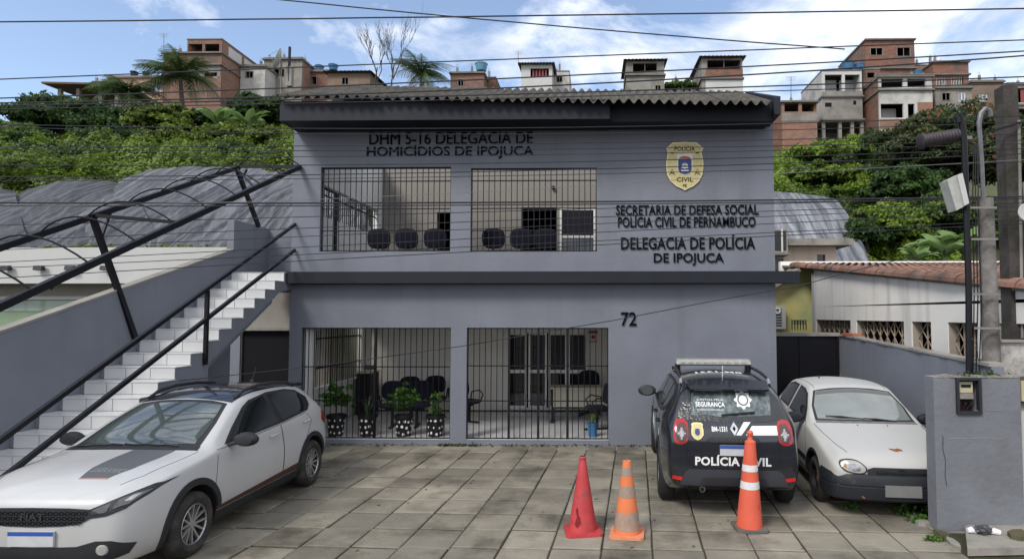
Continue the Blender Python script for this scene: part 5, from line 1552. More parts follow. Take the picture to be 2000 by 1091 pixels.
def on_cone(o, a, zz, rb, rt, h, d=.004):
    f = zz / h; r_ = rb + (rt - rb) * f + d
    y_ = -math.sqrt(max(r_ * r_ - a * a, 1e-4)); return Vector((o.x + a, o.y + y_, zz))
MB().poly([on_cone(o, a, b, .155, .035, .8, .012) for a, b in hole]).build('torn_hole', mat('dark_red_inside', (.16, .005, .01), .7), t)
m_nub = m_red
MB().lathe([(.035, 0), (.04, .01), (.04, .03), (.03, .04)], (o.x, o.y, .785), (0, 0, 1), 14).build('tip_collar', m_red, t, True)
t, o = cone(1225, 1043, .80, .148, .045, .37, m_orgb, m_org, [(.06, .30, m_org_faded), (.50, .66, m_org_faded), (.80, .92, m_org_faded)], 'orange traffic cone with worn colourless bands on a pale orange base', rotz=-.12)
t, o = cone(1464, 1031, .93, .145, .062, .35, m_cbase, m_cored, [(.47, .56, m_band), (.685, .765, m_band)], 'tall orange cone with two white bands on a dark base behind the SUV', lean=(.02, .0), rotz=.05)
mb = MB(); mb.lathe([(.062, .0), (.06, .05), (.028, .07), (.022, .10), (.034, .12), (.036, .15), (.022, .17), (0, .175)], (o.x + .02, o.y, .92), (0, 0, 1), 18); mb.build('knob', m_cored, t, True)
MB().poly([on_cone(o, a, b, .145, .062, .93, .006) + Vector((.01, 0, 0)) for a, b in ((-.05, .10), (.07, .30), (.10, .22), (-.01, .07))]).build('painted_crease', mat('crease_shade_paint', (.40, .06, .035), .5, var=.1), t)  # darker orange painted on the smooth cone as the shade of a crease
# ================================================================== HILLSIDE
def elev(a, Y):
    """tangent of the elevation angle of the hill surface seen at azimuth a = X/Y"""
    left = np.interp(Y, [15, 17, 19, 27, 35, 48, 58, 80, 130, 200], [-.16, -.10, .10, .235, .272, .31, .335, .345, .20, .10])
    right = np.interp(Y, [15, 19, 24, 30, 40, 50, 58, 80, 130, 200], [-.16, -.12, .04, .180, .212, .245, .262, .30, .20, .10])
    t = np.clip((a + .15) / .35, 0, 1); t = t * t * (3 - 2 * t)
    e = left * (1 - t) + right * t
    e = e - np.clip(-a - .75, 0, 2) * .16 * np.clip((Y - 25) / 20, 0, 1)
    e = e - np.clip(a - .62, 0, 2) * .10
    return e
def hz(x, y):
    base = CAMH + y * elev(x / y, y)
    n_ = noise.noise(Vector((x * .12, y * .12, 0))) * .7 + noise.noise(Vector((x * .4, y * .4, 3))) * .25
    return base + n_ * min(1, max(0, (y - 18) / 8)) - 1.0 * float(np.clip((27.5 - y) / 2.5, 0, 1))
mb = MB()
ys = list(np.linspace(15, 34, 26)) + list(np.linspace(36, 82, 30)) + [90, 100, 115, 135, 160, 200]
nx = 90
for y in ys:
    for i in range(nx + 1):
        a = -1.7 + 3.4 * i / nx
        mb.v.append((a * max(y, 30) , y, hz(a * max(y, 30), y)))
for j in range(len(ys) - 1):
    for i in range(nx):
        k = j * (nx + 1) + i; mb.f.append((k, k + 1, k + nx + 2, k + nx + 1)); mb.m.append(0)
m_hill = mat('hill_soil', (.05, .07, .022), .95, var=.4, scale=.5, col2=(.07, .05, .03), bump=.5, bscale=2, coords='World')
mb.build('hillside', m_hill, kind='structure', smooth=True, recenter=False)

# creeper cover on the slope
def scatter_cover(name, region, n, size, m, seed, hgt, label, cat, tb=(.15, .9)):
    rs = np.random.RandomState(seed); P_, N_, T_ = [], [], []
    (a0, a1), (y0, y1) = region
    A = rs.uniform(a0, a1, n); Y = y0 * (y1 / y0) ** rs.uniform(0, 1, n)
    for a, y in zip(A, Y):
        x = a * y
        b = noise.noise(Vector((x * .55, y * .55, 7))) + .5 * noise.noise(Vector((x * 1.6, y * 1.6, 2)))
        h = max(0, .45 + b + .5 * noise.noise(Vector((x * .22, y * .22, 11)))) * hgt
        z = hz(x, y) + rs.uniform(.35, 1.0) * h
        P_.append((x, y, z)); e = .35
        gx = noise.noise(Vector(((x + e) * .55, y * .55, 7))) - noise.noise(Vector(((x - e) * .55, y * .55, 7)))
        gy = noise.noise(Vector((x * .55, (y + e) * .55, 7))) - noise.noise(Vector((x * .55, (y - e) * .55, 7)))
        N_.append((-gx * 2.2, -gy * 2.2 - .35, 1.0)); T_.append(.52 + b * .75 + .9 * noise.noise(Vector((x * .13, y * .2, 5))))  # tint rises with mound height: highlights and dark gaps painted into leaf colour
    return leaf_object(name, P_, N_, size, m, seed=seed, tint=np.array(T_), jitter=.5, label=label, cat=cat, kind='stuff')
scatter_cover('creeper_cover', ((-1.02, -.40), (26, 58)), 210000, .115, lm_mixed, 1, 1.5, 'dense green creepers covering the hillside left of the station', 'ground cover')
scatter_cover('creeper_cover', ((.26, .60), (25, 56)), 170000, .115, lm_cover, 2, 1.3, 'bright green creepers covering the hillside right of the station', 'ground cover')
scatter_cover('creeper_cover', ((-.40, .26), (27, 60)), 60000, .2, lm_mixed, 5, 1.2, 'mixed green ground cover on the hill directly behind the station roof', 'ground cover')
scatter_cover('grass_fringe', ((-1.0, -.42), (25.6, 27.8)), 9000, .12, lm_bright, 3, .6, 'low grass along the top of the left plastic sheeting', 'grass')

# plastic sheeting on the cut slopes
def tarp_mat(name, c1, c2, seed):
    m = bpy.data.materials.new(name); m.use_nodes = True; t = m.node_tree; b = t.nodes['Principled BSDF']; n = t.nodes.new; l = t.links.new
    g = n('ShaderNodeNewGeometry'); mp = n('ShaderNodeMapping'); mp.inputs['Rotation'].default_value = (0, 0, R(-24)); mp.inputs['Scale'].default_value = (4.2, .30, .34); mp.inputs['Location'].default_value = (seed, 0, 0)
    l(g.outputs['Position'], mp.inputs[0])
    a = n('ShaderNodeTexNoise'); a.inputs['Scale'].default_value = 1.0; a.inputs['Detail'].default_value = 8; a.inputs['Roughness'].default_value = .7; a.inputs['Distortion'].default_value = .25; l(mp.outputs[0], a.inputs['Vector'])
    r = n('ShaderNodeValToRGB'); r.color_ramp.elements[0].position = .40; r.color_ramp.elements[0].color = (*c1, 1); r.color_ramp.elements[1].position = .66; r.color_ramp.elements[1].color = (*c2, 1)  # bright and dark of the folds painted in as colour streaks
    l(a.outputs[0], r.inputs[0]); l(r.outputs[0], b.inputs['Base Color']); b.inputs['Roughness'].default_value = .58; b.inputs['Specular IOR Level'].default_value = .35
    bp = n('ShaderNodeBump'); bp.inputs['Strength'].default_value = .7; bp.inputs['Distance'].default_value = .25; l(a.outputs[0], bp.inputs['Height']); l(bp.outputs[0], b.inputs['Normal'])
    return m
def tarp(name, top, bot, Yt, Yb, m, label, seed, nu=170, nv=60, flare=0):
    """sheet draped between an upper and a lower pixel line measured at depths Yt and Yb"""
    rs = random.Random(seed)
    def at(line, u):
        xs = [q[0] for q in line]; ysx = [q[1] for q in line]
        x = xs[0] + (xs[-1] - xs[0]) * u
        return x, float(np.interp(x, xs, ysx))
    mb = MB(); xs_w = 3.2
    for j in range(nv + 1):
        v = j / nv
        for i in range(nu + 1):
            u = i / nu
            x0, y0 = at(top, u); x1, y1 = at(bot, u)
            a = P(x0, y0, Yt); b = P(x1, y1, Yb)
            p = a.lerp(b, v)
            fold = ((.5 - 2 * abs(noise.noise(Vector((u * nu * .12 + v * 2.6, v * .5, seed + 9))))) * .085 + (.5 - 2 * abs(noise.noise(Vector((u * nu * .30 - v * 3, v * .9, seed))))) * .035)
            lump = noise.noise(Vector((p.x * .28, v * 1.6, seed))) * 1.0 + noise.noise(Vector((p.x * 1.1, v * 3, seed + 4))) * .22
            bul = math.sin(math.pi * min(1, v * 1.0)) * .9
            p += Vector((0, -.75, .65)) * (fold * (.4 + v) + lump * .4 * math.sin(math.pi * v) + bul * .25)
            mb.v.append(tuple(p))
    for j in range(nv):
        for i in range(nu):
            k = j * (nu + 1) + i; mb.f.append((k, k + nu + 1, k + nu + 2, k + 1)); mb.m.append(0)
    n0 = len(mb.v); ob_v = [(x, y + .12, z - .12) for x, y, z in mb.v]
    return mb.build(name, m, smooth=True, label=label, cat='tarpaulin')
t_l = tarp_mat('grey_plastic_sheet', (.030, .032, .039), (.19, .195, .215), 1)
t_d = tarp_mat('dark_plastic_sheet', (.020, .021, .026), (.12, .122, .135), 5)
t_r = tarp_mat('silver_plastic_sheet', (.06, .065, .078), (.28, .29, .32), 9)
tarp('plastic_sheeting', [(-260, 372), (0, 368), (30, 374)], [(-330, 500), (-60, 500), (70, 500)], 25.0, 19.2, t_d, 'small dark plastic sheet at the far left edge of the slope', 3, 50, 30)
tarp('plastic_sheeting', [(0, 392), (60, 368), (130, 350), (200, 352), (260, 362)], [(-40, 500), (100, 500), (330, 500)], 25.6, 19.0, t_d, 'dark grey plastic sheet left of the big grey one on the cut slope', 2, 80, 36)
tarp('plastic_sheeting', [(190, 392), (240, 350), (290, 332), (370, 325), (470, 327), (600, 332), (700, 335)], [(60, 500), (330, 505), (560, 560), (760, 600)], 26.4, 19.0, t_l, 'large wrinkled grey plastic sheet draped over the slope behind the stairs', 1)
tarp('plastic_sheeting', [(1440, 368), (1515, 374), (1560, 378), (1610, 384), (1636, 392)], [(1440, 540), (1560, 540), (1660, 545), (1712, 545)], 29.0, 23.5, t_r, 'silver grey plastic sheet on the slope behind the cream house', 4, 70, 40)

# ================================================================== TREES AND PLANTS ON THE HILL
def limb_tree(name, base, h, r, crown, m_leaf, label, nclump, per, crad, lsize, seed, group=None, lean=0.0, rz=None):
    rs = random.Random(seed)
    t = thing(name, base, label, 'tree' if 'tree' in name else 'shrub', group)
    b = Vector(base); top = b + Vector((lean, 0, h * .55))
    mb = MB(); mb.tube([b - Vector((0, 0, .6)), b + Vector((lean * .3, 0, h * .25)), top], [r * 1.2, r, r * .7], 8)
    rx, ry, rzz = crown
    cc = b + Vector((lean, 0, h - rzz * .8))
    for k in range(9):
        a = rs.uniform(0, 6.28); q = cc + Vector((math.cos(a) * rx * .6, math.sin(a) * ry * .6, rs.uniform(-.2, .6) * rzz))
        mb.tube([top - Vector((0, 0, rs.random() * h * .15)), top.lerp(q, .5) + Vector((0, 0, .3)), q], [r * .5, r * .3, r * .12], 5)
    mb.build('trunk', m_bark, t, True)
    p_, n_, tt = blob_points(cc.x, cc.y, cc.z, rx, ry, rzz, int(nclump * 1.3), int(per * 2.0), crad * .85, seed)
    leaf_object('crown', p_, n_, lsize * .62, m_leaf, t, seed=seed, tint=tt, jitter=.55)
    return t
def at_px(px, pyb, Y):
    p = P(px, pyb, Y); return p
def tree_px(name, px, pyt, pyb, wpx, Y, m_leaf, label, nclump=120, per=55, crad=.55, lsize=.26, seed=1, group=None, trunk=.18):
    """crown spans pyt..pyb pixels high and wpx wide at depth Y, standing on the hill"""
    s = FPX / Y; c = P(px, (pyt + pyb) / 2, Y); H_ = (pyb - pyt) / s; W_ = wpx / s
    gz = hz(c.x, Y)
    topz = c.z + H_ / 2; h = max(topz - gz, H_ * .9)
    return limb_tree(name, (c.x, Y, topz - h), h, trunk, (W_ / 2, W_ * .42, H_ / 2), m_leaf, label, nclump, per, crad, lsize, seed, group)
tree_px('bushy_tree', 125, 212, 300, 190, 44, lm_dark, 'wide dark green tree on the left hillside crest', 150, 70, .9, .30, 11)
tree_px('bushy_tree', 215, 235, 315, 110, 42, lm_dark, 'dark tree between the far left tree and the bright round shrub', 110, 60, .8, .28, 12)
tree_px('bushy_tree', 30, 255, 335, 120, 40, lm_mid, 'mid green tree at the left picture edge above the dark sheet', 110, 60, .8, .28, 13)
tree_px('round_shrub', 322, 216, 292, 130, 39, lm_bright, 'bright yellow green round shrub below the coconut palms', 120, 70, .6, .22, 14)
tree_px('shrub', 440, 258, 318, 120, 37, lm_bright, 'bright shrub below the banana plants on the left slope', 90, 60, .6, .22, 15)
tree_px('shrub', 540, 262, 312, 100, 36, lm_bright, 'light green shrub against the left roof corner of the station', 80, 60, .55, .22, 16)
tree_px('shrub', 130, 300, 350, 150, 34, lm_mid, 'mid green shrub directly above the dark plastic sheet', 90, 60, .6, .22, 17)
tree_px('shrub', 250, 300, 345, 140, 33, lm_mid, 'shrub above the left end of the large grey sheet', 90, 60, .55, .22, 18)
tree_px('bushy_tree', 505, 195, 262, 90, 48, lm_dark, 'dark bushes filling the gap left of the station roof', 80, 60, .7, .26, 19)
# right side
tree_px('mango_tree', 1850, 245, 400, 260, 33, lm_red, 'broad dark tree with reddish young leaves behind the street lamp', 300, 90, .75, .20, 21, trunk=.3)
tree_px('mango_tree', 1985, 262, 420, 160, 31, lm_red, 'dark reddish tree behind the two poles at the right edge', 160, 80, .7, .20, 22, trunk=.25)
tree_px('bushy_tree', 1770, 345, 430, 140, 30, lm_dark, 'dark green thicket under the reddish tree', 160, 80, .6, .20, 23)
tree_px('shrub', 1735, 412, 515, 150, 27, lm_cover, 'leafy mid green bush right of the silver sheet', 150, 80, .5, .17, 24)
tree_px('shrub', 1830, 398, 470, 130, 27.5, lm_mid, 'green bush behind the banana plants by the street lamp', 120, 80, .5, .17, 25)
tree_px('shrub', 1940, 420, 520, 170, 28, lm_dark, 'dark bush between the two poles above the tiled roof', 130, 70, .6, .18, 26)
tree_px('shrub', 1640, 285, 335, 160, 42, lm_cover, 'rounded bright green bush below the white two storey house', 90, 70, .7, .24, 29)
tree_px('shrub', 1600, 335, 380, 140, 34, lm_cover, 'bright creeper mound just above the silver sheet', 90, 70, .55, .2, 30)
tree_px('shrub', 1330, 164, 185, 70, 62, lm_mid, 'treetop showing between the block house and the brick balcony house', 30, 40, .5, .25, 31)

# palms: fronds are parts
def frond_mesh(L_, droop, seed, m=None, wid=.38):
    rs = random.Random(seed); mb = MB()
    pts = []
    for k in range(13):
        s = k / 12
        pts.append(Vector((L_ * (s * .95), 0, L_ * (.62 * s - (.62 + droop) * s * s))))
    mb.tube(pts, [.045 * (1 - .8 * k / 12) for k in range(13)], 4)
    for k in range(1, 40):
        s = k / 40; i = min(int(s * 12), 11); p = pts[i].lerp(pts[i + 1], s * 12 - i)
        d = (pts[i + 1] - pts[i]).normalized()
        ll = wid * L_ * math.sin(math.pi * min(1, .12 + s * .88)) * rs.uniform(.8, 1.1)
        for sg in (-1, 1):
            tip = p + d * ll * .55 + Vector((0, sg * ll * .75, -ll * (.35 + .4 * rs.random())))
            w_ = d * .035 * L_ / 3
            mb.quad(p - w_, p + w_, tip + w_ * .25, tip - w_ * .25)
    me = mb.mesh(m or lm_palm, 'frond')
    at = me.attributes.new('tint', 'FLOAT', 'FACE'); at.data.foreach_set('value', [rs.uniform(.2, .9) for _ in me.polygons])
    return me
fr = [frond_mesh(3.0, .25, 1), frond_mesh(3.0, .65, 2), frond_mesh(3.0, .05, 3)]
def palm(px, pyc, pyb, Y, scale, label, seed, n=20, side=1.0):
    c = P(px, pyc, Y); gz = min(hz(c.x, Y), c.z - 1.5)
    t = thing('palm_tree', (c.x, Y, gz), label, 'tree')
    rs = random.Random(seed)
    MB().tube([(c.x + .5, Y, gz - .3), (c.x + .25, Y, (gz + c.z) / 2), c], [.22, .17, .13], 9).build('trunk', m_bark, t, True)
    for k in range(n):
        a = 2 * math.pi * k / n + rs.uniform(-.2, .2); el = rs.uniform(-.25, .75)
        o = inst('frond', fr[rs.randrange(3)], c, t, rot=(rs.uniform(-.3, .3), -el, a)); o.scale = (scale * rs.uniform(.85, 1.1),) * 3
palm(352, 152, 215, 46, 1.05, 'tall coconut palm in front of the large brick house', 1)
palm(252, 185, 235, 46, .95, 'coconut palm left of the tallest one, before the peach house', 2)
palm(822, 148, 190, 60, 1.1, 'palm crown rising behind the middle of the roof', 3, 18)
# banana plants: large leaves are parts
def ban_mesh(L_, seed):
    rs = random.Random(seed); mb = MB(); n = 9
    cen = [Vector((L_ * (.15 * s + .42 * s * s), 0, L_ * (1.0 * s - .42 * s * s * s))) for s in [k / n for k in range(n + 1)]]
    for k in range(n):
        for sg in (-1, 1):
            w0 = .17 * L_ * math.sin(math.pi * min(1, .06 + .94 * k / n)) ; w1 = .17 * L_ * math.sin(math.pi * min(1, .06 + .94 * (k + 1) / n))
            a, b = cen[k], cen[k + 1]
            mb.quad(a, b, b + Vector((0, sg * w1, -w1 * .35 - rs.random() * .05)), a + Vector((0, sg * w0, -w0 * .35 - rs.random() * .05)))
    me = mb.mesh(lm_ban, 'leaf'); at = me.attributes.new('tint', 'FLOAT', 'FACE'); tv = rs.uniform(.1, .9)
    at.data.foreach_set('value', [min(1, max(0, tv + rs.uniform(-.15, .15))) for _ in me.polygons]); return me
bl = [ban_mesh(2.0, k) for k in range(4)]
def banana(px, pyb, Y, sc, label, seed, n=9):
    c = P(px, pyb, Y); rs = random.Random(seed)
    t = thing('banana_plant', c, label, 'plant')
    MB().tube([c - Vector((0, 0, 1.2)), c + Vector((0, 0, .8 * sc))], [.16, .09], 8).build('stem', mat('banana_stem', (.12, .14, .05), .7, var=.3), t, True)
    for k in range(n):
        a = 2 * math.pi * k / n * 1.6 + rs.uniform(-.4, .4)
        o = inst('leaf', bl[rs.randrange(4)], c + Vector((0, 0, .55 * sc)), t, rot=(rs.uniform(-.2, .2), rs.uniform(-.1, .6), a)); o.scale = (sc * rs.uniform(.8, 1.15),) * 3
banana(425, 258, 38, 1.0, 'banana plant left of the other on the left slope', 1)
banana(485, 262, 37, 1.0, 'banana plant nearest the station roof on the left slope', 2)
banana(1845, 530, 22.5, .95, 'banana plant with an upright leaf behind the tiled roof', 3)
banana(1885, 520, 23.0, .9, 'broad leaved banana plant directly behind the black conduit', 4)
banana(1790, 530, 22.0, .6, 'low drooping banana plant left of the upright leaved one', 5)
# bare tree
def bare_tree(px, pyt, pyb, Y, label, seed):
    b = P(px, pyb, Y); top = P(px, pyt, Y); H_ = top.z - b.z
    t = thing('bare_tree', b - Vector((0, 0, 2)), label, 'tree'); rs = random.Random(seed)
    mb = MB(); br_ = MB()
    def grow(p, d, l_, r_, dep):
        q = p + d * l_; m_ = p + d * l_ * .5 + Vector((rs.uniform(-.1, .1), 0, 0)) * l_
        (mb if dep == 0 else br_).tube([p, m_, q], [r_, r_ * .85, r_ * .65], 5 if dep < 2 else 3)
        if dep >= 5: return
        for k in range(3 if dep < 4 else 2):
            nd = (d + Vector((rs.uniform(-.45, .45), rs.uniform(-.4, .4), rs.uniform(.1, .45)))).normalized()
            grow(p.lerp(q, rs.uniform(.55, 1)), nd, l_ * rs.uniform(.55, .82), r_ * .6, dep + 1)
    grow(b - Vector((0, 0, 2)), Vector((.02, 0, 1)), 2 + H_ * .34, .08, 0)
    mb.build('trunk', m_bark, t, True); br_.build('branches', m_bark, t)
bare_tree(768, 58, 158, 55, 'tall leafless tree behind the roof', 4)
bare_tree(735, 82, 158, 56, 'shorter leafless tree left of the tall one', 8)

# ================================================================== HOUSES ON THE HILL
b_red = brick_mat('hill_brick', (.155, .082, .062), (.21, .12, .09), (.18, .155, .135), 1.0, .7)
b_dark = brick_mat('weathered_hill_brick', (.17, .075, .05), (.23, .11, .075), (.15, .125, .11), 1.0, .8)
b_or = brick_mat('orange_hill_brick', (.21, .105, .072), (.26, .14, .10), (.2, .165, .14), 1.0, .5)
m_rend = mat('stained_white_render', (.42, .41, .39), .85, var=.15, scale=.8, col2=(.15, .135, .12), thr=(.5, .72), fac2=.8, coords='World')
m_rendg = mat('grey_cement_render', (.22, .205, .185), .9, var=.2, scale=.9, col2=(.10, .09, .08), thr=(.45, .7), fac2=.8, coords='World')
m_peach = mat('peach_render', (.42, .28, .20), .85, var=.12, scale=.8, coords='World')
m_brown = mat('brown_render', (.19, .135, .10), .9, var=.2, scale=.8, col2=(.12, .10, .085), coords='World')
m_hslab = mat('house_slab', (.15, .14, .13), .9, var=.25, scale=1.0, coords='World')
m_hwhite = mat('house_white', (.45, .45, .445), .8, var=.08, scale=.8, coords='World')
m_tank = mat('blue_tank', (.04, .13, .26), .5, var=.2, scale=3)
m_rroof = mat('rusty_roof_sheet', (.11, .065, .05), .85, var=.3, scale=1.0, coords='World')
def house(name, label, px0, px1, pyt, pyb, Y, depth, m, storeys=(), openings=(), side_m=None, roof='flat', front_bands=(), slab_over=.12, panes=True, extra_base=4.0):
    """front wall on plane Y between px0..px1; openings in pixels (x0,x1,y0,y1,kind)"""
    a = P(px0, pyt, Y); b = P(px1, pyb, Y); x0, x1, zt, zb = a.x, b.x, a.z, b.z
    base = zb - extra_base
    t = thing(name, ((x0 + x1) / 2, Y, base), label, 'house')
    ops = []
    for o in openings:
        p = P(o[0], o[2], Y); q = P(o[1], o[3], Y); ops.append((p.x, q.x, q.z, p.z, o[4]))
    mb = MB(); wall_holes(mb, (x0, Y, base), (1, 0, 0), (0, .2, 0), x1 - x0, zt - base, [(p - x0, q - x0, c - base, d - base) for p, q, c, d, k in ops])
    mb.build('front_wall', m, t)
    mb = MB(); mb.box(x0 + .001, x0 + .2, Y + .201, Y + depth, base, zt); mb.box(x1 - .2, x1 - .001, Y + .201, Y + depth, base, zt); mb.box(x0 + .201, x1 - .201, Y + depth - .2, Y + depth, base, zt)
    mb.build('side_wall', side_m or m, t)
    mb = MB(); mb.box(x0 + .21, x1 - .21, Y + 2.2, Y + 2.3, base, zt - .05); mb.build('dark_backing', m_dark, t)  # near-black sheet stands in for the unlit room behind the openings
    for z in storeys:
        zz = P(px0, z, Y).z
        MB().box(x0 - slab_over, x1 + slab_over, Y - slab_over * 2, Y + depth * .9, zz - .10, zz + .05).build('floor_slab', m_hslab, t)
    for (c0, c1, y0, y1, mm) in front_bands:
        p = P(c0, y0, Y); q = P(c1, y1, Y); MB().box(p.x, q.x, Y - .03, Y - .004, q.z, p.z).build('wall_panel', mm, t)
    for p, q, c, d, k in ops:
        if k == 'win':
            mb = MB(); wall_holes(mb, (p, Y + .06, c), (1, 0, 0), (0, .05, 0), q - p, d - c, [(.06, (q - p) / 2 - .03, .06, d - c - .06), ((q - p) / 2 + .03, q - p - .06, .06, d - c - .06)])
            w_ = mb.build('window', m_alu, t); MB().box(p + .04, q - .04, Y + .08, Y + .09, c + .04, d - .04).build('pane', mat('pale_pane', (.16, .18, .22), .1, var=.1, spec=.8), w_)
        elif k == 'dark':
            mb = MB(); wall_holes(mb, (p - .05, Y - .03, c - .05), (1, 0, 0), (0, .10, 0), q - p + .1, d - c + .1, [(.06, q - p + .04, .06, d - c + .04)])
            mb.box((p + q) / 2 - .025, (p + q) / 2 + .025, Y + .02, Y + .06, c + .012, d - .012); mb.build('window_frame', m_rendg, t)
        elif k == 'rail':
            mb = MB(); mb.box(p, q, Y + .02, Y + .07, c + .9, c + .96)
            n = int((q - p) / .16)
            for i in range(n): mb.box(p + .05 + i * .16, p + .08 + i * .16, Y + .03, Y + .06, c, c + .9)
            mb.build('railing', m_alu, t)
        elif k == 'cloth':
            mb = MB()
            for i in range(5): mb.box(p + (q - p) * (.1 + i * .17), p + (q - p) * (.2 + i * .17), Y + .15, Y + .17, c + .1, d - .1)
            mb.build('hanging_clothes', mat('red_cloth', (.22, .05, .05), .9, var=.4, scale=3), t)
        elif k == 'room':   # open balcony with pale back wall
            MB().box(p + .02, q - .02, Y + 1.4, Y + 1.5, c, d).build('balcony_wall', m_hwhite, t)
    if roof == 'flat':
        MB().box(x0 - .04, x1 + .04, Y - .06, Y + depth + .05, zt + .002, zt + .09).build('roof', m_hslab, t)
        r5 = random.Random(int(px0))
        for k in range(r5.randrange(2, 5)):
            u = x0 + .15 + (x1 - x0 - .3) * r5.random(); v_ = Y + .2 + r5.random() * depth * .5; h5 = r5.uniform(.25, .9)
            MB().box(u - .1, u + .1, v_ - .1, v_ + .1, zt + .092, zt + .09 + h5).build('column_stub', m_rendg, t)
            rb = MB()
            for q_ in ((-.05, -.05), (.05, .05)): rb.tube([(u + q_[0], v_ + q_[1], zt + .09 + h5), (u + q_[0] * 1.3, v_ + q_[1], zt + .09 + h5 + .35)], .012, 4)
            rb.build('rebar', m_rroof, t)
    elif roof == 'sheet':
        mb = MB(); n = 24
        for i in range(n):
            u0 = x0 - .3 + (x1 - x0 + .6) * i / n; u1 = x0 - .3 + (x1 - x0 + .6) * (i + 1) / n; k = .05 * (i % 2); k2 = .05 * ((i + 1) % 2)
            mb.quad((u0, Y - .5, zt + .02 + k), (u1, Y - .5, zt + .02 + k2), (u1, Y + depth, zt + .5 + k2), (u0, Y + depth, zt + .5 + k))
            mb.quad((u0, Y + depth, zt + .46 + k), (u1, Y + depth, zt + .46 + k2), (u1, Y - .5, zt - .02 + k2), (u0, Y - .5, zt - .02 + k))
        mb.build('roof', m_rroof, t)
    return t, (x0, x1, zt, zb, Y)
def tank(px, pyt, pyb, Y, label, m=None):
    c = P(px, pyb, Y); s = Y / FPX; h = (pyb - pyt) * s
    t = thing('water_tank', c, label, 'water tank')
    r = h * .72
    MB().lathe([(0, 0), (r * .78, 0), (r * .98, h * .75), (r * 1.03, h * .75), (r * 1.03, h * .82), (r * .9, h * .84)], c, (0, 0, 1), 22).build('tank_body', m or m_tank, t, True)
    MB().lathe([(r * 1.06, h * .83), (r * .8, h * .95), (r * .3, h), (0, h)], c, (0, 0, 1), 22).build('lid', m or m_tank, t, True)
    return t
def pipe_on(t, px, y0, y1, Y, m=None):
    a_, b_ = P(px, y0, Y), P(px, y1, Y); MB().tube([(a_.x, Y - .09, a_.z), (b_.x, Y - .09, b_.z)], .055, 6).build('downpipe', m or m_hwhite, t)
# --- left
# open shelter
a = P(103, 168, 56); b = P(238, 168, 56)
t = thing('open_shelter', ((a.x + b.x) / 2, 56, a.z - 5), 'open hilltop shelter with dark sloping roof on posts, far left', 'shelter')
MB().hexa([(a.x - .4, 55.2, a.z - .05), (b.x, 55.2, a.z - .25), (b.x, 62, a.z + .1), (a.x - .4, 62, a.z + .25), (a.x - .4, 55.2, a.z + .12), (b.x, 55.2, a.z - .08), (b.x, 62, a.z + .3), (a.x - .4, 62, a.z + .45)]).build('roof', m_rroof, t)
for px in (116, 152, 196, 228):
    p = P(px, 172, 56); MB().box(p.x - .16, p.x + .16, 56, 56.3, a.z - 6, a.z - .28).build('post', m_rendg, t)
for px in (130, 170, 210):
    p = P(px, 172, 61); MB().box(p.x - .14, p.x + .14, 61, 61.3, a.z - 6, a.z - .1).build('post', m_rendg, t)
MB().box(a.x, b.x, 56.05, 56.2, a.z - 6, a.z - 1.9).build('low_wall', m_rendg, t)
house('hill_house', 'peach rendered house with dark roof rim behind the palms', 213, 335, 150, 215, 60, 7, m_peach, (152,), [(290, 318, 160, 178, 'win')])
tank(262, 139, 149, 60.5, 'dark tank on the left end of the peach house', m_navy)
tank(285, 140, 149, 60.5, 'dark tank on the right of the peach house roof', m_navy)
house('hill_house', 'low brick block left of the tall brick house, behind the palm', 320, 366, 104, 215, 59, 6, b_red, (104,), [(335, 350, 130, 145, 'dark')])
th, inf = house('hill_house', 'tall three level brick house with open top floor, left of the dish', 366, 430, 78, 215, 57, 9, b_red, (104, 127), [(368, 395, 86, 103, 'open'), (400, 428, 86, 103, 'open')],
      b_or, front_bands=[(366, 430, 127, 150, m_rendg), (400, 416, 142, 152, mat('red_cloth', (.22, .05, .05))), (416, 424, 142, 152, m_hwhite)])
x1 = inf[1]
for k in range(3): MB().box(x1 + .005, x1 + .04, 58.0 + k * 2.7, 60.2 + k * 2.7, inf[2] - 1.25, inf[2] - .25).build('white_side_panel', m_hwhite, th)
for k in range(2): MB().box(x1 + .005, x1 + .10, 61.5 + k * 3, 61.75 + k * 3, inf[2] - 7, inf[2] - 1.4).build('white_downpipe', m_hwhite, th)
house('hill_house', 'brick and concrete house behind the satellite dish', 516, 588, 114, 200, 62, 7, m_rendg, (116,), [(535, 555, 135, 150, 'dark')], b_or)
house('hill_house', 'narrow brown house right of the dish, under the two tanks', 590, 640, 138, 200, 64, 6, b_dark, (140,), [(600, 618, 150, 165, 'dark')])
tank(624, 127, 139, 64.5, 'blue tank left of its twin above the long low house')
tank(651, 125, 138, 64.5, 'blue tank right of its twin above the long low house')
house('hill_house', 'long low house with thin dark roof line left of the bare trees', 640, 722, 143, 200, 60, 7, m_brown, (), [(668, 680, 152, 165, 'dark')], roof='sheet')
# dish
c = P(548, 118, 50); ds = thing('satellite_dish', (c.x, 50, c.z - 2), 'large white satellite dish on a mast above the roof corner', 'satellite dish')
mb = MB(); ax = Vector((-.86, -.42, .28)).normalized()
mb.lathe([(0, 0), (.35, .03), (.7, .13), (.98, .28), (.98, .31), (.7, .17), (.35, .07), (0, .04)], c, ax, 28); mb.build('reflector', mat('dish_mesh', (.42, .42, .40), .6, var=.15), ds, True)
MB().tube([c + Vector((.1, 0, -3)), c + Vector((.08, 0, -.1))], .07, 8).build('mast', m_rendg, ds)
mb = MB(); fe = c + ax * .95
for k in range(3):
    q = k * 2.09; o_ = ax.orthogonal().normalized(); o2 = ax.cross(o_); mb.tube([c + ax * .25 + (o_ * math.cos(q) + o2 * math.sin(q)) * .9, fe], .015, 4)
mb.tube([fe, fe - ax * .15], .06, 6); mb.build('feed_horn', m_rendg, ds)
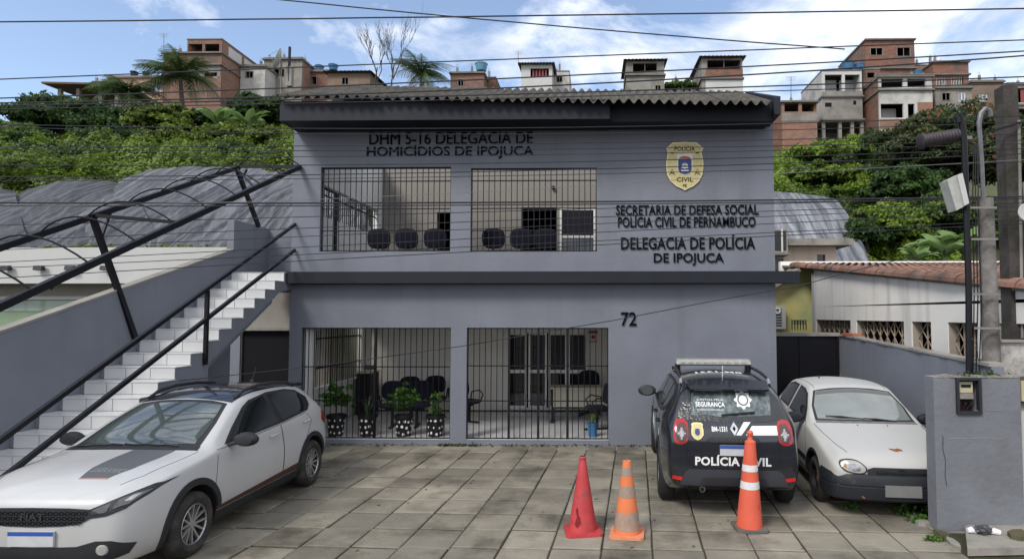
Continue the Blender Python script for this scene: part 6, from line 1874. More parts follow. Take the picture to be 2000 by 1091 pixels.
p = P(566, 92, 50); t = thing('chimney_pipe', (p.x, 50, p.z - 3), 'dark vertical pipe standing right of the dish', 'pipe')
MB().tube([(p.x, 50, p.z - 3), (p.x, 50, p.z)], .11, 8).build('pipe', m_navy, t); MB().box(p.x - .2, p.x + .25, 49.9, 50.3, p.z - 3.4, p.z - 1.7).build('concrete_foot', m_rendg, t)
# --- middle
house('hill_house', 'small brick house carrying a lone blue tank', 880, 945, 142, 200, 60, 7, b_red, (143,), [(895, 905, 155, 168, 'dark')], b_dark)
tank(940, 122, 139, 60.5, 'lone pale blue tank on the small brick house in the middle', mat('pale_blue_tank', (.09, .24, .34), .5, var=.2))
house('hill_house', 'white hilltop house with clothes hanging in its window', 1018, 1078, 127, 200, 60, 8, m_hwhite, (), [(1036, 1072, 134, 151, 'cloth')], m_rend, roof='sheet')
house('hill_house', 'grey concrete block house with dark grilled opening', 1223, 1298, 120, 200, 61, 6, m_rendg, (147,), [(1236, 1283, 124, 141, 'dark'), (1280, 1290, 167, 176, 'dark')], roof='sheet')
th, inf = house('hill_house', 'concrete house with brick balcony and white lower wall', 1370, 1451, 114, 200, 60, 7, m_rendg, (154,), [(1381, 1447, 118, 135, 'dark')], roof='sheet',
      front_bands=[(1378, 1451, 135, 154, b_dark), (1378, 1451, 157, 180, m_hwhite)])
# --- right
house('hill_house', 'tallest brick house with two small openings high on the right hill', 1690, 1789, 78, 200, 64, 7.2, b_dark, (78, 134), [(1700, 1724, 94, 108, 'dark'), (1752, 1778, 93, 110, 'dark')], b_red)
house('hill_house', 'brick wing with open balcony right of the tallest house', 1822, 1894, 121, 205, 62, 6, b_dark, (121, 146), [(1828, 1850, 151, 166, 'rail'), (1858, 1882, 151, 166, 'rail')], b_dark, front_bands=[(1800, 1894, 168, 205, m_brown)])
tank(1656, 121, 137, 60.5, 'large blue tank on the white two storey house'); tank(1678, 124, 137, 60.5, 'smaller blue tank beside the large one on the white house')
tank(1792, 138, 150, 61, 'flat blue tank on the white house with brick side')
th, inf = house('hill_house', 'white and grey two storey house with balconies standing on posts', 1605, 1685, 139, 236, 59, 6, m_hwhite, (189, 234), [(1611, 1645, 146, 178, 'room'), (1650, 1680, 146, 178, 'room')], m_rend,
      front_bands=[(1605, 1685, 178, 188, m_rendg), (1605, 1685, 192, 233, m_rendg)], extra_base=0.0)
for px in (1608, 1640, 1664, 1683):
    p = P(px, 236, 59.2); MB().box(p.x - .15, p.x + .15, 59.1, 59.4, p.z - 5, p.z - .1).build('stilt', m_rendg, th)
for px0, px1, y0, y1 in ((1611, 1624, 201, 209), (1666, 1672, 197, 205)):
    p = P(px0, y0, 59); q = P(px1, y1, 59); MB().box(p.x, q.x, 58.955, 58.968, q.z, p.z).build('vent', m_dark, th)
p = P(1590, 280, 62); q = P(1700, 238, 62)
MB().box(p.x, q.x, 63, 63.3, p.z - 2, q.z + .2).build('retaining_wall', m_conc, label='dark retaining wall behind the stilts of the white house', cat='wall')
house('hill_house', 'white house with brick side wall and wide lower window', 1716, 1824, 147, 285, 57, 8, m_rend, (150, 176), [(1721, 1764, 154, 170, 'open'), (1772, 1808, 154, 170, 'open'), (1720, 1765, 203, 230, 'room'), (1773, 1787, 203, 230, 'open')], b_dark,
      front_bands=[(1792, 1822, 200, 218, b_or), (1718, 1770, 233, 252, b_or)])
house('hill_house', 'small orange brick house with two open bays beside the station roof', 1527, 1596, 198, 240, 58, 5, b_or, (199,), [(1532, 1560, 202, 218, 'open'), (1566, 1594, 202, 218, 'open')], b_or, front_bands=[(1526, 1598, 221, 236, m_rendg)])
house('hill_house', 'brown house with a double window right of the brick wing', 1896, 1962, 158, 240, 61, 6, m_brown, (160,), [(1912, 1929, 184, 198, 'win'), (1953, 1958, 185, 192, 'win')], m_brown, front_bands=[(1896, 1962, 200, 240, b_dark)])
house('hill_house', 'white house with clothes line at the right picture edge', 1967, 2060, 163, 240, 60, 6, m_rend, (165, 205), [(1975, 2050, 172, 200, 'cloth'), (1980, 2040, 212, 235, 'open')])

extra = [
 ('half built brick room between the tallest house and the brick wing', 1786, 1824, 128, 200, 66, 5, b_or, (), [(1796, 1808, 136, 146, 'dark')]),
 ('low brown annex under the tallest house with a square hole', 1686, 1720, 136, 200, 61, 4, b_dark, (), [(1694, 1708, 142, 152, 'open')]),
 ('cement annex below the brick wing', 1826, 1900, 170, 250, 58.5, 4, m_rendg, (172,), [(1840, 1856, 182, 196, 'dark'), (1872, 1886, 180, 198, 'win')]),
 ('brick room stepping down left of the orange brick house', 1500, 1530, 205, 240, 60, 4, b_dark, (), []),
 ('brick shed on the crest left of the peach house', 180, 214, 160, 210, 62, 4, b_dark, (), [(190, 200, 170, 180, 'dark')]),
 ('pale annex between the tall brick house and the dish', 470, 516, 128, 205, 60, 4, m_rend, (130,), [(480, 494, 140, 152, 'dark')]),
 ('low cement room right of the small tank house', 946, 968, 152, 200, 62, 4, b_dark, (), []),
 ('low render wall house right of the white hilltop house', 1080, 1112, 140, 200, 63, 5, m_rend, (), [(1088, 1098, 150, 160, 'dark')]),
 ('long low block between the two grey block houses', 1300, 1368, 162, 200, 64, 5, m_rendg, (), [(1320, 1332, 168, 176, 'dark')]),
]
for lab, *a_ in extra: house('hill_house', lab, *a_)
for px, y0, y1, Y, lab in ((320, 66, 106, 58.5, 'thin aerial on the low brick block'), (1545, 150, 200, 57.5, 'thin bent aerial above the orange brick house'), (1012, 100, 128, 60, 'aerial left of the white hilltop house')):
    a_, b_ = P(px, y0, Y), P(px, y1, Y); mb = MB(); mb.tube([a_, b_], .03, 4)
    for k in range(4): mb.tube([a_ + Vector((-.5 + .05 * k, 0, -.12 * k)), a_ + Vector((.5 - .05 * k, 0, -.12 * k))], .015, 3)
    mb.build('aerial', m_rendg, label=lab, cat='aerial')
for k, (px, yt, yb, wd, Y, m_, lab) in enumerate((
    (60, 292, 352, 130, 33, lm_dark, 'broad dark shrub above the small dark sheet at far left'), (225, 262, 318, 110, 36, lm_dark, 'dark bush directly left of the bright round shrub'),
    (350, 262, 322, 110, 35, lm_bright, 'bright bush under the round shrub'), (470, 290, 328, 90, 33, lm_mid, 'mid green bush over the crest of the large grey sheet'),
    (75, 262, 330, 90, 37, lm_dark, 'dark shrub below the far left tree'), (190, 285, 340, 80, 35, lm_dark, 'dark shrub left of the bright round shrub foot'),
    (300, 288, 330, 90, 34, lm_dark, 'dark shrub just under the bright round shrub'), (390, 290, 325, 70, 33.5, lm_bright, 'small bright shrub on the crest of the large grey sheet'),
    (395, 225, 275, 80, 40, lm_dark, 'dark shrub between the round shrub and the banana plants'), (560, 285, 325, 60, 34, lm_dark, 'dark shrub touching the left corner of the station'),
    (20, 300, 350, 90, 33, lm_bright, 'light shrub at the left edge above the small dark sheet'), (165, 318, 352, 90, 31, lm_bright, 'light shrub above the middle of the dark sheets'),
    (1690, 440, 500, 60, 26, lm_dark, 'dark shrub at the right edge of the silver sheet'))):
    tree_px('shrub', px, yt, yb, wd, Y, m_, lab, 60, 50, .5, .2, 60 + k)
# ================================================================== LEFT NEIGHBOUR
ln = thing('neighbour_building', (-12, 14, 0), 'low neighbour building with white fascia and mint green wall, left', 'building')
YN = 14.0
z = lambda py: P(200, py, YN).z
MB().box(-24, -6.95, YN, YN + .25, z(553), z(483)).build('fascia', m_hwhite, ln)
MB().box(-24, -6.95, YN + .251, YN + 7, z(500), z(492)).build('roof_slab', m_hslab, ln)
MB().box(-24, -6.95, YN + .9, YN + 1.1, z(640), z(492)).build('upper_wall', mat('cream_wall', (.40, .38, .32), .8, var=.08, coords='World'), ln)
MB().box(-24, -6.95, YN + .55, YN + .899, z(584), z(577)).build('ledge', m_hwhite, ln)
MB().box(-24, -6.95, YN + .6, YN + .898, z(607), z(585)).build('mint_band', mat('mint_paint', (.34, .42, .36), .8, var=.15, streak=.4, coords='World'), ln)
MB().box(-24, -6.95, YN + .58, YN + .897, -.05, z(608)).build('green_wall', mat('green_paint', (.20, .27, .18), .8, var=.12, coords='World'), ln)
for px in (11, 76, 137, 206):
    p = P(px, 523, YN - .1)
    t = thing('flood_light', p, {11: 'leftmost small floodlight on the white fascia', 76: 'second small floodlight on the white fascia', 137: 'third small floodlight, under the awning beam', 206: 'small floodlight beside the awning post'}[px], 'floodlight')
    MB().hexa([(p.x - .10, YN - .16, p.z - .05), (p.x + .10, YN - .16, p.z - .05), (p.x + .10, YN - .06, p.z - .06), (p.x - .10, YN - .06, p.z - .06), (p.x - .10, YN - .14, p.z + .05), (p.x + .10, YN - .14, p.z + .05), (p.x + .10, YN - .06, p.z + .06), (p.x - .10, YN - .06, p.z + .06)]).build('housing', m_trim, t)
    MB().box(p.x + .02, p.x + .06, YN - .06, YN - .002, p.z - .02, p.z + .02).build('bracket', m_trim, t)
p = P(99, 558, YN + .1); t = thing('bulkhead_lamp', p, 'small dark lamp hanging under the white fascia', 'lamp')
MB().lathe([(0, 0), (.05, -.02), (.06, -.08), (0, -.16)], (p.x, YN + .12, z(553)), (0, 0, 1), 12).build('lamp_shade', m_trim, t, True)
# grass on the roof edge
p0 = np.random.RandomState(5); nn = 700
leaf_object('roof_grass', [(x, YN + .3 + yy, z(483) + zz) for x, yy, zz in zip(p0.uniform(-13.5, -7.5, nn), p0.uniform(0, .5, nn), np.abs(p0.normal(0, .05, nn)))], np.tile([0, 0, 1], (nn, 1)), .07, lm_bright, seed=6, jitter=1.2, label='tufts of grass growing along the top of the white fascia', cat='grass', kind='stuff')
# passage under the stairs: wall with dark doorway
pg = thing('passage_wall', (-6.3, 12.8, 0), 'beige wall with dark doorway under the top of the stairs', 'wall')
ydz = P(500, 645, 12.8).z
mb = MB(); wall_holes(mb, (-8.6, 12.8, 0), (1, 0, 0), (0, .15, 0), 2.84, 3.0, [(1.05, 2.7, 0, ydz)]); mb.build('wall', m_rendg, pg)
MB().box(-7.56, -5.85, 12.84, 12.87, 0, ydz - .002).build('door', m_dark, pg)
MB().box(-8.6, -7.57, 12.77, 12.798, 0, ydz - .001).build('grey_pier', m_grey, pg)
MB().box(-7.6, -5.8, 12.72, 12.799, ydz + .0, ydz + .06).build('lintel', m_conc, pg)

# ================================================================== RIGHT SIDE
# black gate
YG = 12.4
xg0, xg1 = 3.37, 4.94; zg = P(1570, 656, YG).z
gt = thing('metal_gate', ((xg0 + xg1) / 2, YG, 0), 'plain black sheet metal gate between station and grey wall', 'gate')
MB().box(xg0, xg1, YG, YG + .03, .03, zg).build('sheet_panel', m_black, gt)
for x in (xg0 + .03, (xg0 + xg1) / 2, xg1 - .03): MB().box(x - .025, x + .025, YG - .025, YG - .001, .03, zg - .03).build('frame_post', m_black, gt)
MB().box(xg0, xg1, YG - .06, YG + .14, zg + .002, zg + .07).build('coping', m_conc, gt)
# grey boundary wall sloping towards the street
bw = thing('boundary_wall', (4.7, 9.7, 0), 'grey boundary wall with crumbling coping behind the old white hatchback', 'wall')
a = Vector((4.58, 7.12, 0)); b = Vector((4.96, 12.42, 0)); za, zb2 = P(1900, 713, 7.3).z, P(1628, 655, 12.4).z
n_ = Vector((.14, -.01, 0))
MB().hexa([a, a + n_, b + n_, b, a + Vector((0, 0, za)), a + n_ + Vector((0, 0, za)), b + n_ + Vector((0, 0, zb2)), b + Vector((0, 0, zb2))]).build('wall', m_grey, bw)
rs = random.Random(2)
for k in range(22):
    f0, f1 = k / 22, (k + .94) / 22; p = a.lerp(b, f0); q = a.lerp(b, f1); z0 = za + (zb2 - za) * f0; z1 = za + (zb2 - za) * f1; h = rs.uniform(.018, .04); o = Vector((-rs.uniform(.01, .03), 0, 0))
    MB().hexa([p + o + Vector((0, 0, z0)), p + n_ + Vector((.02, 0, z0)), q + n_ + Vector((.02, 0, z1)), q + o + Vector((0, 0, z1)), p + o + Vector((0, 0, z0 + h)), p + n_ + Vector((.02, 0, z0 + h)), q + n_ + Vector((.02, 0, z1 + h)), q + o + Vector((0, 0, z1 + h))]).build('coping_piece', m_conc, bw)
p = a.lerp(b, .90); MB().box(p.x - .03, p.x + .16, p.y - .25, p.y + .25, zb2 + .01, zb2 + .06).build('roof_tile', mat('loose_red_tile', (.35, .11, .06), .8, var=.2), label='loose red clay tile lying on the grey boundary wall', cat='roof tile')
# white side house with clay tile roof
def rz_(y): return 2.76 + .112 * (y - 8.3)
wh_ = thing('tiled_house', (8, 12, 0), 'white house with clay tiled roof and diamond pattern window grilles', 'house')
XW = 5.9
def py2z(px, py): return PX(px, py, XW)
Yw0, Yw1 = 7.0, 16.4
holes = []
wins = [(1594, 1661), (1672, 1765), (1780, 1818), (1850, 1908), (1950, 2040)]
for a_, b_ in wins:
    ya, yb = PX(a_, 625, XW).y, PX(b_, 625, XW).y
    holes.append((Yw1 - ya, Yw1 - yb, .95, 2.28))
mb = MB()
# wall facing -X, built from the far end towards the street, with sloping top
wall_holes(mb, (XW, Yw1, 0), (0, -1, 0), (.2, 0, 0), Yw1 - Yw0, 2.62, holes)
zfar, znear = PX(1590, 541, XW).z, PX(2000, 572, XW).z
zn2 = znear - (PX(2000, 572, XW).y - Yw0) * .09
mb.prism([(XW, Yw1, 2.6201), (XW, Yw0, 2.6201), (XW, Yw0, rz_(Yw0) - .052), (XW, Yw1, rz_(Yw1) - .052)], (.2, 0, 0))
mb.build('side_wall', mat('mould_stained_white', (.78, .76, .72), .8, var=.08, scale=1.0, streak=.35, coords='World'), wh_)
m_gri = mat('rust_brown_grille', (.40, .31, .23), .7, var=.3, scale=5)
for (h0, h1, z0, z1) in holes:
    y0, y1 = Yw1 - h0, Yw1 - h1    # y0 far, y1 near
    g_ = group_part('window_grille', wh_, (XW + .12, (y0 + y1) / 2, z0))
    n = max(2, int(round((y0 - y1) / .30))); w_ = (y0 - y1) / n
    for k in range(n + 1): MB().box(XW + .11, XW + .13, y1 + k * w_ - .01, y1 + k * w_ + .01, z0, z1).build('upright', m_gri, g_)
    for k in range(n):
        mb = MB(); c0 = y1 + k * w_; m_ = 4; hh = (z1 - z0) / m_
        for j in range(m_):
            za_ = z0 + j * hh
            mb.bar((XW + .12, c0, za_), (XW + .12, c0 + w_ / 2, za_ + hh / 2), .014); mb.bar((XW + .12, c0 + w_ / 2, za_ + hh / 2), (XW + .12, c0, za_ + hh), .014)
            mb.bar((XW + .12, c0 + w_, za_), (XW + .12, c0 + w_ / 2, za_ + hh / 2), .014); mb.bar((XW + .12, c0 + w_ / 2, za_ + hh / 2), (XW + .12, c0 + w_, za_ + hh), .014)
        mb.build('diamond', m_gri, g_)
    MB().box(XW + .02, XW + .19, y0 - .012, y0 - .002, z0, z1).build('jamb', mat('beige_jamb', (.36, .31, .26), .8, var=.1), g_)
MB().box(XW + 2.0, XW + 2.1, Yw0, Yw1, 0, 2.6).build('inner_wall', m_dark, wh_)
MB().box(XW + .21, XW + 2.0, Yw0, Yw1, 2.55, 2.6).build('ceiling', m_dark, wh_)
MB().box(XW + .001, 14, Yw1 + .01, Yw1 + .2, 0, zfar + .1).build('end_wall', m_hwhite, wh_)
MB().box(XW + .3, 14, Yw0 - .2, Yw0, 0, 2.6).build('front_wall', m_hwhite, wh_)
# roof plane with rows of clay tiles, each tile in view its own piece
m_tile = mat('clay_roof_tile', (.23, .125, .09), .85, var=.25, scale=3, rnd=.3, col2=(.09, .07, .06), thr=(.48, .66), fac2=.85, coords='World')
slope = (zfar - (CAMH + .0)) ; Yr1 = 19.0
rfm = group_part('roof', wh_, (XW, 12, 3))
MB().hexa([(XW - .05, Yw0 - .4, rz_(Yw0 - .4) - .05), (15, Yw0 - .4, rz_(Yw0 - .4) - .05), (15, Yr1, rz_(Yr1) - .05), (XW - .05, Yr1, rz_(Yr1) - .05),
           (XW - .05, Yw0 - .4, rz_(Yw0 - .4)), (15, Yw0 - .4, rz_(Yw0 - .4)), (15, Yr1, rz_(Yr1)), (XW - .05, Yr1, rz_(Yr1))]).build('roof_deck', m_conc, rfm)
tmb = MB(); sl_ = math.atan((rz_(16) - rz_(8)) / 8)
seg_ = 6
def barrel(r0, r1, L_, m):
    mb = MB()
    for k in range(seg_):
        a0 = math.pi * k / seg_; a1 = math.pi * (k + 1) / seg_
        for (ra, rb_, flip) in ((r0, r1, 0),):
            mb.quad((math.cos(a0) * r0, 0, math.sin(a0) * r0), (math.cos(a1) * r0, 0, math.sin(a1) * r0), (math.cos(a1) * r1, L_, math.sin(a1) * r1), (math.cos(a0) * r1, L_, math.sin(a0) * r1))
        mb.quad((math.cos(a0) * r0, 0, math.sin(a0) * r0), (math.cos(a0) * (r0 - .015), 0, math.sin(a0) * (r0 - .015)), (math.cos(a1) * (r0 - .015), 0, math.sin(a1) * (r0 - .015)), (math.cos(a1) * r0, 0, math.sin(a1) * r0))
    return mb.mesh(m, 'roof_tile', False)
bt = barrel(.095, .075, .46, m_tile)
cand = []
rs = random.Random(8)
for i in range(46):
    for j in range(28):
        x = XW + .12 + i * .19; y = Yw0 - .35 + j * .42
        px = (x / y) * FPX + CX - 23
        if px > 2040: continue
        cand.append((y - .5 * 0, x, y))
cand.sort()
lim = 295; stuffmb = MB()
for n_i, (_, x, y) in enumerate(cand):
    zz = rz_(y) + .01
    if n_i < lim:
        inst('roof_tile', bt, (x + rs.uniform(-.01, .01), y, zz + rs.uniform(0, .01)), rfm, rot=(sl_ - .03 + rs.uniform(-.02, .02), 0, rs.uniform(-.05, .05)))
    else:
        for k in range(seg_):
            a0 = math.pi * k / seg_; a1 = math.pi * (k + 1) / seg_; r0, r1 = .095, .075; L_ = .46
            stuffmb.quad((x + math.cos(a0) * r0, y, zz + math.sin(a0) * r0 + .01), (x + math.cos(a1) * r0, y, zz + math.sin(a1) * r0 + .01), (x + math.cos(a1) * r1, y + L_, zz + math.sin(a1) * r1 + L_ * sl_ - .01), (x + math.cos(a0) * r1, y + L_, zz + math.sin(a0) * r1 + L_ * sl_ - .01))
if stuffmb.f: stuffmb.build('far_roof_tiles', m_tile, rfm, kind='stuff')
# verge of rounded ridge tiles along the wall top
vt = barrel(.14, .12, .50, m_tile)
for k in range(25):
    y = Yw0 - .4 + k * .46
    inst('verge_tile', vt, (XW + .0, y, rz_(y) + .0), rfm, rot=(sl_, 0, rs.uniform(-.04, .04)))
MB().box(XW - .1, 15, Yr1, Yr1 + .2, rz_(Yr1) - .3, rz_(Yr1) + .12).build('ridge_parapet', mat('bright_white', (.8, .8, .79), .6, var=.03), wh_)
# yellow green house end beyond the gate
yg = thing('yellow_house', (5, 18, 0), 'yellow and green gable wall beyond the black gate', 'house')
pts = [(1440, 660), (1440, 600), (1515, 558), (1566, 524), (1640, 545), (1640, 660)]
pp = [P(a_, b_, 17.6) for a_, b_ in pts]
MB().prism([Vector((q.x, 17.6, q.z)) for q in pp], (0, .2, 0)).build('gable_wall', mat('yellow_green_paint', (.52, .47, .20), .85, var=.12, scale=.9, col2=(.20, .32, .20), thr=(.52, .68), fac2=.7, coords='World'), yg)
MB().box(pp[0].x, pp[-1].x, 17.6, 17.8, 0, pp[0].z - .001).build('lower_wall', m_rend, yg)
for i_, (q0, q1) in enumerate(((pp[1], pp[2]), (pp[2], pp[3]), (pp[3], pp[4]))):
    MB().hexa([(q0.x, 17.2, q0.z), (q1.x, 17.2, q1.z), (q1.x, 18.5, q1.z), (q0.x, 18.5, q0.z), (q0.x, 17.2, q0.z + .12), (q1.x, 17.2, q1.z + .12), (q1.x, 18.5, q1.z + .12), (q0.x, 18.5, q0.z + .12)]).build('roof', m_conc, yg)
# small ornamental iron grilles low on the yellow wall (too blurred in the photograph to be read as anything else)
for px0, px1 in ((1521, 1535), (1547, 1574)):
    u, v = P(px0, 643, 17.58), P(px1, 624, 17.58)
    gg = group_part('ornamental_grille', yg, u)
    n = max(3, int((v.x - u.x) / .07))
    for k in range(n + 1):
        x_ = u.x + (v.x - u.x) * k / n; MB().box(x_ - .008, x_ + .008, 17.575, 17.595, u.z, v.z).build('bar', m_trim, gg)
    mb = MB()
    for k in range(n):
        x_ = u.x + (v.x - u.x) * (k + .5) / n; mb.tube([(x_ + .028 * math.cos(t), 17.585, v.z - .06 + .05 * math.sin(t)) for t in [i * math.pi / 4 for i in range(9)]], .006, 4)
    mb.build('scrollwork', m_trim, gg)
# air conditioner on the yellow gable and boxed window unit on the cream house
def ac(loc, label):
    t = thing('air_conditioner', loc, label, 'air conditioner'); x, y, z_ = loc
    MB().box(x, x + .62, y, y + .29, z_, z_ + .66).build('casing', m_hwhite, t)
    for k in range(7): MB().box(x + .05, x + .50, y - .012, y - .001, z_ + .08 + k * .075, z_ + .115 + k * .075).build('louvre', m_trim, t)
    MB().lathe([(.05, 0), (.09, 0), (.09, .02), (.05, .02)], (x + .38, y - .013, z_ + .52), (0, -1, 0), 16, True).build('fan_ring', m_alu, t)
    return t
ac((X_at(1532, 17.3) - .62, 17.3, P(1528, 642, 17.3).z), 'white air conditioner on the yellow gable beside the station corner')
YQ2 = 20.4
p = P(1540, 494, YQ2); q = P(1540, 447, YQ2)
t = thing('window_unit', (p.x - .4, YQ2, p.z), 'dark boxed window unit with white divider on the cream house', 'window unit')
MB().box(p.x - .9, p.x - .02, YQ2, YQ2 + .59, p.z, q.z).build('casing', m_conc, t)
MB().box(p.x - .85, p.x - .08, YQ2 - .03, YQ2 - .001, p.z + .1, q.z - .06).build('front_panel', m_trim, t)
MB().box(p.x - .25, p.x - .19, YQ2 - .05, YQ2 - .031, p.z + .02, q.z).build('divider', m_hwhite, t)
MB().box(p.x - .9, p.x + .04, YQ2 - .1, YQ2 + .59, p.z - .07, p.z - .002).build('shelf', m_hslab, t)
# cream house behind
YC = 21
ch = thing('cream_house', (6, YC, 0), 'cream house with flat concrete roof and small dark windows', 'house')
p, q = P(1430, 482, YC), P(1634, 560, YC)
ops = []
for a_, b_, c_, d_ in ((1596, 1612, 497, 514), (1490, 1530, 505, 545)):
    u, v = P(a_, d_, YC), P(b_, c_, YC); ops.append((u.x - p.x, v.x - p.x, u.z, v.z))
mb = MB(); wall_holes(mb, (p.x, YC, 0), (1, 0, 0), (0, .2, 0), q.x - p.x, p.z, ops); mb.build('front_wall', mat('cream_render', (.64, .52, .42), .85, var=.08, scale=.8, streak=.2, coords='World'), ch)
MB().box(q.x - .2, q.x - .001, YC + .201, YC + 3, 0, p.z).build('side_wall', m_rendg, ch)
MB().box(p.x, q.x - .21, YC + 1.2, YC + 1.3, 0, p.z - .02).build('inner_wall', m_dark, ch)
MB().box(p.x, P(1655, 480, YC).x, YC - .5, YC + 3.2, p.z + .001, p.z + .22).build('roof_slab', m_conc, ch)
for (u0, u1, w0, w1) in ops: MB().box(p.x + u0 + .0, p.x + u1, YC + .1, YC + .12, w0, w1).build('window_pane', m_glass, ch)

# meter wall
YM = 6.92
x0, x1 = 3.80, X_at(1975, YM); zm = P(1890, 737, YM).z
mw = thing('meter_wall', ((x0 + x1) / 2, YM, 0), 'stubby grey rendered wall holding an electricity meter, right foreground', 'wall')
m_mw = mat('rough_grey_render', (.148, .155, .175), .9, var=.16, scale=1.4, col2=(.08, .075, .07), thr=(.55, .75), fac2=.5, bump=.4, bscale=16, coords='World')
bx0, bx1 = X_at(1855, YM), X_at(1897, YM); bz0, bz1 = P(1870, 805, YM).z, P(1870, 738.5, YM).z
mb = MB(); wall_holes(mb, (x0, YM, 0), (1, 0, 0), (0, .18, 0), x1 - x0, zm, [(bx0 - x0, bx1 - x0, bz0, bz1)])
mb.build('wall', m_mw, mw)
mb = MB(); rs = random.Random(4)
for k in range(16):
    xx = x0 + (x1 - x0) * k / 16; mb.box(xx + .001, xx + (x1 - x0) / 16, YM - rs.uniform(.0, .012), YM + .18, zm + .001, zm + rs.uniform(.005, .03))
mb.build('broken_top', m_conc, mw)
for (zz, xa_, xb_) in ((1.02, .15, .75), (1.33, .45, .8)):
    MB().box(x0 + xa_, x0 + xb_, YM - .003, YM - .0005, zz, zz + .006).build('render_seam', m_conc, mw)
MB().tube([(x0 + .09, YM - .002, 1.05), (x0 + .085, YM - .002, .9), (x0 + .11, YM - .002, .78), (x0 + .10, YM - .002, .62), (x0 + .115, YM - .002, .5)], .003, 4).build('crack', m_dark, mw)
em_ = thing('electricity_meter', ((bx0 + bx1) / 2, YM, bz0), 'open meter box with beige meter set in the grey stub wall', 'meter')
mb = MB(); wall_holes(mb, (bx0 - .015, YM - .03, bz0 - .015), (1, 0, 0), (0, .06, 0), bx1 - bx0 + .03, bz1 - bz0 + .025, [(.03, bx1 - bx0, .03, bz1 - bz0 - .005)])
mb.build('frame', m_trim, em_)
MB().box(bx0 + .002, bx1 - .002, YM + .15, YM + .17, bz0 + .002, bz1 - .002).build('back_plate', m_trim, em_)
MB().box(bx0 + .035, bx1 - .055, YM + .02, YM + .14, bz0 + .22, bz1 - .04).build('meter_case', mat('beige_plastic', (.40, .36, .25), .5, var=.08), em_)
MB().box(bx0 + .06, bx1 - .08, YM + .012, YM + .019, bz1 - .10, bz1 - .07).build('display', m_dark, em_)
MB().box(bx0 + .035, bx1 - .055, YM + .01, YM + .13, bz0 + .15, bz0 + .215).build('terminal_cover', m_conc, em_)
mb = MB()
for k in range(5): mb.tube([(bx0 + .06 + k * .03, YM + .10, bz0 + .15), (bx0 + .05 + k * .03 + .02 * (-1) ** k, YM + .05, bz0 + .09), (bx0 + .07 + k * .022, YM + .10, bz0 + .02)], .006, 4)
mb.build('loose_wires', mat('wire_red_black', (.05, .015, .015), .6, var=.4, scale=30), em_)
# right-hand white wall and its meter box
ww = thing('white_boundary_wall', (5.6, 7.6, 0), 'white mould stained boundary wall at the right edge', 'wall')
m_ww = mat('mouldy_white', (.46, .45, .43), .85, var=.1, scale=1.2, col2=(.10, .085, .07), thr=(.48, .6), fac2=.9, bump=.4, coords='World')
MB().box(X_at(1940, 7.5), 9, 7.5, 7.7, 0, P(1970, 668, 7.5).z).build('rear_wall', m_ww, ww)
MB().box(x1 + .012, 9, 7.02, 7.2, 0, P(1990, 735, 7.02).z).build('front_wall', m_ww, ww)
MB().box(X_at(1938, 7.5), 9, 7.46, 7.74, P(1970, 668, 7.5).z + .001, P(1970, 664, 7.5).z).build('coping', m_conc, ww)
p, q = P(1979, 790, 7.0), P(2030, 735, 7.0)
t = thing('electricity_meter', p, 'rusty brown meter box cut by the right picture edge', 'meter')
MB().box(p.x, q.x, 6.96, 7.019, p.z, q.z).build('frame', mat('brown_box', (.07, .055, .045), .7, var=.3), t)
MB().box(p.x + .05, q.x - .02, 6.93, 6.959, p.z + .05, q.z - .04).build('cover', mat('beige_plastic', (.40, .36, .25)), t)

# poles
m_pole = mat('lichen_concrete_pole', (.20, .185, .175), .9, var=.25, scale=3, col2=(.065, .06, .055), thr=(.42, .62), fac2=.9, bump=.6, bscale=20, coords='World')
YP = 7.42
up = thing('service_pole', (X_at(1921, YP), YP, 0), 'short mottled concrete service pole behind the grey stub wall', 'pole')
MB().tube([(X_at(1924, YP), YP, 0), (X_at(1921, YP), YP, P(1920, 388, YP).z)], [.112, .088], 14).build('shaft', m_pole, up, True)
mb = MB(); pl = [(1893, 745), (1892, 560), (1887, 400), (1884, 300), (1882, 262), (1878, 235), (1873, 222), (1870, 228), (1872, 240)]
mb.tube([P(a_, b_, YP - .12) for a_, b_ in pl], .036, 8); cd = mb.build('conduit', m_black, up, True)
mb = MB(); pl = [(1921, 398), (1918, 330), (1914, 270), (1912, 240), (1916, 222), (1924, 213), (1932, 216), (1935, 228)]
mb.tube([P(a_, b_, YP + .02) for a_, b_ in pl], [.026, .026, .026, .028, .034, .036, .036, .034], 8); mb.build('gooseneck_conduit', mat('galvanised_pipe', (.13, .13, .14), .5, .4, var=.3, scale=8), up, True)
for y_ in (410, 470, 575, 640):
    p = P(1906, y_, YP - .0); MB().box(X_at(1886, YP - .1), X_at(1936, YP - .1), YP - .165, YP - .155, p.z - .012, p.z + .012).build('strap', m_rendg, up)
for sx in range(3):
    MB().tube([P(1900 + sx * 6, 740, YP - .08), P(1903 + sx * 7, 560 + sx * 20, YP - .10), P(1899 + sx * 6, 400, YP - .09), P(1903 + sx * 3, 280, YP - .03)], .008, 4).build('cable', m_black, up)
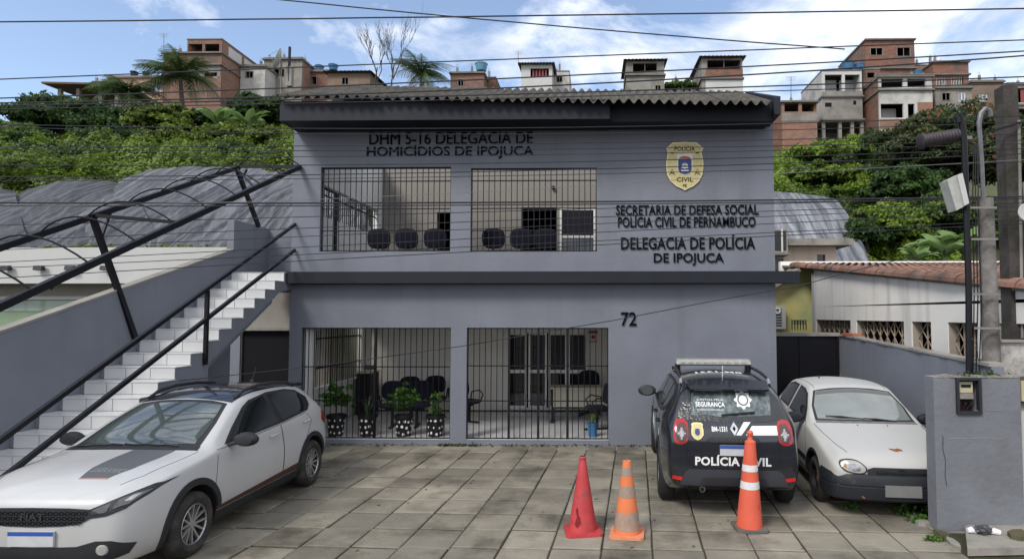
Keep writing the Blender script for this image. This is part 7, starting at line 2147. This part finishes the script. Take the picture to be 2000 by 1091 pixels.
# closure hanging from the bracket
sc = thing('splice_closure', P(1840, 272, YP), 'dark ribbed cable closure sticking out left of the service pole', 'cable box')
a, b = P(1794, 277, YP - .05), P(1882, 262, YP - .05); prof = []
Lc = (b - a).length
for k in range(30): prof.append((.078 + (.006 if k % 2 else -.004) - (.03 if k in (0, 29) else 0) + .014 * (k < 4), Lc * k / 29))
MB().lathe([(0, 0)] + prof + [(0, Lc)], a, (b - a), 18).build('ribbed_body', mat('dark_bronze_plastic', (.035, .028, .032), .6, var=.4, scale=14), sc, True)
MB().bar(b - Vector((.02, 0, .05)), P(1896, 270, YP - .05), .06, .04).build('bracket', m_rendg, sc)
lh = thing('street_lamp_box', P(1870, 375, YP), 'tilted pale grey lamp box on the left of the conduit', 'lamp')
q4 = [P(a_, b_, YP - .18) for a_, b_ in ((1850, 352), (1878, 338), (1892, 398), (1868, 411))]
MB().prism(q4, (0, .17, 0)).build('casing', mat('lamp_casing', (.36, .36, .34), .6, var=.2, scale=10), lh)
MB().prism([P(a_, b_, YP - .185) for a_, b_ in ((1868, 343), (1878, 338.5), (1891, 397), (1882, 402))], (0, -.02, 0)).build('side_strip', m_hwhite, lh)
MB().bar(P(1884, 378, YP - .1), P(1893, 376, YP - .1), .04).build('bracket', m_rendg, lh)
YQ = 8.6
up2 = thing('utility_pole', (X_at(1978, YQ), YQ, 0), 'tall dark square utility pole behind the white wall', 'pole')
mb = MB(); xa_, xb_ = X_at(1965, YQ), X_at(1996, YQ); mb.hexa([(xa_ - .01, YQ, 0), (xb_ + .01, YQ, 0), (xb_ + .01, YQ + .22, 0), (xa_ - .01, YQ + .22, 0), (X_at(1963, YQ), YQ, P(1975, 166, YQ).z), (X_at(1991, YQ), YQ, P(1975, 166, YQ).z), (X_at(1991, YQ), YQ + .2, P(1975, 166, YQ).z), (X_at(1963, YQ), YQ + .2, P(1975, 166, YQ).z)])
mb.build('shaft', mat('dark_lichen_pole', (.065, .055, .052), .95, var=.35, scale=4, col2=(.03, .035, .022), bump=.6, coords='World'), up2)
MB().tube([P(1997, 660, YQ - .05), P(1990, 235, YQ - .05)], .02, 6).build('conduit', m_rendg, up2)
MB().bar(P(1920, 262, YQ - .1), P(2005, 236, YQ - .1), .03).build('stay_bar', m_black, up2)
ld = thing('round_white_dish', P(2001, 415, 8.2), 'white round dish cut by the right picture edge', 'dish')  # a plain white dish, no lamp
MB().lathe([(0, 0), (.09, .01), (.125, .04), (.12, .05), (0, .03)], P(2004, 415, 8.2), (-.1, -1, 0), 24).build('face', m_hwhite, ld, True)
MB().bar(P(2004, 415, 8.26), P(1990, 420, 8.6), .03).build('arm', m_rendg, ld)

# ================================================================== OVERHEAD CABLES
YW = 8.35
m_cable = mat('cable_sheath', (.015, .016, .022), .6, var=.2, scale=3)
m_cable2 = mat('greyed_cable', (.16, .16, .16), .6, var=.2, scale=3)
cab = [
    ((0, 43), (1000, 31.5), (2000, 17), .011, 'topmost thick cable crossing the open sky'),
    ((0, -60), (900, 34), (1650, 96), .0095, 'cable sloping steeply down to the right across the sky'),
    ((0, 155), (830, 122), (2000, 78), .009, 'cable rising to the right just under the topmost one'),
    ((0, 192), (860, 159), (2000, 100), .010, 'cable passing just above the corrugated roof edge'),
    ((0, 201), (1000, 171), (2000, 109), .011, 'cable skimming the corrugated roof edge'),
    ((0, 206), (1000, 184), (2000, 150), .010, 'cable along the top of the dark fascia'),
    ((0, 213), (1000, 192), (2000, 162), .007, 'cable across the middle of the dark fascia'),
    ((0, 243), (1000, 250), (2000, 226), .0065, 'cable along the shadow under the fascia'),
    ((0, 248), (1000, 262), (2000, 238), .006, 'cable crossing the upper lettering line'),
    ((0, 287), (1000, 281), (2000, 262), .006, 'cable between the two lettering lines'),
    ((0, 292), (1000, 292), (2000, 274), .006, 'cable through the lower lettering line'),
    ((0, 303), (1000, 303), (2000, 280), .005, 'cable directly under the lower lettering line'),
    ((0, 322), (1000, 318), (2000, 290), .0065, 'cable just above the upper grilles'),
    ((0, 345), (1000, 334), (2000, 300), .007, 'cable across the top of the upper grilles and the shield'),
    ((0, 353), (1000, 343), (2000, 316), .005, 'thin cable just below the top of the upper grilles'),
    ((0, 396), (1000, 395), (2000, 384), .012, 'thickest cable across the middle of the upper grilles'),
    ((0, 402), (1000, 400), (2000, 388), .008, 'cable hugging the underside of the thickest cable'),
    ((0, 440), (1000, 412), (2000, 384), .0055, 'cable rising across the upper balcony chairs wall'),
    ((0, 470), (1000, 430), (2000, 396), .0055, 'cable passing the heads of the balcony chairs'),
    ((0, 488), (1000, 444), (2000, 402), .005, 'thin cable above the balcony chair backs'),
    ((0, 512), (1000, 462), (2000, 412), .0055, 'cable through the balcony chair backs'),
    ((0, 523), (1000, 478), (2000, 430), .0055, 'cable along the balcony sill'),
    ((0, 543), (1000, 487), (2000, 437), .006, 'lowest cable, between balcony sill and dark ledge'),
]
for a_, b_, c_, r_, lab in cab:
    pa, pb, pc = [P(x_, y_, YW) for x_, y_ in (a_, b_, c_)]
    xs = [pa.x, pb.x, pc.x]; zs = [pa.z, pb.z, pc.z]; cf = np.polyfit(xs, zs, 2)
    xe0, xe1 = -13.0, 13.0
    if a_[1] < 0: xe1 = pc.x
    pts = [(x_, YW + random.uniform(-.004, .004), float(np.polyval(cf, x_))) for x_ in np.linspace(xe0, xe1, 30)]
    MB().tube(pts, r_, 5).build('overhead_cable', m_cable, label=lab, cat='cable', group='overhead cables along the street', smooth=True)
for pts_, r_, m_, lab in (
    ([(0, 405), (560, 392), (1000, 372), (1500, 340), (2000, 312)], .004, m_cable2, 'pale grey thin cable crossing the upper grilles'),
    ([(0, 778), (400, 738), (640, 712), (900, 676), (1200, 625), (1380, 590), (1560, 558), (1700, 520), (1960, 462)], .006, m_cable, 'twisted service drop rising across the lower facade and the number')):
    MB().tube([P(a_, b_, YW - .1) for a_, b_ in pts_], r_, 5).build('overhead_cable', m_, label=lab, cat='cable', smooth=True)

# ================================================================== DEBRIS BY THE METER WALL
rs = random.Random(12)
MB().box(3.3, 6.5, 3.9, 7.35, -.09, -.02).build('bare_earth', m_earth, kind='structure')
def stone(name, c, sx, sy_, sz_, m, seed, label, cat, rz=0.0, tilt=(0, 0)):
    r2 = random.Random(seed); mb = MB(); n = 7; pts = []
    for k in range(n):
        q = 2 * math.pi * k / n; pts.append((math.cos(q) * sx * r2.uniform(.8, 1.1), math.sin(q) * sy_ * r2.uniform(.8, 1.1)))
    M_ = Matrix.Rotation(rz, 3, 'Z') @ Matrix.Rotation(tilt[0], 3, 'X') @ Matrix.Rotation(tilt[1], 3, 'Y')
    lo = [Vector(c) + M_ @ Vector((x, y, 0)) for x, y in pts]; hi = [Vector(c) + M_ @ Vector((x * .96, y * .96, sz_)) for x, y in pts]
    n0 = len(mb.v); mb.v += [tuple(p_) for p_ in lo + hi]
    mb.f.append(tuple(range(n))[::-1]); mb.f.append(tuple(range(n, 2 * n))); mb.m += [0, 0]
    for k in range(n): mb.f.append((k, (k + 1) % n, n + (k + 1) % n, n + k)); mb.m.append(0)
    return mb.build(name, m, label=label, cat=cat)
c = G(1935, 1045, .05)
sb_ = MB(); q = [G(a_, b_, .0) for a_, b_ in ((1890, 1085), (2040, 1082), (2010, 1030), (1965, 1012), (1885, 1040))]
sb_.prism([Vector((v.x, v.y, .0)) for v in q], (0, 0, .075)); sb_.build('broken_slab', m_conc, label='large broken concrete slab lying before the grey stub wall', cat='concrete slab')
cc = [(1862, 1062, .16, .05, .03, 'dark broken shard left of the large slab', m_conc), (1985, 1030, .2, .12, .09, 'rubble block at the foot of the white wall', m_conc), (1840, 1045, .10, .06, .04, 'small brown rubble piece at the stub wall corner', m_earth),
      (1790, 1008, .12, .08, .03, 'flat pale stone near the old car bumper', m_conc), (1805, 1025, .09, .07, .05, 'rounded pale stone by the wall corner', m_conc), (1770, 990, .10, .06, .03, 'half buried stone under the old car bumper', m_conc), (1990, 1062, .16, .1, .12, 'reddish rubble block at the right edge', m_earth)]
for k, (a_, b_, sx, sy_, s3, lab, m_) in enumerate(cc):
    v = G(a_, b_, 0); stone('rubble_piece', (v.x, v.y, -.02), sx, sy_, s3 + .02, m_, k, lab, 'rubble', rs.uniform(0, 3))
for px_, py_, rz, lab in ((1898, 1040, .3, 'crushed white cup on the left of the broken slab'), (1942, 1042, -.4, 'flattened white carton on the broken slab')):
    v = G(px_, py_, .08); t = thing('crushed_cup', (v.x, v.y, .077), lab, 'litter')
    MB().tube([(v.x - .045, v.y, .105), (v.x + .0, v.y + .01 * rz, .112), (v.x + .05, v.y + .04 * rz, .10)], [.022, .034, .028], 9).build('paper_shell', m_sticker, t, True)
v = G(1920, 1038, .1); t = thing('plastic_bag', (v.x, v.y, .077), 'scrunched dark plastic bag between the white cups', 'litter')
bm = bmesh.new(); bmesh.ops.create_icosphere(bm, subdivisions=3, radius=1)
for w_ in bm.verts:
    k = 1 + .35 * noise.noise(w_.co * 3.1) + .2 * noise.noise(w_.co * 7); w_.co = Vector((w_.co.x * .085 * k, w_.co.y * .06 * k, .05 + w_.co.z * .045 * k))
me = bpy.data.meshes.new('bag_film'); bm.to_mesh(me); bm.free(); me.materials.append(mat('crumpled_film', (.05, .05, .055), .3, var=.5, scale=40, spec=.6)); inst('bag_film', me, (v.x, v.y, .077), t)
def weed(px_, py_, s, lab, seed, n=90):
    v = G(px_, py_, 0); r_ = np.random.RandomState(seed)
    p_ = np.stack([v.x + r_.normal(0, s, n), v.y + r_.normal(0, s * .6, n), np.abs(r_.normal(0, s * .5, n)) + .01], 1)
    leaf_object('weed_clump', p_, np.tile([0, -.3, 1], (n, 1)), .035, lm_plant, seed=seed, jitter=.8, label=lab, cat='weeds', kind='stuff')
weed(1775, 1005, .10, 'weeds growing under the bumper of the old white car', 1); weed(1800, 1018, .07, 'weeds between the stones near the stub wall corner', 2)
weed(1665, 993, .05, 'small weed under the old white car', 3, 40); weed(1825, 1055, .05, 'weeds at the foot of the stub wall corner', 4, 50); weed(1940, 1022, .06, 'weeds between slab and stub wall', 5, 50)
v = P(1925, 737, YM + .1)
leaf_object('wall_moss', [(v.x + random.gauss(0, .12), YM + .09 + random.gauss(0, .03), v.z + abs(random.gauss(0, .03))) for _ in range(160)], np.tile([0, 0, 1], (160, 1)), .035, lm_dark, seed=9, label='moss and weeds on top of the stub wall around the pole', cat='weeds', kind='stuff')
for k in range(1): pass
rs2 = np.random.RandomState(3); nn = 500
leaf_object('joint_weeds', [(x_, 11.17 + rs2.normal(0, .02), .015 + abs(rs2.normal(0, .015))) for x_ in np.concatenate([rs2.uniform(-2.9, -2.2, 140), rs2.uniform(-5.2, 3.2, 360)])], np.tile([0, 0, 1], (nn, 1)), .03, lm_dark, seed=4, label='thin line of weeds along the foot of the facade', cat='weeds', kind='stuff')
# grit and fallen leaves on the forecourt
leaf_object('fallen_leaves', [(rs2.uniform(-3.5, 3.3), rs2.uniform(5.2, 10.9), .008) for _ in range(90)], np.tile([0, 0, 1], (90, 1)), .03, mat('dry_leaf', (.14, .08, .035), .8, var=.4, rnd=.2), seed=8, jitter=.15, label='scattered dry leaves on the concrete slabs', cat='leaves', kind='stuff')
